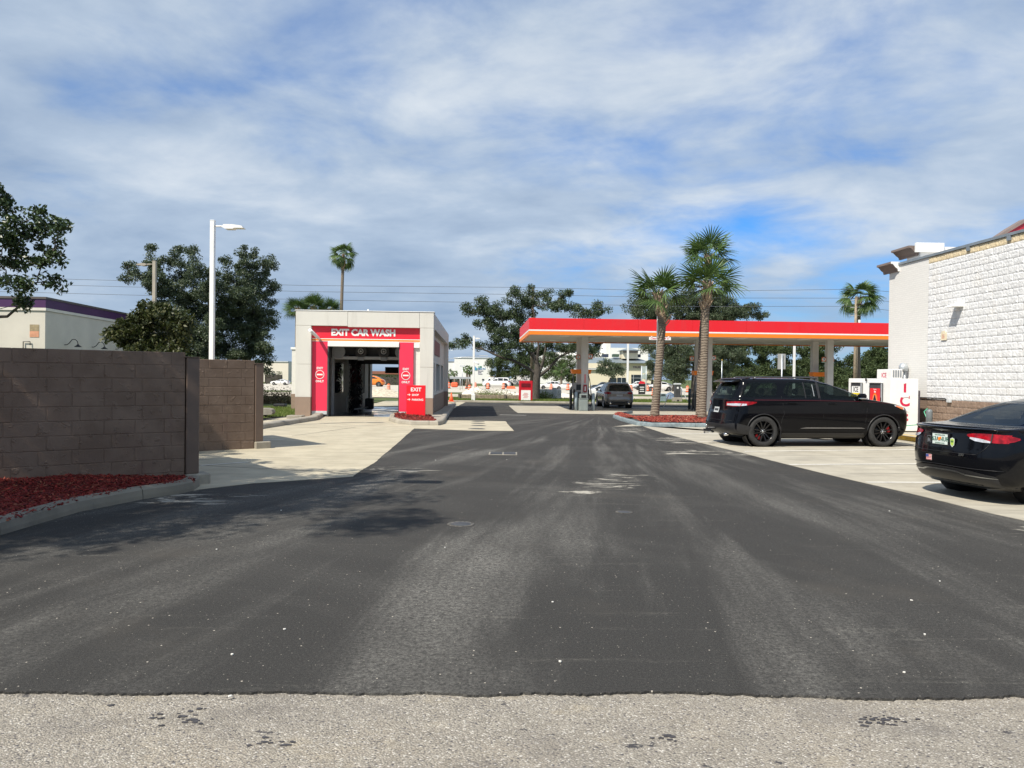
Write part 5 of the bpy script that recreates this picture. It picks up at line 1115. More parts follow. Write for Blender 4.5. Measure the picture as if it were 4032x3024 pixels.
def wheel(parent, x, y, side, R, wdt, rim, spokes=6, caliper=None, hi=True, dbl=True):
    n_ = 44 if hi else 20; T = Matrix.Translation((x, y, R)) @ Matrix.Rotation(-side * PI / 2, 4, 'X')   # local +z points outwards
    ri = R * (0.68 if hi else 0.66); w = wdt / 2
    prof = [(ri, -w * .9), (R * .88, -w), (R * .97, -w * .85), (R, -w * .55), (R, w * .55), (R * .97, w * .85), (R * .88, w), (R * .78, w * .98), (ri, w * .86)]
    tb = MB().lathe(prof, n_, 0, T, True, False, False)
    if hi:
        for k in range(n_):
            a = 2 * PI * k / n_
            for o in (-0.3, 0.3): tb.box(R - 0.004, R + 0.004, -0.010, 0.010, o * w - w * .2, o * w + w * .2, 0, T @ Matrix.Rotation(a + o * .1, 4, 'Z'))
    ty = tb.build('wheel', Mt['tyre'], parent)
    rb = MB().lathe([(ri, -w * .8), (ri * .93, -w * .2), (ri * .93, w * .5), (ri * .98, w * .86), (ri * 1.01, w * .88), (ri * 1.01, w * .7)], n_, 0, T, True, False, False)
    rb.lathe([(0, w * .55), (ri * .14, w * .58), (ri * .26, w * .5), (ri * .26, w * .2), (0, w * .2)], 16, 0, T)
    for k in range(spokes):
        for d in ((-1, 1) if dbl else (0,)):
            A = T @ Matrix.Rotation(2 * PI * k / spokes, 4, 'Z') @ Matrix.Rotation(d * 0.10, 4, 'Z')
            rb.add([A @ Vector(v) for v in [(ri * .18, d * .014 - .014, w * .52), (ri * .18, d * .014 + .014, w * .52), (ri * .95, d * .03 - .012, w * .78), (ri * .95, d * .03 + .012, w * .78), (ri * .18, d * .014 - .018, w * .1), (ri * .18, d * .014 + .018, w * .1), (ri * .95, d * .03 - .016, w * .2), (ri * .95, d * .03 + .016, w * .2)]],
                   [(0, 1, 3, 2), (0, 2, 6, 4), (1, 5, 7, 3), (4, 6, 7, 5)])
    rb.build('rim', rim, ty)
    if hi:
        nb = MB()
        for k in range(6): nb.lathe([(0, w * .62), (.009, w * .62), (.010, w * .5)], 8, 0, T @ Matrix.Rotation(PI / 3 * k, 4, 'Z') @ Matrix.Translation((.055, 0, 0)))
        nb.lathe([(0, w * .60), (.028, w * .60), (.03, w * .5)], 12, 0, T); nb.build('wheel_nuts', Mt['chrome'], ty)
        MB().lathe([(0, 0), (ri * .80, 0), (ri * .80, -.02), (0, -.02)], 28, 0, T).build('brake_disc', Mt['trimb'], ty)
    if caliper:
        A = T @ Matrix.Rotation(caliper[1], 4, 'Z'); MB().bbox(ri * .50, ri * .84, -.085, .085, -.03, w * .35, .015, 0, A).build('brake_caliper', caliper[0], ty)
    if not hi: MB().lathe([(0, -w * .1), (ri * .95, -w * .1)], 16, 0, T).build('brake_disc', Mt['dark'], ty)
def shell_body(t, sh, paint_, axles, R, archR, width, hi=True, nm='body', z0=0.2, holes=()):
    K, Mm = (10, 110) if hi else (5, 44)
    ar = [(a, R * 0.98, archR) for a in axles]
    b = sh.mesh(paint_, ar, K, Mm, True, holes).build(nm, paint_, t)
    lo = sh.r[0]
    MB().box(lo[2] + 0.35, lo[1] - 0.35, -width / 2 + 0.28, width / 2 - 0.28, z0, 0.75).build('underbody', Mt['black'], t)
    ab = MB()       # dark arch lips
    if hi:
        for a in axles:
            for s in (-1, 1):
                pts = []
                for k in range(25):
                    an = PI * (0.02 + 0.96 * k / 24); x = a + math.cos(an) * (archR + .004); z = max(R * .98 + math.sin(an) * (archR + .004), sh.r[0][0] + .02); pts.append((x, s * (sh.Y(x, z) - 0.005), z))
                ab.tube(pts, 0.016, 6)
        ab.build('arch_lip', Mt['trimb'], t)
    for a in axles:
        for s in (-1, 1): MB().lathe([(archR + .02, 0), (archR + .02, .30), (0, .30)], 20, 0, Matrix.Translation((a, s * (width / 2 - 0.07), R * .98)) @ Matrix.Rotation(s * PI / 2, 4, 'X'), True, False, False).build('wheel_well', Mt['black'], t)
    return b
def seats(t, spots, z0, z1):
    for x, y in spots:
        s_ = MB().bbox(x - .30, x + .28, y - .24, y + .24, z0 - .30, z0, .06).bbox(x - .40, x - .24, y - .23, y + .23, z0 - .1, z1, .06).build('seat', Mt['seatcloth'], t)
        MB().bbox(x - .38, x - .28, y - .13, y + .13, z1 + .01, z1 + .18, .05).build('headrest', Mt['seatcloth'], s_)
Mt['seatcloth'] = simple('seat_cloth', (0.03, 0.03, 0.032), 0.8, 0.2)
def tint_glass(name, c, f):
    t = NT(name); t.col(c, 0.03, 0.6); tr = t.n('ShaderNodeBsdfTransparent'); tr.inputs[0].default_value = (*f, 1); m = t.n('ShaderNodeMixShader'); m.inputs[0].default_value = 0.72
    t.L.new(t.b.outputs[0], m.inputs[1]); t.L.new(tr.outputs[0], m.inputs[2]); t.L.new(m.outputs[0], t.out.inputs[0]); return t.m
Mt['clearglass'] = tint_glass('privacy_glass', (0.012, 0.018, 0.02), (0.42, 0.50, 0.48)); Mt['blueglass'] = tint_glass('blue_tinted_glass', (0.05, 0.075, 0.11), (0.35, 0.42, 0.48))
def mirror_cols(c): return c + [(-y, a, b) for y, a, b in reversed(c)]
def seam(mb, sh, pts, side, wd=0.007, off=0.002):
    P_ = [(x, side * (sh.Y(x, z) + off), z) for x, z in pts]
    mb.tube(P_, wd / 2, 4, 0, False)
def black_suv():
    SC = 1.0
    t = thing('black_suv', 'black three-row SUV with black wheels and red brake calipers parked nose-in to the store', 'SUV', (8.02, 20.72, 0.006), math.radians(7.0))
    pt = paint('black_paint', (0.0022, 0.0025, 0.0040), 0.14, 0.15, 0.003)
    lv = [(.22, 2.10, -2.30, .84, .20, .30), (.30, 2.25, -2.52, .925, .30, .32), (.42, 2.33, -2.64, .965, .36, .36), (.55, 2.36, -2.67, .980, .38, .38), (.70, 2.37, -2.64, .990, .40, .40), (.84, 2.365, -2.61, .992, .40, .42), (.92, 2.35, -2.585, .988, .40, .42),
          (.99, 2.32, -2.575, .984, .40, .42), (1.05, 2.24, -2.57, .976, .38, .42), (1.10, 2.08, -2.565, .966, .36, .42), (1.16, 1.78, -2.56, .955, .34, .42), (1.21, 1.42, -2.555, .94, .28, .42), (1.25, 1.18, -2.535, .905, .28, .42), (1.36, .93, -2.48, .862, .28, .40), (1.50, .58, -2.40, .80, .28, .36), (1.62, .24, -2.33, .742, .30, .30),
          (1.68, .02, -2.33, .705, .34, .26), (1.72, -.18, -2.34, .66, .36, .22), (1.745, -.42, -2.28, .58, .40, .2), (1.757, -.75, -1.9, .42, .4, .2), (1.762, -1.0, -1.6, .2, .2, .1)]
    sh = Shell(lv, 3.0); ax = (-1.74, 1.53); R, aR = .395, .445
    W1 = [(-1.17, 1.37, 1.42), (-1.10, 1.30, 1.53), (-1.02, 1.27, 1.64), (-.9, 1.25, 1.655), (-.35, 1.245, 1.665), (-.27, 1.245, 1.66)]
    W2 = [(-.17, 1.245, 1.655), (.02, 1.24, 1.64), (.25, 1.24, 1.57), (.55, 1.24, 1.45), (.82, 1.24, 1.34), (.95, 1.24, 1.275)]
    W3 = [(-2.27, 1.29, 1.32), (-2.20, 1.275, 1.47), (-2.08, 1.27, 1.62), (-1.95, 1.27, 1.635), (-1.50, 1.285, 1.655), (-1.40, 1.30, 1.655), (-1.33, 1.44, 1.65)]
    shell_body(t, sh, pt, ax, R, aR, 1.99, holes=[('side', W1), ('side', W2), ('side', W3), ('front', [(0, 1.27, 1.63), (.4, 1.27, 1.63), (.66, 1.28, 1.56)]), ('rear', [(0, 1.22, 1.60), (.4, 1.21, 1.60), (.62, 1.22, 1.56)])])
    seats(t, ((.10, .36), (.10, -.36), (-.85, .38), (-.85, -.38), (-1.75, .38), (-1.75, -.38)), .78, 1.30)
    for a, c in ((ax[0], -2.2), (ax[1], 0.35)):
        for s in (-1, 1): wheel(t, a, s * .86, s, R, .25, Mt['rimb'], 6, (simple('red_caliper', (0.62, 0.01, 0.015), 0.35), c if s < 0 else -c))
    g = Mt['clearglass']
    for s in (-1, 1):
        w = MB(); side_patch(w, sh, [(-.78 - .0, 1.36, 1.38), (-.70, 1.265, 1.60), (-.55, 1.255, 1.655), (.0, 1.25, 1.655), (.02, 1.25, 1.65), (.05, 1.25, 1.60)], s, .006) if False else None
        side_patch(w, sh, [(-1.17, 1.37, 1.42), (-1.10, 1.30, 1.53), (-1.02, 1.27, 1.64), (-.9, 1.25, 1.655), (-.35, 1.245, 1.665), (-.27, 1.245, 1.66)], s, .005); w.build('rear_door_window', g, t)
        w = MB(); side_patch(w, sh, [(-.17, 1.245, 1.655), (.02, 1.24, 1.64), (.25, 1.24, 1.57), (.55, 1.24, 1.45), (.82, 1.24, 1.34), (.95, 1.24, 1.275)], s, .005); w.build('front_door_window', g, t)
        w = MB(); side_patch(w, sh, [(-2.27, 1.29, 1.32), (-2.20, 1.275, 1.47), (-2.08, 1.27, 1.62), (-1.95, 1.27, 1.635), (-1.50, 1.285, 1.655), (-1.40, 1.30, 1.655), (-1.46, 1.30, 1.56), (-1.62, 1.30, 1.36)][:6] + [(-1.33, 1.44, 1.65)], s, .005); w.build('rear_quarter_window', g, t)
        w = MB(); side_patch(w, sh, [(-.60, 1.25, 1.66), (-.575, 1.25, 1.66)], s, .008); side_patch(w, sh, [(-.25, 1.25, 1.665), (-.185, 1.25, 1.66)], s, .008); w.build('window_divider', Mt['chrome'] if False else Mt['trimb'], t)
        w = MB(); side_patch(w, sh, [(-.36, 1.30, 1.60), (-.345, 1.30, 1.60)], s, .009); w.build('pillar_glint', Mt['grey'], t)
        # red pinstripe, lower chrome strip, belt moulding
        w = MB(); side_patch(w, sh, [(-1.98, 1.190, 1.200), (-.5, 1.190, 1.198), (.9, 1.175, 1.182), (1.8, 1.125, 1.131)], s, .003, rows=1); w.build('pinstripe', simple('dull_red_stripe', (0.09, 0.006, 0.014), 0.4), t)
        w = MB(); side_patch(w, sh, [(-.76, .475, .480), (-.6, .475, .505), (.9, .475, .505), (1.0, .475, .48)], s, .014, rows=2); w.build('door_strip', simple('brushed_strip', (0.25, 0.25, 0.26), 0.3, metal=0.9), t)
        w = MB(); side_patch(w, sh, [(-1.25, .24, .36), (1.0, .24, .36)], s, .010, rows=3); w.build('sill_trim', Mt['trimb'], t)
        sm = MB()
        for pts in ([(-1.24, 1.3), (-1.23, 1.1), (-1.20, .85), (-1.26, .7), (-1.28, .6)], [(-.22, 1.66), (-.2, 1.2), (-.14, .8), (-.10, .38)], [(1.03, 1.24), (1.06, 1.0), (1.02, .7), (1.0, .38)]):
            seam(sm, sh, pts, s)
        sm.build('door_seam', Mt['black'], t)
        for x, z in ((-.98, 1.13), (.10, 1.12)): MB().tube([(x - .10, s * (sh.Y(x, z) + .005), z), (x - .07, s * (sh.Y(x, z) + .035), z + .003), (x + .09, s * (sh.Y(x, z) + .035), z + .003), (x + .12, s * (sh.Y(x, z) + .005), z)], .013, 8).build('door_handle', pt, t)
        m = MB().bbox(.80, .98, min(s * .93, s * 1.13), max(s * .93, s * 1.13), 1.22, 1.385, .045).build('mirror', pt, t); MB().bbox(.79, .985, min(s * 1.0, s * 1.135), max(s * 1.0, s * 1.135), 1.245, 1.275, .01).build('mirror_strip', Mt['chrome'], m)
        # tail light wrapping the corner, head light
        tl = MB(); side_patch(tl, sh, [(-2.46, 1.03, 1.15), (-2.25, 1.045, 1.155), (-2.05, 1.08, 1.15), (-1.93, 1.12, 1.145)], s, .007); end_patch(tl, sh, [(s * .95, 1.03, 1.15), (s * .8, 1.02, 1.15), (s * .52, 1.03, 1.13)], -1, .008); tl.build('tail_light', Mt['taill'], t)
        tl = MB(); side_patch(tl, sh, [(-2.44, 1.035, 1.10), (-2.30, 1.045, 1.10), (-2.20, 1.055, 1.095)], s, .010); end_patch(tl, sh, [(s * .93, 1.035, 1.10), (s * .56, 1.04, 1.085)], -1, .011); tl.build('tail_light_lens', Mt['lensw'], t)
        hl = MB(); side_patch(hl, sh, [(2.20, .93, 1.02), (2.08, .97, 1.05), (1.92, 1.03, 1.08), (1.82, 1.07, 1.085)], s, .006); end_patch(hl, sh, [(s * .86, .92, 1.03), (s * .6, .93, 1.02), (s * .45, .95, 1.0)], 1, .006); hl.build('headlight', Mt['lensw'], t)
        hl = MB(); side_patch(hl, sh, [(2.06, .975, 1.03), (1.98, 1.0, 1.055), (1.86, 1.055, 1.08)], s, .009); hl.build('side_reflector', Mt['amber'], t)
        MB().tube([(-1.9, s * .66, 1.735), (-1.8, s * .655, 1.775), (-.3, s * .62, 1.785), (-.15, s * .62, 1.755)], .018, 8).build('roof_rail', simple('satin_rail', (0.10, 0.10, 0.11), 0.3, metal=0.6), t)
        mf = MB().box(-1.29, -1.275, min(s * .78, s * .98), max(s * .78, s * .98), .14, .52).build('mud_flap', Mt['black'], t)
    w = MB(); end_patch(w, sh, mirror_cols([(.70, 1.30, 1.34), (.66, 1.28, 1.56), (.4, 1.27, 1.63)]) , 1, .006); w.build('windscreen', g, t)
    w = MB(); end_patch(w, sh, mirror_cols([(.70, 1.24, 1.30), (.66, 1.22, 1.55), (.3, 1.21, 1.60)]), -1, .006); w.build('rear_window', g, t)
    MB().prism([(-2.47, 1.655), (-2.2, 1.74), (-1.95, 1.755), (-2.1, 1.70), (-2.45, 1.635)], 'y', -.62, .62).build('spoiler', pt, t)
    pl = MB(); end_patch(pl, sh, [(-.16, .84, .98), (.16, .84, .98)], -1, .012); pl.build('number_plate', Mt['ltgrey'], t)
    pr = MB(); end_patch(pr, sh, [(-.12, .88, .94), (.12, .88, .94)], -1, .015, rows=2); pr.build('plate_print', Mt['dark'], t)
    bp = MB(); end_patch(bp, sh, mirror_cols([(.93, .34, .60), (.5, .32, .56)]), -1, .010); side_patch(bp, sh, [(-2.45, .34, .60), (-2.1, .30, .52), (-1.98, .28, .40)], -1, .008); side_patch(bp, sh, [(-2.45, .34, .60), (-2.1, .30, .52), (-1.98, .28, .40)], 1, .008); bp.build('rear_bumper_trim', Mt['trimb'], t)
    gr = MB(); end_patch(gr, sh, mirror_cols([(.62, .70, .93), (.3, .68, .97)]), 1, .008); gr.build('grille', Mt['trimb'], t)
    lo = MB(); end_patch(lo, sh, mirror_cols([(.80, .30, .45), (.3, .28, .46)]), 1, .008); lo.build('lower_grille', Mt['dark'], t)
    MB().tube([(-2.3, 0, .42), (-2.85, 0, .42)], .035, 8).box(-2.95, -2.75, -.03, .03, .34, .40).build('tow_hitch', Mt['black'], t)
    MB().tube([(-2.88, 0, .40), (-2.88, 0, .47), (-2.88, 0, .50)], [.018, .018, .03], 10).box(-2.93, -2.83, -.05, .05, .28, .33).build('tow_ball', Mt['chrome'], t)
    ex = MB().tube([(-2.45, .55, .30), (-2.62, .55, .29)], .04, 12).tube([(-2.45, -.55, .30), (-2.62, -.55, .29)], .04, 12).build('exhaust_tip', Mt['chrome'], t)
    sm = MB()
    P_ = [(sh.X(y, 1.185, -1) - .003, y, 1.185) for y in np.linspace(-.85, .85, 20)]; sm.tube(P_, .004, 4); P_ = [(sh.X(y, .66, -1) - .003, y, .66) for y in np.linspace(-.85, .85, 20)]; sm.tube(P_, .004, 4); sm.build('tailgate_seam', Mt['black'], t)
    return t
black_suv()
def black_sedan():
    t = thing('black_sedan', 'black sedan with a license plate and small flag sticker, cut off by the right edge', 'sedan', (8.66, 11.70, 0.006), math.radians(10.0))
    pt = paint('black_car_paint', (0.0022, 0.0026, 0.0042), 0.18, 0.35, 0.004)
    lv = [(.20, 2.15, -2.12, .80, .3, .30), (.28, 2.32, -2.27, .865, .45, .40), (.38, 2.41, -2.35, .905, .6, .50), (.50, 2.44, -2.40, .925, .7, .58), (.62, 2.43, -2.415, .934, .75, .60), (.74, 2.38, -2.405, .936, .78, .60), (.84, 2.25, -2.385, .930, .75, .58), (.92, 2.02, -2.37, .920, .62, .56), (.98, 1.72, -2.36, .905, .48, .54), (1.02, 1.42, -2.36, .890, .38, .50), (1.055, 1.16, -2.345, .872, .32, .45),
          (1.085, 1.02, -1.86, .848, .30, .34), (1.13, .88, -1.72, .822, .3, .34), (1.22, .66, -1.50, .765, .3, .36), (1.32, .42, -1.24, .70, .3, .4), (1.40, .20, -.98, .635, .34, .44), (1.45, .0, -.74, .57, .36, .44), (1.475, -.16, -.6, .46, .2, .3), (1.483, -.25, -.45, .2, .1, .1)]
    sh = Shell(lv, 2.5); ax = (-1.35, 1.39); R, aR = .335, .375
    V1 = [(-1.22, 1.10, 1.12), (-1.0, 1.09, 1.26), (-.6, 1.085, 1.38), (-.28, 1.085, 1.405)]; V2 = [(-.20, 1.085, 1.405), (.1, 1.085, 1.37), (.45, 1.08, 1.24), (.72, 1.08, 1.11)]
    shell_body(t, sh, pt, ax, R, aR, 1.87, z0=0.16, holes=[('side', V1), ('side', V2), ('front', [(0, 1.08, 1.42), (.6, 1.08, 1.36)]), ('rear', [(0, 1.092, 1.415), (.35, 1.092, 1.415), (.60, 1.095, 1.36)])])
    seats(t, ((.0, .36), (.0, -.36), (-.95, .36), (-.95, -.36)), .60, 1.02)
    for a in ax:
        for s in (-1, 1): wheel(t, a, s * .79, s, R, .225, Mt['rims'], 5)
    g = Mt['clearglass']
    dk = MB(); end_patch(dk, sh, mirror_cols([(.68, 1.10, 1.14), (.62, 1.095, 1.36), (.35, 1.092, 1.415)]), -1, .006); dk.build('rear_window', Mt['blueglass'], t)
    w = MB(); end_patch(w, sh, mirror_cols([(.68, 1.09, 1.13), (.6, 1.08, 1.36), (.3, 1.08, 1.42)]), 1, .006); w.build('windscreen', g, t)
    for s in (-1, 1):
        w = MB(); side_patch(w, sh, [(-1.22, 1.10, 1.12), (-1.0, 1.09, 1.26), (-.6, 1.085, 1.38), (-.28, 1.085, 1.405)], s, .005); w.build('rear_door_window', g, t)
        w = MB(); side_patch(w, sh, [(-.20, 1.085, 1.405), (.1, 1.085, 1.37), (.45, 1.08, 1.24), (.72, 1.08, 1.11)], s, .005); w.build('front_door_window', g, t)
        w = MB(); side_patch(w, sh, [(-1.24, 1.075, 1.088), (.78, 1.065, 1.078)], s, .008, rows=1); w.build('window_trim', Mt['chrome'], t)
        sm = MB()
        for pts in ([(-1.02, 1.08), (-.98, .8), (-.92, .55), (-.93, .3)], [(-.24, 1.40), (-.2, 1.0), (-.15, .3)], [(.9, 1.04), (.92, .8), (.93, .3)]): seam(sm, sh, pts, s)
        sm.build('door_seam', Mt['black'], t)
        for x in (-.86, .0): MB().tube([(x - .1, s * (sh.Y(x, .93) + .004), .93), (x - .07, s * (sh.Y(x, .93) + .03), .935), (x + .07, s * (sh.Y(x, .93) + .03), .935), (x + .1, s * (sh.Y(x, .93) + .004), .93)], .012, 8).build('door_handle', pt, t)
        MB().bbox(.62, .80, min(s * .90, s * 1.06), max(s * .90, s * 1.06), 1.05, 1.17, .04).build('mirror', pt, t)
        # lamps: red wrap-around with a clear inner wedge
        tl = MB(); end_patch(tl, sh, [(s * .44, .945, .965), (s * .52, .905, .98), (s * .62, .875, .985), (s * .72, .865, .985), (s * .81, .86, .98), (s * .88, .862, .975)], -1, .009); side_patch(tl, sh, [(-2.09, .87, .97), (-2.0, .89, .96), (-1.92, .92, .94)], s, .012); tl.build('tail_light', Mt['taill'], t)
        tl = MB(); end_patch(tl, sh, [(s * .49, .905, .925), (s * .56, .875, .92), (s * .66, .862, .905), (s * .74, .86, .88)], -1, .014, rows=3); tl.build('reverse_light', Mt['lensw'], t)
        tl = MB(); end_patch(tl, sh, [(s * .74, .86, .985), (s * .752, .86, .985)], -1, .017, rows=2); tl.build('lamp_split', Mt['black'], t)
        hl = MB(); side_patch(hl, sh, [(2.1, .68, .80), (1.9, .74, .83), (1.75, .80, .83)], s, .006); end_patch(hl, sh, [(s * .8, .68, .8), (s * .5, .66, .74)], 1, .006); hl.build('headlight', Mt['lensw'], t)
    # trunk lip, bumper seams, chrome blade across the lower bumper
    lip = MB(); ys = np.linspace(-.80, .80, 31); top = [(sh.X(y, 1.06, -1) - .008 + .02 * abs(y), y, 1.062 - .03 * abs(y) ** 3) for y in ys]; lip.tube(top, .017, 8); lip.build('boot_lip', pt, t)
    ch = simple('dull_chrome', (0.34, 0.35, 0.36), 0.22, metal=0.95)
    cb = MB(); end_patch(cb, sh, mirror_cols([(.80, .362, .366), (.62, .362, .378), (.42, .372, .395), (.30, .402, .424), (.18, .412, .430)]), -1, .018, rows=2); cb.build('bumper_blade', ch, t)
    lw = MB(); end_patch(lw, sh, mirror_cols([(.84, .235, .24), (.78, .235, .40), (.5, .232, .455), (.2, .23, .475)]), -1, .010); lw.build('lower_valance', Mt['trimb'], t)
    sm = MB()
    for z, yy in ((.69, .60),): sm.tube([(sh.X(y, z + .0, -1) - .003, y, z) for y in np.linspace(-yy, yy, 20)], .004, 4)
    for s in (-1, 1): sm.tube([(sh.X(s * y, z, -1) - .003, s * y, z) for y, z in ((.60, .69), (.68, .76), (.73, .84))], .004, 4); sm.tube([(sh.X(s * y, z, -1) - .003, s * y, z) for y, z in ((.74, .95), (.78, 1.0), (.80, 1.04))], .004, 4)
    sm.tube([(sh.X(y, .50, -1) - .003, y, .50 - .02 * abs(y)) for y in np.linspace(-.86, .86, 30)], .004, 4); sm.build('boot_seam', Mt['black'], t)
    # badge wings, number plate, stickers
    xb = lambda y, z, o=.012: sh.X(y, z, -1) - o
    MB().prism([(-.19, 1.005), (-.03, .992), (.0, .982), (.03, .992), (.19, 1.005), (.03, 1.010), (0, 1.014), (-.03, 1.010)], 'x', xb(0, 1.0) - .012, xb(0, 1.0) + .004).build('winged_badge', ch, t)
    pz = .865; px = xb(0, pz, .02)
    def rear_plate(nm, y0, y1, z0, z1, m, o=0.0, parent=t): return MB().bbox(px - o - .004, px - o, y0, y1, z0, z1, .0015).build(nm, m, parent)
    MB().bbox(px, px + .03, -.165, .165, pz - .09, pz + .09, .004).build('plate_recess', Mt['black'], t)
    pl = rear_plate('number_plate', -.152, .152, pz - .076, pz + .076, simple('plate_white', (0.62, 0.70, 0.66), 0.4, 0.1, 20), .004)
    R = (PI / 2, 0, -PI / 2)
    text('63A', .088, simple('plate_green', (0.01, 0.10, 0.06), 0.5), t, (px - .010, .085, pz), R, bold=.0015, depth=.0008, name='plate_letters'); text('NUR', .088, bpy.data.materials['plate_green'], t, (px - .010, -.088, pz), R, bold=.0015, depth=.0008, name='plate_letters')
    text('MYFLORIDA.COM', .026, bpy.data.materials['plate_green'], t, (px - .010, 0, pz + .058), R, depth=.0008, name='plate_letters'); text('SUNSHINE STATE', .024, bpy.data.materials['plate_green'], t, (px - .010, 0, pz - .060), R, depth=.0008, name='plate_letters')
    MB().lathe([(0, 0), (.024, 0), (.024, .001), (0, .001)], 14, 0, Matrix.Translation((px - .0105, .012, pz + .004)) @ Matrix.Rotation(-PI / 2, 4, 'Y'), False).lathe([(0, 0), (.019, 0), (.019, .001), (0, .001)], 14, 0, Matrix.Translation((px - .0115, -.014, pz + .018)) @ Matrix.Rotation(-PI / 2, 4, 'Y'), False).build('plate_orange', Mt['orange'], t)
    x2 = xb(-.235, .84, .006); ye = simple('shield_green', (0.45, 0.62, 0.10), 0.5)
    def shield(sc, m, o, nm): MB().prism([(-.235 + a * sc, .84 + b * sc) for a, b in ((0, -.075), (.035, -.045), (.042, .01), (.04, .045), (.018, .055), (0, .062), (-.018, .055), (-.04, .045), (-.042, .01), (-.035, -.045))], 'x', x2 - o - .002, x2 - o).build(nm, m, t)
    shield(1, simple('shield_edge', (0.65, 0.70, 0.62), 0.5), 0.012, 'shield_sticker'); shield(.78, ye, .015, 'shield_center'); MB().box(x2 - .019, x2 - .017, -.262, -.208, .835, .86).build('shield_band', simple('shield_dark', (0.10, 0.20, 0.05), 0.5), t)
    x3 = xb(.25, .86, .014); gb = MB(); gb.box(x3 - .002, x3, .205, .285, .80, .90).build('outline_sticker', simple('grey_outline', (0.13, 0.14, 0.15), 0.4), t); MB().box(x3 - .004, x3 - .0022, .212, .278, .807, .893).build('outline_center', pt, t); MB().prism([(.22, .815), (.27, .815), (.268, .85), (.25, .87), (.235, .85), (.225, .855)], 'x', x3 - .006, x3 - .0042).build('outline_mark', bpy.data.materials['grey_outline'], t)
    fz = .585; fx = xb(.20, fz, .012); fl = MB().box(fx - .002, fx, .145, .26, fz - .045, fz + .04).build('flag_sticker', simple('flag_white', (0.7, 0.62, 0.6), 0.5), t); fs = MB()
    for k in range(4): fs.box(fx - .004, fx - .0022, .147, .258, fz - .041 + k * .022, fz - .030 + k * .022)
    fs.build('flag_stripes', simple('flag_red', (0.5, 0.08, 0.08), 0.5), t); MB().box(fx - .006, fx - .0042, .205, .26, fz, fz + .038).build('flag_canton', simple('flag_blue', (0.06, 0.08, 0.25), 0.5), t)
    text('200', .055, ch, t, (xb(-.40, .675, .010), -.40, .672), R, bold=.001, depth=.003, sx=1.25, name='model_number')
    lg = MB().tube([(-.35, .0, .5), (-.36, .0, .5)], .01)
    return t
black_sedan()
# silver crossover at the pump, and the far traffic
def generic(name, label, cat, loc, rz, levels, paint_, axles, R, width, sides, front=None, rear=None, lights=True, group=None, n=2.7, rim='rims', dark_low=None, extra=None, hi=False):
    t = thing(name, label, cat, loc, rz, group); sh = Shell(levels, n); shell_body(t, sh, paint_, axles, R, R * 1.13, width, hi)
    for a in axles:
        for s in (-1, 1): wheel(t, a, s * (width / 2 - .12), s, R, .22, Mt[rim], 5, None, hi, hi)
    for s in (-1, 1):
        for cols in sides: w = MB(); side_patch(w, sh, cols, s, .008, step=.15, rows=3); w.build('side_window', Mt['glass'], t)
    z = levels
    if front: w = MB(); end_patch(w, sh, mirror_cols(front), 1, .01, step=.15, rows=3); w.build('windscreen', Mt['glass'], t)
    if rear: w = MB(); end_patch(w, sh, mirror_cols(rear), -1, .01, step=.15, rows=3); w.build('rear_window', Mt['glass'], t)
    if lights:
        zl, zr = lights
        for s in (-1, 1):
            w = MB(); end_patch(w, sh, [(s * width * .48, zl, zl + .13), (s * width * .28, zl, zl + .11)], 1, .012, rows=2); w.build('headlight', Mt['lensw'], t)
            w = MB(); end_patch(w, sh, [(s * width * .49, zr, zr + .15), (s * width * .28, zr + .02, zr + .12)], -1, .012, rows=2); w.build('tail_light', Mt['taill'], t)
        w = MB(); end_patch(w, sh, mirror_cols([(width * .2, zl - .1, zl + .08)] + [(width * .1, zl - .12, zl + .08)]), 1, .012, rows=2); w.build('grille', Mt['trimb'], t)
    if dark_low:
        w = MB()
        for s in (-1, 1): side_patch(w, sh, [(axles[0] + R * 1.2, z[0][0], dark_low), (axles[1] - R * 1.2, z[0][0], dark_low)], s, .01, rows=1)
        w.build('sill_trim', Mt['trimb'], t)
    if extra: extra(t, sh)
    return t
SUVL = [(.24, 2.10, -2.15, .82, .3, .3), (.36, 2.28, -2.30, .90, .45, .34), (.55, 2.34, -2.36, .935, .6, .4), (.75, 2.33, -2.33, .945, .6, .42), (.92, 2.22, -2.28, .935, .6, .42), (1.0, 2.02, -2.26, .92, .55, .42), (1.06, 1.55, -2.25, .905, .4, .42), (1.12, 1.05, -2.24, .885, .3, .4), (1.30, .70, -2.17, .82, .28, .36), (1.48, .34, -2.06, .74, .28, .32), (1.60, .02, -1.98, .66, .3, .28), (1.65, -.25, -1.85, .55, .3, .2), (1.665, -.5, -1.5, .25, .2, .2)]
SEDL = [(.20, 2.15, -2.12, .80, .3, .30), (.34, 2.36, -2.32, .88, .5, .45), (.50, 2.42, -2.38, .915, .6, .5), (.70, 2.38, -2.38, .925, .65, .5), (.86, 2.15, -2.34, .915, .6, .5), (.94, 1.75, -2.32, .90, .45, .46), (1.0, 1.15, -2.26, .88, .3, .4), (1.04, 1.0, -1.9, .86, .3, .34), (1.20, .62, -1.45, .76, .3, .36), (1.36, .24, -1.0, .65, .32, .4), (1.43, -.05, -.7, .52, .3, .3), (1.45, -.2, -.5, .25, .2, .2)]
VANL = [(.28, 2.6, -2.75, .92, .3, .1), (.45, 2.72, -2.8, .98, .5, .1), (.80, 2.74, -2.8, 1.0, .5, .12), (1.05, 2.55, -2.8, 1.0, .45, .12), (1.18, 2.15, -2.8, .99, .35, .12), (1.28, 1.90, -2.79, .98, .3, .12), (1.60, 1.48, -2.78, .95, .28, .12), (1.95, 1.08, -2.76, .89, .28, .12), (2.06, .85, -2.7, .80, .3, .1), (2.10, .6, -2.5, .5, .3, .1)]
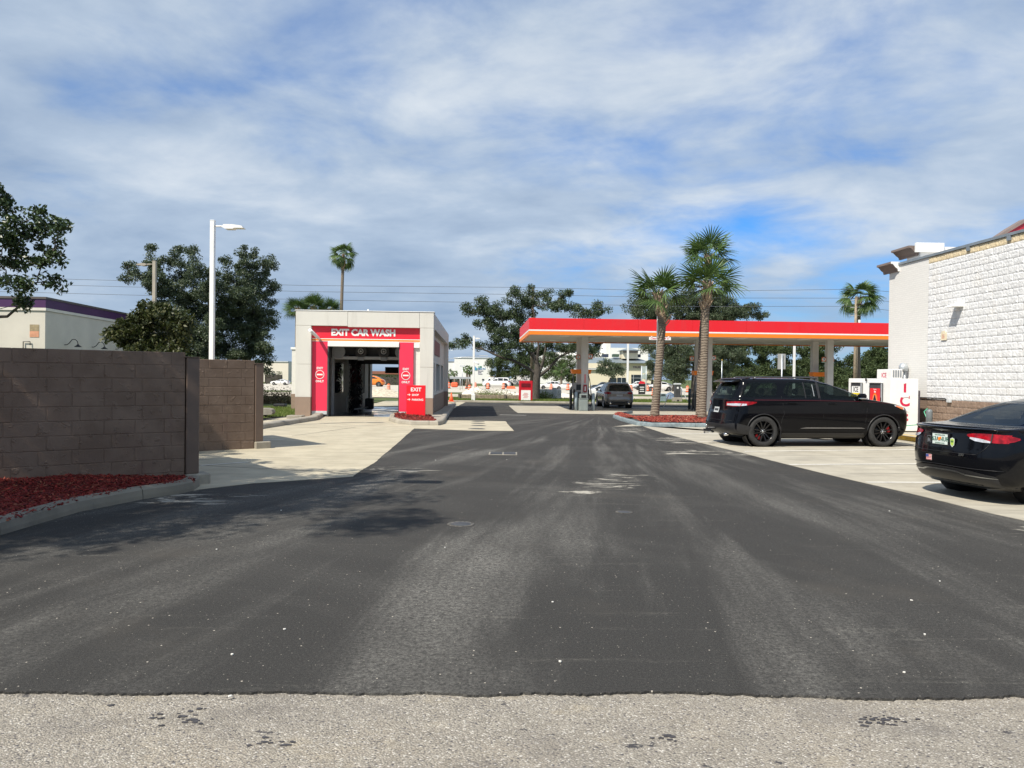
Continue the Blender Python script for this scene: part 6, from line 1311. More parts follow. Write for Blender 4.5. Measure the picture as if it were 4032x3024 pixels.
SW = [[(-1.95, 1.15, 1.20), (-1.75, 1.13, 1.48), (-1.15, 1.12, 1.54)], [(-1.05, 1.12, 1.54), (-.25, 1.12, 1.56)], [(-.17, 1.12, 1.56), (.1, 1.12, 1.52), (.55, 1.12, 1.32), (.85, 1.12, 1.16)]]
DW = [[(-1.2, 1.06, 1.1), (-.9, 1.06, 1.3), (-.3, 1.06, 1.37)], [(-.22, 1.06, 1.37), (.1, 1.06, 1.34), (.5, 1.06, 1.18), (.72, 1.06, 1.07)]]
SF = [(.66, 1.16, 1.22), (.62, 1.14, 1.48), (.3, 1.13, 1.56)]; SR = [(.66, 1.14, 1.18), (.60, 1.13, 1.46), (.3, 1.12, 1.54)]
DF = [(.66, 1.05, 1.1), (.55, 1.05, 1.32), (.3, 1.05, 1.38)]
wp = paint('white_car_paint', (0.72, 0.72, 0.71), 0.25, 0.8, 0.04); sp_ = paint('silver_taupe_paint', (0.27, 0.255, 0.235), 0.25, 0.8, 0.08, 0.4); kp = paint('dark_grey_paint', (0.025, 0.028, 0.032), 0.2, 0.9, 0.05)
def lex(t, sh):
    for s in (-1, 1):
        MB().tube([(-1.7, s * .62, 1.62), (-1.6, s * .62, 1.675), (-.2, s * .60, 1.68), (-.1, s * .60, 1.64)], .02, 6).build('roof_rail', Mt['grey'], t)
        MB().bbox(.62, .82, min(s * .92, s * 1.10), max(s * .92, s * 1.10), 1.08, 1.22, .03).build('mirror', sp_, t)
        MB().tube([(-2.2, s * .6, .33), (-2.38, s * .6, .33)], .045, 10).build('exhaust_tip', Mt['chrome'], t)
    w = MB(); end_patch(w, sh, mirror_cols([(.86, .30, .46), (.7, .28, .34), (.45, .28, .30)]), -1, .012); end_patch(w, sh, mirror_cols([(.55, .36, .48), (.1, .36, .50)]), -1, .012); w.build('lower_trim', Mt['dark'], t)
    w = MB(); end_patch(w, sh, [(-.20, .78, .90), (.20, .78, .90)], -1, .014); w.build('number_plate', Mt['ltgrey'], t); w = MB(); end_patch(w, sh, mirror_cols([(.74, .36, .385), (.2, .46, .485)]), -1, .016); w.build('bumper_line', Mt['chrome'], t)
p = P(2417, 1500, 51.8)
generic('silver_crossover', 'silver grey crossover seen from behind at the fuel pump marked 2', 'SUV', (p.x, 51.8, zg(52)), PI / 2 + math.radians(2), SUVL, sp_, (-1.40, 1.40), .37, 1.89, SW, SF, SR, (.72, .92), hi=True, extra=lex)
GR = 'cars stopped on the far road'
def ped(t, sh): pass
def pick(name, label, loc, rz, pt, group=None, sc=1.0):
    low = [(.35, 2.7, -2.8, .9, .3, .1), (.5, 2.85, -2.9, .98, .4, .1), (.85, 2.85, -2.9, 1.0, .4, .1), (1.05, 2.75, -2.9, .99, .4, .1), (1.15, 2.3, -2.88, .96, .3, .1), (1.2, 1.5, -2.86, .94, .3, .1)]
    cab = [(1.1, 1.35, -.95, .92, .2, .12), (1.3, 1.0, -.93, .88, .2, .12), (1.6, .55, -.88, .80, .22, .12), (1.84, .25, -.8, .72, .25, .12), (1.9, 0, -.6, .5, .2, .1)]
    t = thing(name, label, 'pickup truck', loc, rz, group); sh = Shell(low); shell_body(t, sh, pt, (-1.75, 1.85), .40, .46, 2.0, False); c = Shell(cab); b = c.mesh(pt, (), 5, 20).build('cab', pt, t)
    MB().box(-2.82, -1.0, -.82, .82, 1.15, 1.21).build('bed_cover', Mt['trimb'], t)
    for s in (-1, 1):
        for cols in ([(-.75, 1.28, 1.72), (.0, 1.28, 1.76)], [(.08, 1.28, 1.76), (.3, 1.28, 1.72), (.85, 1.28, 1.36)]): w = MB(); side_patch(w, c, cols, s, .01, step=.2, rows=3); w.build('side_window', Mt['glass'], t)
        for a in (-1.75, 1.85): wheel(t, a, s * .88, s, .40, .25, Mt['rims'], 5, None, False, False)
        w = MB(); end_patch(w, sh, [(s * .95, .85, 1.0), (s * .6, .85, 1.0)], 1, .012, rows=2); w.build('headlight', Mt['lensw'], t); w = MB(); end_patch(w, sh, [(s * .95, .8, 1.1), (s * .8, .8, 1.1)], -1, .012, rows=2); w.build('tail_light', Mt['taill'], t)
    w = MB(); end_patch(w, c, mirror_cols([(.7, 1.25, 1.3), (.6, 1.25, 1.74), (.3, 1.25, 1.78)]), 1, .01, step=.15, rows=3); w.build('windscreen', Mt['glass'], t)
    return t
def at_far(x, ybase, ymul=1.0):
    p = G(x, ybase); return (p.x, p.y, zg(p.y))
# far traffic: all heading left
def far(kind, x, yb, width_px, label, rz=PI, pt=None):
    p = G(x, yb); pt = pt or wp; span = width_px / 3.9375 * p.y / FPX
    if kind == 'suv': t = generic('white_suv' if pt is wp else 'dark_suv', label, 'SUV', p, rz, SUVL, pt, (-1.4, 1.4), .37, 1.89, SW, SF, SR, (.72, .92), group=GR); L = 4.7
    elif kind == 'sedan': t = generic('white_sedan' if pt is wp else 'dark_sedan', label, 'car', p, rz, SEDL, pt, (-1.36, 1.38), .34, 1.85, DW, DF, [(.62, 1.06, 1.1), (.55, 1.06, 1.3), (.3, 1.06, 1.36)], (.62, .75), group=GR); L = 4.8
    elif kind == 'van': t = generic('white_van', label, 'van', p, rz, VANL, pt, (-1.65, 1.75), .37, 2.0, [[(.72, 1.3, 1.82), (.9, 1.3, 1.80), (1.35, 1.3, 1.5)]], [(.8, 1.3, 1.4), (.75, 1.3, 1.85), (.3, 1.3, 1.9)], None, (.75, 1.0), group=GR); L = 5.5
    elif kind == 'pickup': t = pick('white_pickup' if pt is wp else 'dark_pickup', label, p, rz, pt, GR); L = 5.7
    s = span / L; t.scale = (s,) * 3
    return t
far('van', 2048, 1521, 113, 'white cargo van with plain sides behind the red donation bin'); 
v2 = far('van', 1942, 1519, 86, 'white work van with ladders on its roof behind the white SUV')
MB().tube([(-2.2, .4, 2.35), (1.2, .4, 2.3)], .05, 6).tube([(-2.3, -.3, 2.38), (1.0, -.3, 2.33)], .05, 6).tube([(-2.2, -.6, 2.2), (-2.2, .6, 2.2)], .04, 6).tube([(.6, -.6, 2.2), (.6, .6, 2.2)], .04, 6).build('roof_rack', simple('ladder_wood', (0.5, 0.38, 0.22), 0.7), v2)
MB().box(-1.0, -.1, 0.99, 1.012, 1.3, 1.6).box(-1.0, -.1, -1.012, -.99, 1.3, 1.6).build('side_print', simple('van_print', (0.45, 0.25, 0.25), 0.6), v2)
far('suv', 1955, 1526, 113, 'white SUV with dark roof rails in front of the two white vans')
far('suv', 2164, 1531, 85, 'white SUV behind another white car, just right of the oak trunk')
far('sedan', 2226, 1534, 92, 'white coupe partly hidden by the left fuel column')
far('pickup', 2505, 1531, 89, 'white pickup truck in front of the bank building')
far('sedan', 2540, 1536, 90, 'dark sedan between the white pickup and the white sedan by the bank', pt=kp)
far('sedan', 2594, 1540, 124, 'white sedan behind the left palm trunk, tail to the right')
far('sedan', 2832, 1535, 60, 'white sedan just right of the middle canopy column')
far('sedan', 1104, 1516, 76, 'white car at the far left, cut off by the car wash annex')
far('pickup', 2370, 1534, 90, 'dark pickup truck seen past the roof of the silver crossover', pt=kp)
a = G(2258, 1578); t_ = generic('white_hatchback', 'white car nose poking out left of the fuel pumps', 'car', (a.x + 2.4, a.y, zg(a.y)), PI, SEDL, wp, (-1.36, 1.38), .34, 1.85, DW, DF, None, (.62, .75), group=None)
# small orange car beyond the bay
op = paint('orange_paint', (0.80, 0.22, 0.02), 0.25, 0.8, 0.03)
BUG = [(.22, 1.7, -1.8, .72, .3, .3), (.4, 1.95, -2.0, .84, .6, .6), (.6, 2.0, -2.04, .88, .7, .7), (.8, 1.85, -1.95, .88, .8, .7), (.95, 1.5, -1.8, .86, .7, .7), (1.05, 1.0, -1.6, .82, .5, .7), (1.25, .65, -1.3, .72, .5, .7), (1.42, .2, -.8, .55, .5, .6), (1.48, -.1, -.4, .25, .2, .2)]
p = G(1478, 1522); o = generic('orange_car', 'small rounded orange car seen through the car wash bay', 'car', (p.x - 0.9, p.y, zg(p.y)), PI, BUG, op, (-1.25, 1.25), .33, 1.72, [[(-1.1, 1.05, 1.1), (-.6, 1.05, 1.32), (-.1, 1.05, 1.36)], [(0, 1.05, 1.36), (.5, 1.05, 1.15)]], [(.6, 1.0, 1.1), (.5, 1.0, 1.35), (.2, 1.0, 1.4)], [(.5, 1.0, 1.1), (.4, 1.0, 1.35), (.2, 1.0, 1.38)], (.6, .7)); o.scale = (1.35,) * 3
# ------------------------------------------------------------------ traffic drums, cone and barriers
od = simple('drum_orange', (0.80, 0.13, 0.03), 0.5, 0.12, 6); dw = simple('drum_white', (0.66, 0.55, 0.46), 0.4, 0.1)
def drum0():
    t = thing('traffic_drum', 'drum', 'traffic drum', (0, 0, 0), 0, 'orange and white traffic drums along the road works')
    MB().lathe([(.36, 0), (.36, .06), (.30, .07), (0, .07)], 16).build('rubber_base', Mt['black'], t)
    zs = [.07, .27, .37, .52, .62, .77, .87, .97]; rs = [.285, .275, .265, .26, .25, .245, .235, .225]
    for i in range(7): MB().lathe([(rs[i], zs[i]), (rs[i] - .004, zs[i + 1])], 18).build('band', od if i % 2 == 0 else dw, t)
    MB().lathe([(.225, .97), (.18, 1.0), (0, 1.0)], 18).build('lid', od, t); MB().box(-.09, .09, -.015, .015, 1.0, 1.08).build('handle', od, t)
    return t
D0 = drum0(); first = True
for x, yb, top, lab in ((1767, 1530, 1505, 'traffic drum nearest the car wash corner, in front of the orange netting'), (1839, 1531, 1505, 'traffic drum under the small twin palms, left of a nearer drum'), (1849, 1545, 1519, 'traffic drum standing lowest, just left of the white light pole'), (1872, 1527, 1508, 'traffic drum just right of the white light pole'),
                        (1921, 1532, 1507, 'traffic drum in front of the nose of the white SUV'), (1982, 1532, 1508, 'traffic drum in front of the tail of the white SUV'), (2170, 1536, 1512, 'traffic drum right of the oak in front of a white SUV'), (2236, 1537, 1512, 'traffic drum in front of the white coupe by the fuel column'),
                        (2485, 1540, 1516, 'traffic drum in front of the white pickup by the silver crossover'), (2550, 1541, 1517, 'traffic drum in front of the white sedan left of the left palm'), (2574, 1560, 1536, 'traffic drum half hidden behind the left palm trunk'), (2661, 1543, 1519, 'traffic drum left of the air machine'), (2707, 1545, 1519, 'traffic drum right of the air machine'), (1530, 1540, 1511, 'traffic drum seen through the car wash bay')):
    p = G(x, yb); sc = P(x, top, p.y).z - p.z; sc = max(.9, min(1.5, sc / 1.05))
    if first: d = D0; first = False; d.location = p; d['label'] = lab; d.scale = (sc,) * 3
    else: copy_thing(D0, p, 0, lab, scale=sc)
p = P(1777, 1576, 57.0); t = thing('traffic_cone', 'bright orange traffic cone on the small mulch strip behind the car wash', 'traffic cone', (p.x, 57.0, zg(57) + 0.1))
MB().bbox(-.22, .22, -.22, .22, 0, .04, .01).build('base', od, t); MB().lathe([(.15, .04), (.12, .2), (.03, .68), (0, .69)], 18).build('cone', simple('cone_orange', (0.95, 0.10, 0.02), 0.5), t); t.scale = (1.1, 1.1, .95)
a = G(1789, 1525); MB().bbox(-.65, .65, 0, .8, 0, .9, .2).build('barrier_netting', simple('orange_netting', (0.75, 0.12, 0.05), 0.8, 0.4, 12), loc=a, label='heap of orange safety netting beside the leftmost drum', cat='netting')
a = G(2012, 1531); MB().prism([(-.8, 0), (.8, 0), (.65, .45), (-.65, .45)], 'y', 0, .5).build('road_barrier', simple('barrier_orange', (0.80, 0.16, 0.07), 0.6, 0.15), loc=a, label='low orange road barrier left of the donation bin', cat='barrier')
bpy.context.view_layer.update()
# ------------------------------------------------------------------ vegetation
NR = np.random.default_rng(11)
def leaf_mesh(name, cen, length, wid, mat_, up=0.3, fold=True):
    n_ = len(cen); a = NR.normal(size=(n_, 3)); a[:, 2] += up * 0.3; a /= np.linalg.norm(a, axis=1)[:, None]
    b = np.cross(a, NR.normal(size=(n_, 3))); b /= np.linalg.norm(b, axis=1)[:, None]
    l = (length * NR.uniform(0.7, 1.25, n_))[:, None]; w = (wid * NR.uniform(0.7, 1.2, n_))[:, None]
    v = np.stack([cen - a * l / 2, cen + b * w / 2 + a * l * 0.08, cen + a * l / 2, cen - b * w / 2 + a * l * 0.08], 1).reshape(-1, 3)
    me = bpy.data.meshes.new(name); me.vertices.add(n_ * 4); me.vertices.foreach_set('co', v.ravel().astype(np.float32))
    me.loops.add(n_ * 4); me.loops.foreach_set('vertex_index', np.arange(n_ * 4, dtype=np.int32)); me.polygons.add(n_)
    me.polygons.foreach_set('loop_start', np.arange(0, n_ * 4, 4, dtype=np.int32)); me.update(calc_edges=True); me.materials.append(mat_); return me
def limb(mb, a, b, r0, r1, sag=0.0, n_=6, jit=0.06):
    L_ = (b - a).length; pts = []
    for i in range(n_ + 1):
        t = i / n_; p = a.lerp(b, t); p.z += sag * math.sin(PI * t) * L_
        if 0 < i < n_: p += Vector((rnd.gauss(0, jit), rnd.gauss(0, jit), rnd.gauss(0, jit))) * L_ * 0.6
        pts.append(p)
    mb.tube(pts, [r0 + (r1 - r0) * i / n_ for i in range(n_ + 1)], 7 if r0 > 0.05 else 4, cap=False); return pts
def tree(name, label, cat, base, lobes, leafmat, leaf, dens=1.0, trunk_r=0.25, forks=None, group=None, cl_r=0.55, nclus=1.0, bark='bark', limbs=(), twig=True, keep=None, stems=1, depthf=0.8, trunk_h=None):
    """lobes: (centre, (rx, ry, rz)); twigs reach every leaf cluster"""
    base = Vector(base); t = thing(name, label, cat, base, 0, group); mb = MB(); z0 = Vector((0, 0, 0))
    lob = [(Vector(c) - base, r) for c, r in lobes]; cz = sum(c.z for c, _ in lob) / len(lob); mid = sum((c for c, _ in lob), Vector()) / len(lob)
    fk = []
    for s in range(stems):
        f = Vector((mid.x * (0.35 if stems == 1 else 0.75) + rnd.gauss(0, 0.15 + (stems - 1) * .25), mid.y * 0.35 + rnd.gauss(0, 0.1 + (stems - 1) * .3), trunk_h if trunk_h else cz * 0.42)) if not forks else Vector(forks[s % len(forks)]) - base
        b0 = Vector((rnd.gauss(0, .5) * (stems > 1), rnd.gauss(0, .3) * (stems > 1), -0.1)); limb(mb, b0, f, trunk_r * (1.25 if stems == 1 else .8), trunk_r * .8, 0, 5, 0.015); fk.append(f)
    for a, bb_, r in limbs: 
        pts = [Vector(q) - base for q in a]; mb.tube(pts, [bb_ + (r - bb_) * i / (len(pts) - 1) for i in range(len(pts))], 8, cap=False)
    cents = []; nodes = [(f, trunk_r * .62) for f in fk]
    for a, bb_, r in limbs: nodes += [(Vector(q) - base, max(r, .08)) for q in a[2:]]
    for c, r in sorted(lob, key=lambda q: min((q[0] - f).length for f in fk)):
        rr = tuple(x * 1.12 for x in r)
        nd = min(nodes, key=lambda q: (q[0] - c).length + 0.25 * min((q[0] - f).length for f in fk) - q[1] * 1.0); r0_ = max(nd[1] * .72, trunk_r * .10)
        pts = limb(mb, nd[0], c, r0_, max(trunk_r * .06, r0_ * .4), 0.05, 6, 0.07)
        for i, q in enumerate(pts[2:]): nodes.append((q, r0_ * (1 - .1 * i) * .9))
        k = max(4, int(nclus * (rr[0] * rr[1] * rr[2]) ** (1 / 1.5) / (cl_r ** 2) * 5.5))
        for _ in range(k):
            d = Vector((rnd.gauss(0, 1), rnd.gauss(0, 1), rnd.gauss(0, 1))).normalized() * (rnd.random() ** 0.45)
            q = c + Vector((d.x * rr[0], d.y * rr[1], d.z * rr[2]))
            if keep and not keep(q + base): continue
            cents.append(q)
            if twig and rnd.random() < .6: limb(mb, pts[rnd.choice((3, 4, 5, 6))], q, trunk_r * .08, trunk_r * .025, 0.03, 3, 0.08)
    mb.build('trunk', Mt[bark], t)
    C_ = []
    for q in cents:
        m = max(6, int(dens * rnd.uniform(0.5, 1.5) * 60)); g = NR.normal(size=(m, 3)); g /= np.linalg.norm(g, axis=1)[:, None]
        rr = cl_r * rnd.uniform(0.65, 1.2); g = g * (NR.random(m) ** 0.45)[:, None] * rr * np.array([1, 1, 0.75]); C_.append(g + np.array(q))
    link('crown', leaf_mesh('crown', np.concatenate(C_), leaf, leaf * 0.5, Mt[leafmat]), t); return t
def lobes_px(lst, ox, oy, zoom, Y, dY=0.15, depth=1.0):
    out = []
    for x, y, rx, ry in lst:
        k = 1 / zoom / 3.9375 * Y / FPX; Yc = Y + rnd.uniform(-1, 1) * dY * 10 * depth
        out.append((P(ox + x / zoom, oy + y / zoom, Yc), (rx * k, min(rx * k, 3) * 0.9, ry * k)))
    return out
def inframe_guard(p):  # keep the high crown beyond the left edge of the drive
    return p.x / p.y < -0.70 if p.y > 0 else True
# tree whose low branch hangs into view at the far left, and the tree in the bed that shades the wall
L_ = lobes_px([(60, 230, 90, 80), (180, 330, 110, 90), (330, 330, 100, 80), (470, 400, 85, 80), (250, 470, 150, 90), (430, 560, 80, 60), (60, 480, 110, 120), (120, 660, 120, 90), (330, 680, 120, 70), (400, 830, 80, 50), (180, 850, 100, 80), (50, 810, 90, 90), (20, 170, 30, 50), (190, 985, 30, 30), (-120, 500, 200, 300), (-200, 200, 200, 200)], 0, 700, 2.011, 12.5, 0.03)
bx = Vector((-10.6, 12.8, 0))
tree('shade_tree', 'leafy dark green tree reaching into view above the block wall at the far left', 'tree', bx, L_ + [(Vector((-10.8, 12.5, 5.2)), (1.6, 1.6, 1.2)), (Vector((-11.5, 12, 6.3)), (1.5, 1.5, 1.1))], 'leafnear', 0.085, 0.85, 0.11, cl_r=0.16, nclus=0.6, trunk_h=2.2)
sl = [(Vector((-9.1 + rnd.uniform(-2.6, 2.9), 6.1 + rnd.uniform(-2.5, 2.6), 6.2 + rnd.uniform(-1.9, 2.0))), (0.85, 0.85, 0.5)) for _ in range(34)]
tree('bed_tree', 'tree beyond the left edge of view whose branches shade the near wall', 'tree', (-9.4, 5.2, 0.1), sl, 'leafnear', 0.12, 0.85, 0.13, cl_r=0.36, nclus=1.0, keep=inframe_guard)
# two tall loose trees and a broad-leaved bush behind the walls
A = lobes_px([(1035, 690, 45, 80), (1200, 560, 38, 60), (1250, 690, 90, 80), (1400, 610, 70, 80), (1520, 590, 60, 65), (1450, 760, 120, 100), (1170, 800, 100, 80), (1570, 740, 80, 90), (1600, 900, 100, 110), (1350, 900, 120, 100), (1500, 1050, 120, 120), (1380, 1130, 100, 120), (1620, 1100, 90, 110), (1000, 800, 30, 30), (1560, 1300, 120, 110), (1300, 1080, 110, 100), (1450, 1250, 140, 120), (1350, 1380, 140, 90), (1600, 1420, 120, 80), (1480, 930, 120, 100), (1250, 830, 90, 90), (1660, 900, 90, 100), (1690, 1060, 90, 110), (1660, 1210, 90, 100), (1690, 780, 50, 70)], 0, 700, 2.011, 46)
a = G(700, 1590); tree('tall_tree', 'tall loose tree left of the white light pole, tan pole showing through it', 'tree', (P(720, 1500, 46).x, 46, zg(46)), A, 'oakleaf2', 0.13, 2.0, 0.11, cl_r=0.36, nclus=0.8, stems=4, group='loose trees behind the block walls')
B = lobes_px([(1780, 690, 50, 60), (1920, 630, 60, 70), (2000, 720, 110, 85), (2130, 690, 60, 60), (1850, 820, 110, 95), (2050, 850, 120, 100), (2160, 950, 50, 100), (1800, 980, 120, 110), (1980, 1020, 120, 110), (2120, 1130, 70, 120), (1770, 1180, 120, 120), (1930, 1220, 120, 120), (2090, 1330, 60, 100), (1780, 1350, 110, 90), (1960, 1400, 110, 90), (2010, 600, 20, 40), (1880, 1100, 130, 120), (2020, 1250, 120, 120), (1700, 1300, 120, 110), (2100, 1450, 70, 80), (1880, 1450, 110, 80), (1720, 850, 60, 90), (2060, 1130, 110, 110), (1950, 920, 120, 100)], 0, 700, 2.011, 48)
tree('tall_tree', 'tall loose tree between the white light pole and the car wash', 'tree', (P(950, 1500, 48).x, 48, zg(48)), B, 'oakleaf2', 0.13, 2.0, 0.11, cl_r=0.36, nclus=0.8, stems=4, group='loose trees behind the block walls')
C2 = lobes_px([(890, 1240, 60, 45), (1000, 1190, 85, 75), (1150, 1150, 100, 100), (1180, 1050, 45, 45), (1300, 1120, 110, 100), (1420, 1170, 85, 110), (1080, 1290, 110, 70), (1280, 1290, 150, 80), (1430, 1310, 70, 70), (1200, 1400, 200, 90)], 0, 700, 2.011, 27, 0.05)
tree('magnolia', 'broad leaved olive green bush behind the near block wall', 'bush', (P(600, 1500, 27).x, 27, 0), C2, 'magleaf', 0.16, 1.3, 0.10, cl_r=0.30, nclus=1.2, stems=2)
# big oak behind the canopy corner
Yo = 66; OB = (P(2109, 1500, Yo).x, Yo, zg(Yo))
def o4(x, y, Y=Yo): return P(1700 + x / 3.016, 1100 + y / 3.016, Y)
O = lobes_px([(250, 790, 55, 40), (330, 760, 80, 55), (430, 700, 65, 80), (560, 790, 60, 45), (420, 330, 50, 40), (500, 390, 80, 80), (520, 540, 60, 50), (620, 290, 90, 90), (640, 430, 120, 90), (760, 330, 110, 90), (720, 570, 140, 80), (960, 160, 80, 60), (1000, 260, 120, 80), (1150, 150, 90, 80), (1200, 270, 110, 90), (1350, 190, 90, 70), (1420, 300, 110, 80), (1560, 190, 70, 70), (1640, 160, 35, 50), (1560, 330, 110, 80), (1700, 360, 80, 70),
             (900, 440, 160, 90), (1080, 450, 160, 90), (860, 640, 160, 90), (1020, 640, 150, 110), (760, 760, 110, 80), (900, 820, 130, 70), (1080, 800, 130, 90), (1260, 830, 130, 80), (1450, 820, 130, 80), (1600, 830, 130, 70), (1760, 820, 110, 80), (1980, 850, 80, 70), (1950, 790, 100, 60), (1880, 900, 70, 50), (1900, 400, 90, 70), (2020, 350, 90, 70), (1950, 300, 40, 40), (1820, 420, 70, 60)], 1700, 1100, 3.016, Yo)
Lm = [([o4(1240, 1250), o4(1235, 1130), o4(1190, 1085), o4(1060, 1010), o4(960, 960), o4(850, 935), o4(740, 890), o4(660, 850), o4(600, 830), o4(510, 815)], .16, .05),
      ([o4(1235, 1440), o4(1240, 1300), o4(1250, 1180), o4(1265, 1080), o4(1250, 1000), o4(1200, 900), o4(1100, 800)], .36, .12), ([o4(1260, 1120), o4(1300, 1050), o4(1330, 940), o4(1360, 800), o4(1380, 600)], .17, .08),
      ([o4(1270, 1150), o4(1380, 1070), o4(1440, 1000), o4(1520, 920), o4(1640, 860), o4(1780, 830)], .15, .05), ([o4(1260, 1080), o4(1250, 950), o4(1270, 800), o4(1230, 500), o4(1200, 320)], .15, .05)]
tree('oak_tree', 'large spreading oak behind the red bin and the canopy corner', 'tree', OB, O, 'oakleaf', 0.165, 2.1, 0.30, forks=[o4(1255, 1000), o4(1000, 760), o4(1330, 850)], cl_r=0.50, nclus=0.85, limbs=Lm, trunk_h=3)
Y2 = 82; O2 = lobes_px([(390, 700, 80, 50), (520, 680, 100, 70), (650, 700, 100, 70), (780, 640, 100, 80), (900, 700, 110, 70), (1010, 640, 90, 70), (1120, 700, 100, 60), (1250, 730, 90, 50), (1350, 770, 50, 30), (560, 760, 160, 60), (850, 780, 160, 60), (1100, 770, 160, 50), (640, 1030, 110, 60), (780, 1050, 130, 70), (950, 1080, 130, 90), (1100, 1060, 120, 90), (700, 1180, 110, 80), (1000, 1200, 120, 80), (480, 1000, 60, 40)], 2300, 850, 1.951, Y2)
tree('oak_tree', 'wide oak rising behind the middle of the canopy and the cabbage palms', 'tree', (P(2733, 1500, Y2).x, Y2, zg(Y2)), O2, 'oakleaf2', 0.18, 2.2, 0.30, cl_r=0.60, nclus=1.3, group=None)
# trees about the bank and the dense line to the right
def pxtree(label, base_px, Y, lst, ox, oy, zoom, mt='bgleaf', leaf=0.28, tr=0.2, cl=0.7, nc=1.0, nm='street_tree', st=1, dens=1.2, gr='trees beyond the far road'):
    return tree(nm, label, 'tree', (P(base_px, 1500, Y).x, Y, zg(Y)), lobes_px(lst, ox, oy, zoom, Y), mt, leaf, dens, tr, cl_r=cl, nclus=nc, stems=st, group=gr)
pxtree('round small tree in front of the left end of the bank', 2395, 142, [(120, 640, 100, 100), (230, 600, 90, 90), (330, 660, 110, 90), (440, 700, 100, 90), (530, 730, 70, 70), (200, 780, 180, 90), (400, 830, 160, 80), (60, 760, 70, 80)], 2350, 1320, 5.53, 'oakleaf2', .3, .2, .7, .9)
pxtree('upright dark tree right of the bank lettering', 2566, 128, [(1200, 430, 60, 60), (1180, 560, 90, 90), (1130, 700, 90, 110), (1230, 720, 90, 130), (1180, 880, 100, 90)], 2350, 1320, 5.53, 'oakleaf2')
pxtree('broad tree behind the two palm trunks', 2650, 122, [(1550, 500, 120, 120), (1700, 480, 130, 120), (1600, 700, 150, 130), (1780, 700, 130, 140), (1900, 560, 130, 140), (1650, 880, 150, 100), (1900, 800, 120, 120), (1850, 960, 150, 60)], 2350, 1320, 5.53)
pxtree('dense rounded tree left of the oak trunk beyond the vans', 1990, 165, [(760, 1000, 90, 70), (860, 960, 110, 70), (1000, 990, 130, 90), (1120, 960, 110, 90), (820, 1100, 140, 70), (1020, 1110, 160, 70), (1200, 1050, 110, 110)], 1700, 1100, 3.016, 'bgleaf', .35, .25, .9, 1.1)
pxtree('dense dark trees right of the oak trunk beyond the road', 2180, 160, [(1380, 980, 120, 90), (1500, 1050, 120, 90), (1620, 980, 110, 90), (1450, 1140, 140, 60), (1660, 1100, 90, 90), (1700, 1180, 80, 50)], 1700, 1100, 3.016, 'bgleaf', .35, .25, .9, 1.0)
k = 0
labs = ['first tree of the dense line right of the middle column', 'second tree of the dense line, before the blank road sign', 'dense tree behind the blank road sign', 'dense tree behind the white square pole', 'dense tree right of the white square pole', 'dense tree left of the right hand columns', 'dense tree behind the right hand columns', 'tree just right of the right hand columns, sky above it', 'dark tree behind the palm trunk right of the columns', 'dark tree next to the store corner beyond the canopy']
for i, l in enumerate(labs):
    x = 2830 + i * 72; Yb = 108 + (i % 3) * 9; top = 1318 if i < 7 else (1400 if i == 7 else 1372); lst = []
    for j in range(9): xx = x + rnd.uniform(-46, 46); yy = top + 16 + (1500 - top) * rnd.random() ** 0.8; lst.append((xx, yy, rnd.uniform(20, 34), rnd.uniform(16, 26)))
    lst += [(x - 30, 1490, 30, 24), (x + 30, 1492, 30, 24), (x, 1475, 34, 26)]
    pxtree(l, x, Yb, lst, 0, 0, 1.0, 'bgleaf', .32, .22, .80, 1.7, 'background_tree')
def hedge(x0, x1, y, Y, h, label, mt='bgleaf', nm='hedge'):
    a, b = P(x0, 1500, Y), P(x1, 1500, Y); n_ = int((b.x - a.x) * h * 60); n_ = min(n_, 9000)
    cen = np.column_stack([NR.uniform(a.x, b.x, n_), Y + NR.uniform(-.6, .6, n_), zg(Y) + h * NR.random(n_) ** .7]); cen[:, 2] += .15 * np.sin(cen[:, 0] * 1.3)
    t = thing(nm, label, 'hedge', ((a.x + b.x) / 2, Y, zg(Y))); cen -= np.array(t.location)
    MB().box(-(b.x - a.x) / 2, (b.x - a.x) / 2, -.35, .35, 0, h * .75).build('stems', Mt['bark'], t); link('foliage', leaf_mesh('foliage', cen, .28, .16, Mt[mt]), t)
hedge(1044, 1110, 0, 170, 2.6, 'clipped dark hedge behind the white car at the far left'); hedge(1470, 1620, 0, 170, 2.2, 'dark hedge seen through the car wash bay behind the orange car')
hedge(1780, 1835, 0, 170, 1.6, 'clipped hedge in front of the white hospital entrance'); hedge(2960, 3420, 0, 96, 1.3, 'low bushes under the dense line of trees on the right')
hedge(-700, 620, 0, 120, 5.0, 'distant belt of trees beyond the restaurant building'); hedge(3420, 4700, 0, 130, 5.5, 'distant belt of trees behind the store')
# brush heap on the side lawn and weeds along the road works
def brush(x, Y, w, h, label, mt, n_=2600, leafs=None, nm='brush_pile', cat='brush pile'):
    p = P(x, 1500, Y); z = zg(Y); t = thing(nm, label, cat, (p.x, Y, z)); mb = MB(); r = random.Random(int(x))
    for i in range(int(n_ / 12)):
        a = Vector((r.uniform(-w, w) / 2, r.uniform(-.8, .8), r.random() ** 1.5 * h * .5)); d = Vector((r.gauss(0, 1), r.gauss(0, 1), abs(r.gauss(0, .7)))).normalized() * r.uniform(.3, .9) * h
        mb.tube([a, a + d * .5 + Vector((0, 0, .05)), a + d], [.015, .01, .004], 4, cap=False)
    mb.build('twigs', Mt['dryleaf'], t); q = NR.normal(size=(n_, 3)) * np.array([w / 3.6, .5, h / 2.4]); q[:, 2] = np.abs(q[:, 2]); link('leaves', leaf_mesh('leaves', q, .14, .06, Mt[mt]), t)
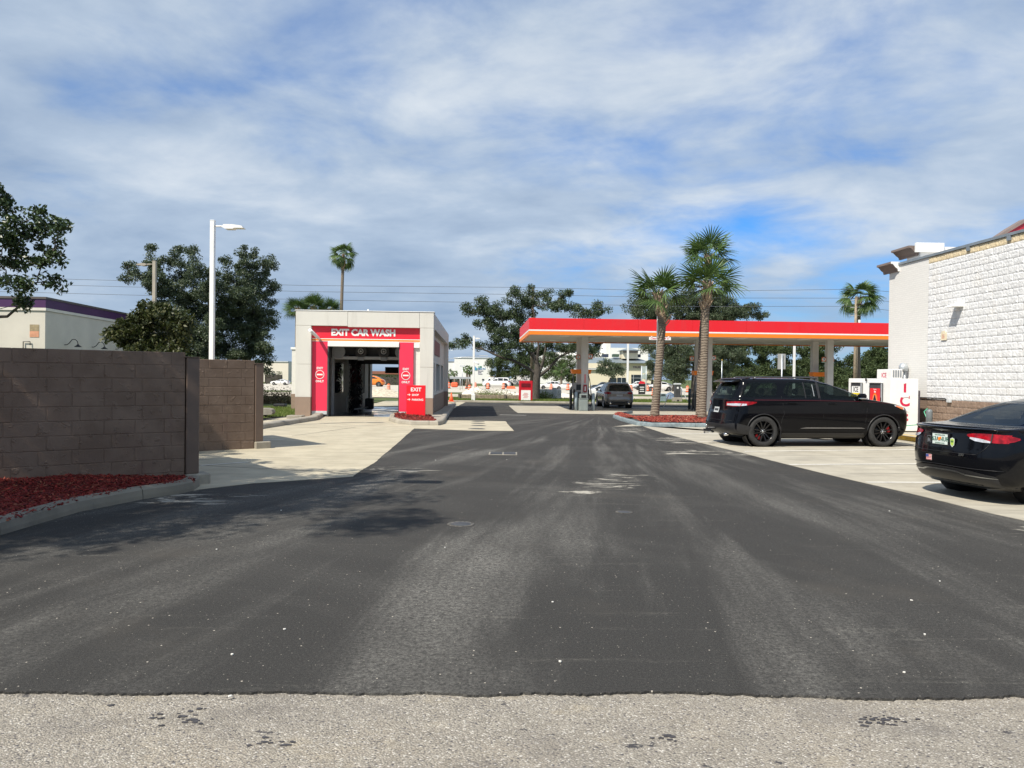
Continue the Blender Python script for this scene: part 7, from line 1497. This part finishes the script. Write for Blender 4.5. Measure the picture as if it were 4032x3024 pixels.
brush(1070, 51, 5.0, 1.0, 'heap of dry cut brush on the lawn between the steel post and the annex', 'dryleaf', 4200)
for x, Y, w, h, l in ((1960, 71, 3.0, .8, 'tall green weeds in front of the sand, left of the red bin'), (1905, 73, 2.2, .7, 'green weeds just right of the white sand heap'), (2140, 69, 1.8, .9, 'spindly weeds right of the oak trunk')): brush(x, Y, w, h, l, 'blade', 900, nm='weed_clump', cat='weeds')
# ------------------------------------------------------------------ palms
def fan_mesh(seed, R=0.95, pet=0.65, seg=24, droop=0.35, spread=2.0, width=0.036):
    r = random.Random(seed); mb = MB(); tip0 = Vector((pet, 0, -0.03 * pet)); mb.tube([(0, 0, 0), (pet * .5, 0, .02), tip0], [.022, .014, .010], 5, 0, False)
    for i in range(seg):
        a = (i / (seg - 1) - .5) * 2 * spread * 0.98; l = R * (0.72 + 0.28 * math.cos(a * 0.62)) * r.uniform(.9, 1.05); ks = 5
        pts = []
        for j in range(ks + 1):
            s = j / ks; rr = l * s; fold = 0.16 * abs(math.sin(a)) * rr; z = tip0.z - fold - droop * l * (s ** 2.4) * (0.6 + .4 * abs(a) / spread) + .015 * math.sin(i * 2.4)
            pts.append(Vector((tip0.x + math.cos(a) * rr * (1 - .12 * s * s), math.sin(a) * rr * .92, z)))
        side = Vector((-math.sin(a), math.cos(a), 0)); o = []
        for j, p in enumerate(pts):
            s = j / ks; w = width * R * (0.25 + 1.5 * min(s * 2.2, 1)) * (1 - max(0, s - .45) / .56) ** .8 + .002; up = Vector((0, 0, w * .35)); o += [p - side * w / 2 + up * ((i % 2) * 2 - 1) * .5, p + side * w / 2 - up * ((i % 2) * 2 - 1) * .5]
        mb.add(o, [(2 * j, 2 * j + 1, 2 * j + 3, 2 * j + 2) for j in range(ks)])
    return mb.mesh('frond', Mt['palmleaf'])
FR = [fan_mesh(i, droop=d) for i, d in enumerate((.10, .18, .28, .42))]; FRW = [fan_mesh(9 + i, .9, .85, 24, d, 1.7, .05) for i, d in enumerate((.6, .8, 1.0))]
def palm(label, trunk, r0, r1, nf, size, boots, group, seed=1, fr=FR, low=-0.75, name='cabbage_palm', up=1.25, dead=0):
    """trunk: list of world points base to crown"""
    r = random.Random(seed); base = Vector(trunk[0]); t = thing(name, label, 'palm tree', base, 0, group); pts = [Vector(q) - base for q in trunk]
    q = []; n_ = len(pts) - 1; rs = []
    for i in range(n_ * 6 + 1):
        s = i / 6; k = min(int(s), n_ - 1); q.append(pts[k].lerp(pts[k + 1], s - k)); f = i / (n_ * 6); rs.append((r0 * (1.25 if i == 0 else (1.08 if i == 1 else 1)) + (r1 - r0) * f) * r.uniform(.97, 1.03))
    q[0] += Vector((0, 0, -.1)); MB().tube(q, rs, 16).build('trunk', Mt['palmbark'], t)
    top = pts[-1]; H = boots
    if boots:
        bm_ = MB(); axis = (pts[-1] - pts[-2]).normalized(); N_ = int(boots * 42)
        for i in range(N_):
            h = -boots * (1 - i / N_); a = i * 2.4; c = top + axis * h; rad = r1 * (1.0 + .45 * math.sin(PI * i / N_)); ln = r.uniform(.20, .36) * (1.1 if size > .9 else .8)
            A = Matrix.Translation(c) @ Matrix.Rotation(a, 4, 'Z') @ Matrix.Rotation(-r.uniform(.75, 1.2), 4, 'Y')
            bm_.add([A @ Vector(v) for v in [(rad * .4, -.075, 0), (rad * .4, .075, 0), (rad + ln * .6, -.05, .01), (rad + ln * .6, .05, .01), (rad + ln, -.02, .0), (rad + ln, .03, .0), (rad * .4, -.06, -.05), (rad * .4, .06, -.05), (rad + ln * .6, -.035, -.03), (rad + ln * .6, .035, -.03)]],
                    [(0, 1, 3, 2), (2, 3, 5, 4), (6, 8, 9, 7), (0, 2, 8, 6), (1, 7, 9, 3), (8, 4, 5, 9), (2, 4, 8), (3, 9, 5)])
        bm_.build('leaf_boots', Mt['boot'], t)
    for i in range(nf):
        f = (i + .5) / nf; el = up + (low - up) * f ** .9 + r.gauss(0, .10); az = i * 2.39996 + r.gauss(0, .2); k = min(len(fr) - 1, int(f * len(fr)))
        o = link('frond', fr[k], t, top + Vector((0, 0, .05 * (1 - f))), scale=size * r.uniform(.88, 1.08)); o.rotation_euler = (Matrix.Rotation(az, 4, 'Z') @ Matrix.Rotation(-el, 4, 'Y') @ Matrix.Rotation(r.gauss(0, .35), 4, 'X')).to_euler()
    return t
def pp(lst): return [P(x, y, Y) for x, y, Y in lst]
GP = 'cabbage palms in the mulch island'
palm('shorter cabbage palm at the left of the mulch island, trunk leaning right', pp([(2577, 1645, 29.6), (2586, 1540, 29.6), (2598, 1400, 29.6), (2607, 1290, 29.6), (2601, 1230, 29.6), (2588, 1172, 29.6)]), .165, .125, 16, .98, 1.15, GP, 1, low=-.10)
palm('cabbage palm with the near trunk, boots and lower crown, beside the black SUV', pp([(2764, 1655, 28.7), (2770, 1500, 28.7), (2774, 1380, 28.7), (2778, 1240, 28.7), (2783, 1180, 28.7), (2790, 1135, 28.7)]), .150, .125, 17, .98, .95, GP, 2, low=-.25)
palm('tallest cabbage palm just behind the near trunk, crown above the others', pp([(2753, 1644, 30.3), (2756, 1500, 30.3), (2766, 1300, 30.3), (2778, 1160, 30.3), (2786, 1060, 30.3), (2788, 1020, 30.3)]), .13, .115, 16, .86, .5, GP, 3, low=.0)
GW = 'slender fan palms on the skyline'
palm('slender tall fan palm rising behind the car wash roof', pp([(1338, 1500, 105), (1344, 1220, 105), (1349, 1080, 105), (1352, 1008, 105)]), .24, .19, 26, 1.30, 2.2, GW, 4, FRW, -.95, 'fan_palm', 1.3)
palm('fan palm above the canopy beside the utility pole and the store corner', pp([(3378, 1500, 72), (3378, 1300, 72), (3384, 1180, 72)]), .22, .17, 24, 1.3, 1.3, GW, 5, FRW, -.7, 'fan_palm', 1.3)
GB = 'bushy palms behind the car wash'
for i, (x, y, s, l) in enumerate(((1172, 1222, .75, 'left of three bushy palm crowns behind the car wash roof'), (1235, 1216, .80, 'middle of three bushy palm crowns behind the car wash roof'), (1300, 1226, .75, 'right of three bushy palm crowns behind the car wash roof'))):
    palm(l, pp([(x - 4, 1500, 54 + i), (x, 1350, 54 + i), (x, y, 54 + i)]), .2, .16, 26, s, .8, GB, 20 + i, FR, -.5, 'bushy_palm', 1.4)
GH = 'small palms across the far road'
for i, (x, y, s, Yq, l) in enumerate(((1839, 1450, .55, 125, 'left of the twin palms in front of the hospital sign'), (1849, 1455, .55, 126, 'right of the twin palms in front of the hospital sign'), (1790, 1466, .5, 150, 'thin young palm left of the twin palms before the hospital'), (1766, 1466, .55, 128, 'dark palm half hidden by the car wash corner'), (2210, 1452, 1.15, 130, 'broad bright fan palm left of the fuel columns beyond the road'))):
    palm(l, pp([(x, 1519, Yq), (x, y + 5, Yq)]), .2, .15, 16, s, 0, GH, 30 + i, FRW if i < 4 else FR, -.6, 'small_palm')
# ------------------------------------------------------------------ utility poles and wires
def upole(x, Y, top, label, arms=True):
    p = P(x, 1500, Y); h = P(x, top, Y).z - zg(Y); t = thing('utility_pole', label, 'utility pole', (p.x, Y, zg(Y)), 0, 'wooden poles carrying the power lines')
    MB().tube([(0, 0, 0), (0, 0, h)], [.17, .11], 10).build('pole', Mt['wood'], t)
    for z in ((h - .35, h - 1.0, h - 1.75) if arms else ()): MB().tube([(-.5, 0, z), (.5, 0, z)], .035, 6).build('insulator_arm', Mt['grey'], t)
    return t
upole(2094, 70.5, 1128, 'weathered utility pole behind the oak trunk'); u2 = upole(3366, 71, 1168, 'utility pole touching the fan palm near the store corner')
MB().tube([(.3, -.1, 7.6), (.3, -.1, 6.9)], .12, 10).build('transformer', Mt['ltgrey'], u2)
WX = [(-900, (1082, 1098, 1122), 70), (0, (1092, 1116, 1148), 70), (1204, (1124, 1148, 1180), 70), (2085, (1132, 1160, 1194), 70.5), (2700, (1147, 1173, 1207), 71), (3366, (1139, 1174, 1206), 71), (3500, (1148, 1187, 1222), 71), (4600, (1180, 1210, 1240), 72)]
for k, l in enumerate(('topmost of the three overhead wires crossing the sky', 'middle one of the three overhead wires crossing the sky', 'lowest of the three overhead wires crossing the sky')):
    MB().tube([P(x, y[k], Y) for x, y, Y in WX], .017, 4).build('power_line', simple('wire_grey', (0.10, 0.11, 0.13), 0.6), label=l, cat='power line', group='overhead wires')
# ------------------------------------------------------------------ verge: timber edge, sand heap, posts
def timber():
    a, b = P(1809, 1500, 66), P(2100, 1500, 66.4); t = thing('timber_edging', 'low retaining edge of grey timbers behind the verge grass', 'retaining wall', (a.x, 66, zg(66) + .04)); L = b.x - a.x
    for i in range(6):
        for j in range(2): MB().bbox(i * L / 6 + .01, (i + 1) * L / 6 - .01, 0 - j * .012, .14, j * .19, j * .19 + .185, .01).build('plank', Mt['wood'], t)
    for x in (0.0, L * .62, L): MB().bbox(x - .09, x + .09, -.12, -.015, 0, .44, .01).build('post', simple('grey_timber_post', (.12, .10, .08), .9), t)
    MB().bbox(-.1, .04, 0, 3.2, 0, .40, .01).build('side_timber', Mt['wood'], t)
timber()
def heap(x, Y, w, h, m, label, nm='sand_heap', cat='sand heap'):
    p = P(x, 1500, Y); mb = MB(); n_, mm = 22, 8; vs = [(0, 0, h)]
    for j in range(1, mm + 1):
        for i in range(n_):
            a = 2 * PI * i / n_; f = j / mm; rr = w / 2 * f * (1 + .2 * noise.noise(Vector((math.cos(a) * 2 + x, math.sin(a) * 2, 0)))); vs.append((rr * math.cos(a), rr * .6 * math.sin(a), h * (1 - f) ** .8 * (1 + .25 * noise.noise(Vector((a * 2, j, x))))))
    fs = [(0, 1 + i, 1 + (i + 1) % n_) for i in range(n_)] + [(1 + j * n_ + i, 1 + (j + 1) * n_ + i, 1 + (j + 1) * n_ + (i + 1) % n_, 1 + j * n_ + (i + 1) % n_) for j in range(mm - 1) for i in range(n_)]
    mb.add(vs, fs, 0, True); return mb.build(nm, m, loc=(p.x, Y, zg(Y)), label=label, cat=cat)
hs = simple('pale_sand', (.68, .63, .54), .95, .12, 3, bump=.6, bs=8)
heap(1873, 77, 3.6, .95, hs, 'heap of white sand behind the white light pole'); heap(1985, 80, 6.0, .55, hs, 'long low heap of pale sand left of the red bin'); heap(2200, 78, 5.5, .45, hs, 'low pale sand heap right of the oak trunk')
heap(1505, 74, 7, .7, simple('rubble_sand', (.50, .44, .34), .95, .3, 4, bump=.8, bs=6), 'heap of sandy rubble seen through the car wash bay')
heap(2640, 72, 1.9, .75, simple('blue_tarp', (.10, .14, .20), .6, .5, 6), 'crumpled dark blue tarp heap left of the air machine', 'tarp_heap', 'tarp')
p = P(2184, 1500, 69); MB().bbox(-.2, .2, 0, .3, 0, 1.05, .02).build('marker_post', Mt['ltgrey'], loc=(p.x, 69, zg(69)), label='squat grey post on the verge right of the oak', cat='post')
p = P(2168, 1500, 70); MB().bbox(-1.2, 1.0, 0, .2, 0, .9, .05).build('plastic_sheet', simple('white_sheet', (.72, .70, .66), .7, .1), loc=(p.x, 70, zg(70)), label='white sheeting standing beside the squat grey post', cat='sheeting')
def yard():
    a = G(2527, 1556); t = thing('yard_sign', 'small black and red yard sign on the verge right of the silver crossover', 'sign', a, .1)
    MB().bbox(-.42, .42, -.03, .03, .12, 1.35, .02).build('board', Mt['blk'], t); MB().prism([(-.42, 1.36), (.42, 1.36), (.30, 1.62), (-.2, 1.68)], 'y', -.03, .03).build('red_top', Mt['red'], t)
    for z, w in ((.95, .28), (.70, .24), (.45, .28)): MB().box(-w, w, -.04, -.031, z - .05, z + .05).build('print_line', Mt['wht'], t)
yard()
def roadsigns():
    t = thing('road_sign', 'pair of tall grey road signs seen from behind before the bank lettering', 'sign', (P(2535, 1500, 118).x, 118, zg(118)))
    k = 118 / FPX / 3.9375
    for x in (-9, 9): MB().tube([(x * k, 0, 0), (x * k, 0, P(2535, 1441, 118).z - zg(118))], .10, 6).build('post', Mt['steel'], t)
    for z0, z1 in ((1470, 1443), (1492, 1474)): MB().bbox(-10 * k, 12 * k, -.08, -.02, P(2535, z0, 118).z - zg(118), P(2535, z1, 118).z - zg(118), .02).build('sign_plate', simple('grey_green_sign', (.30, .36, .34), .5), t)
roadsigns()
def smallsign(x, Y, y0, y1, w, label, m):
    p = P(x, 1500, Y); t = thing('road_sign', label, 'sign', (p.x, Y, zg(Y))); z1 = P(x, y1, Y).z - zg(Y); z0 = P(x, y0, Y).z - zg(Y)
    MB().tube([(0, 0.04, 0), (0, .04, z1)], .05, 6).build('post', Mt['steel'], t); MB().bbox(-w / 2, w / 2, -.02, .02, z0, z1, .01).build('sign_plate', m, t)
smallsign(1812, 112, 1492, 1484, 3.0, 'grey horizontal road sign left of the white light pole', Mt['grey']); smallsign(1820, 120, 1445, 1438, .8, 'thin tall sign post before the twin palms', Mt['ltgrey'])
smallsign(2842, 75, 1420, 1415, .1, 'thin yellow marker pole right of the middle column', Mt['yellow'])
# ------------------------------------------------------------------ far buildings
def wpx(t, x0, x1, y0, y1, Y, m, nm, depth=10, yoff=0.0):
    a, b = P(x0, (y0 + y1) / 2, Y), P(x1, (y0 + y1) / 2, Y); z1 = P((x0 + x1) / 2, y0, Y).z; z0 = P((x0 + x1) / 2, y1, Y).z; o = t.location
    return MB().box(a.x - o.x, b.x - o.x, Y - o.y + yoff, Y - o.y + depth + yoff, z0 - o.z, z1 - o.z).build(nm, m, t)
def hospital():
    Y = 240; t = thing('hospital', 'large plain white hospital building with a blue and green LEE HEALTH sign', 'building', (P(1860, 1500, Y).x, Y, zg(Y)))
    w = simple('hospital_white', (.76, .75, .72), .7, .03, .1)
    q = lambda x, y: (1700 + x / 5.53, 1300 + y / 5.53)
    wpx(t, 1788.6, 1931.5, 1410.5, 1530, Y, w, 'wall', 30); wpx(t, 1690, 1788.4, 1424, 1530, Y, w, 'wall', 30, .3)
    wpx(t, 1787, 1933, 1407.5, 1410.3, Y, Mt['ltgrey'], 'coping', 30, -.2); wpx(t, 1690, 1787, 1422, 1423.8, Y, Mt['grey'], 'coping', 30, .1)
    wpx(t, 1868, 1925, 1405, 1407.4, Y, Mt['grey'], 'roof_unit', 8, 6); wpx(t, 1812, 1856, 1402.8, 1408, Y, Mt['ltgrey'], 'roof_unit', 8, 10)
    wpx(t, 1745, 1835, 1488, 1493, Y, simple('entrance_canopy', (.10, .12, .15), .5), 'entrance_canopy', 3, -3.2); wpx(t, 1770, 1828, 1493, 1512, Y, Mt['glassd'], 'entrance_glass', .2, -.25)
    for x in (1762, 1800, 1829): wpx(t, x, x + 2.5, 1493, 1516, Y, w, 'entrance_column', .6, -3)
    wpx(t, 1898, 1906, 1492, 1497, Y, Mt['glassd'], 'window', .1, -.12); wpx(t, 1900, 1906, 1500, 1508, Y, Mt['glassd'], 'door', .1, -.12)
    k = Y / FPX / 3.9375; o = t.location; g = simple('sign_green', (.06, .30, .20), .5); bl = simple('sign_blue', (.03, .22, .50), .5); gy = simple('sign_grey', (.22, .20, .28), .5)
    def tx(s, x, y, h, m): p = P(x, y, Y); text(s, h * k, m, t, (p.x - o.x, -.05, p.z - o.z), bold=.01 * h * k, depth=.05, align='LEFT')
    tx('LEE', 1882, 1445, 10, g); tx('HEALTH', 1878, 1452.5, 9, bl); tx('Coconut', 1881, 1460, 6, gy); tx('Point', 1882, 1466, 6, gy); tx('Center', 1882, 1472, 6, gy)
    for dx, hh, m in ((0, 16, bl), (4, 12, simple('logo_light_blue', (.10, .42, .72), .5)), (8, 8, g)): wpx(t, 1868 + dx, 1871 + dx, 1458 - hh, 1458, Y, m, 'logo_bar', .1, -.12)
hospital()
def whiteblock():
    Y = 270; t = thing('white_office_building', 'white flat-roofed building rising behind the cream bank', 'building', (P(2450, 1500, Y).x, Y, zg(Y))); w = bpy.data.materials['hospital_white']
    wpx(t, 2404, 2552, 1370, 1520, Y, w, 'wall', 30); wpx(t, 2386, 2403.6, 1344, 1520, Y, w, 'stair_tower', 20, .4); wpx(t, 2093, 2385, 1398, 1520, Y, w, 'wall', 30, 1); wpx(t, 2190, 2385, 1385, 1397.6, Y, w, 'upper_wall', 20, 4)
    for x in (2170, 2200, 2230, 2262): wpx(t, x, x + 16, 1398.5, 1407, Y, Mt['glassd'], 'window', .1, .8)
whiteblock()
def bank():
    Y = 188; t = thing('bank_building', 'cream bank with grey metal hip roofs, a small tower and TRUIST lettering', 'bank', (P(2450, 1500, Y).x, Y, zg(Y)))
    cr = simple('bank_cream', (.70, .63, .47), .75, .03, .1); rf = simple('metal_roof', (.20, .235, .25), .4, .1, .4); dk = simple('dark_unit', (.03, .04, .07), .5)
    o = t.location; k = Y / FPX / 3.9375
    def X(x): return P(x, 1480, Y).x - o.x
    def Z(y, x=2470): return P(x, y, Y).z - o.z
    wpx(t, 2314, 2565, 1431, 1530, Y, cr, 'wall', 22); wpx(t, 2262, 2313.6, 1452, 1530, Y, cr, 'wing_wall', 22, .5)
    def hip(x0, x1, ye, xr0, xr1, yr, y0, y1, nm='roof'):
        ym = (y0 + y1) / 2; v = [(X(x0), y0, Z(ye)), (X(x1), y0, Z(ye)), (X(x1), y1, Z(ye)), (X(x0), y1, Z(ye)), (X(xr0), ym, Z(yr)), (X(xr1), ym, Z(yr))]
        MB().add(v, [(0, 1, 5, 4), (1, 2, 5), (2, 3, 4, 5), (3, 0, 4), (0, 3, 2, 1)]).build(nm, rf, t)
    hip(2384, 2566, 1428.5, 2440, 2530, 1402, -1.2, 24); hip(2256, 2425, 1453, 2345, 2400, 1404, -.5, 23)
    wpx(t, 2400, 2566, 1428.5, 1431.0, Y, Mt['white'], 'fascia_board', 1.0, -1.1); wpx(t, 2256, 2395, 1452.5, 1455, Y, Mt['white'], 'fascia_board', 1.0, -.6)
    wpx(t, 2461, 2521, 1378, 1411, Y, cr, 'tower', 6, 3.5); wpx(t, 2461, 2521, 1379, 1388, Y, simple('tower_band', (.28, .24, .22), .7), 'tower_band', .2, 3.3); hip(2451, 2529, 1378, 2482, 2500, 1366, 2, 11, 'tower_roof')
    wpx(t, 2385, 2408, 1391, 1403, Y, dk, 'roof_unit', 3, 6); wpx(t, 2428, 2452, 1391, 1402, Y, simple('green_unit', (.05, .09, .06), .7), 'roof_unit', 3, 6); wpx(t, 2521.5, 2539, 1392, 1404, Y, dk, 'roof_unit', 3, 6)
    wpx(t, 2485, 2523, 1475.5, 1515, Y, Mt['glassd'], 'shopfront', .2, -.2); wpx(t, 2430, 2463, 1487, 1515, Y, Mt['glassd'], 'shopfront', .2, -.2); wpx(t, 2400, 2426, 1487, 1515, Y, Mt['glassd'], 'shopfront', .2, -.2)
    wpx(t, 2493, 2494.2, 1475.5, 1515, Y, Mt['ltgrey'], 'mullion', .1, -.32); wpx(t, 2485, 2523, 1488, 1489.2, Y, Mt['ltgrey'], 'mullion', .1, -.34); wpx(t, 2446, 2447.5, 1487, 1515, Y, Mt['ltgrey'], 'mullion', .1, -.32)
    wpx(t, 2475, 2565, 1458.8, 1460, Y, simple('shadow_joint', (.45, .40, .30), .8), 'string_course', .06, -.06)
    p = P(2491, 1446, Y); text('TRUIST', 10.5 * k, simple('bank_letter', (.10, .06, .14), .5), t, (p.x - o.x, -.06, p.z - o.z), bold=.012 * 10 * k, depth=.05, align='LEFT', sx=1.12)
bank()
def leftb():
    Y = 215; t = thing('cream_building', 'pale cream building glimpsed between the trees and the car wash annex', 'building', (P(1080, 1500, Y).x, Y, zg(Y)))
    wpx(t, 900, 1135, 1425, 1530, Y, simple('far_cream', (.70, .64, .54), .8, .05, .2), 'wall', 20); wpx(t, 900, 1135, 1421, 1424.7, Y, Mt['ltgrey'], 'coping', 20, -.2); wpx(t, 1068, 1085, 1470, 1500, Y, Mt['glassd'], 'window', .1, -.12)
    t = thing('brown_roofed_building', 'low building with a reddish roof seen through the car wash bay', 'building', (P(1530, 1500, 230).x, 230, zg(230)))
    wpx(t, 1440, 1640, 1474, 1530, 230, simple('far_tan', (.40, .33, .25), .8, .1, .2), 'wall', 20); wpx(t, 1440, 1640, 1462, 1473.6, 230, simple('far_roof', (.25, .10, .06), .8), 'roof', 22, -1)
leftb()
# ------------------------------------------------------------------ lettering becomes mesh
def bake_text():
    bpy.context.view_layer.update(); dg = bpy.context.evaluated_depsgraph_get()
    for o in [o for o in list(COL.objects) if o.type == 'FONT']:
        me = bpy.data.meshes.new_from_object(o.evaluated_get(dg)); me.name = 'lettering'; nm = o.name.split('.')[0]; par = o.parent; loc, rot, sc = o.location.copy(), o.rotation_euler.copy(), o.scale.copy()
        bpy.data.objects.remove(o); link(nm, me, par, loc, rot, scale=sc)
bake_text()
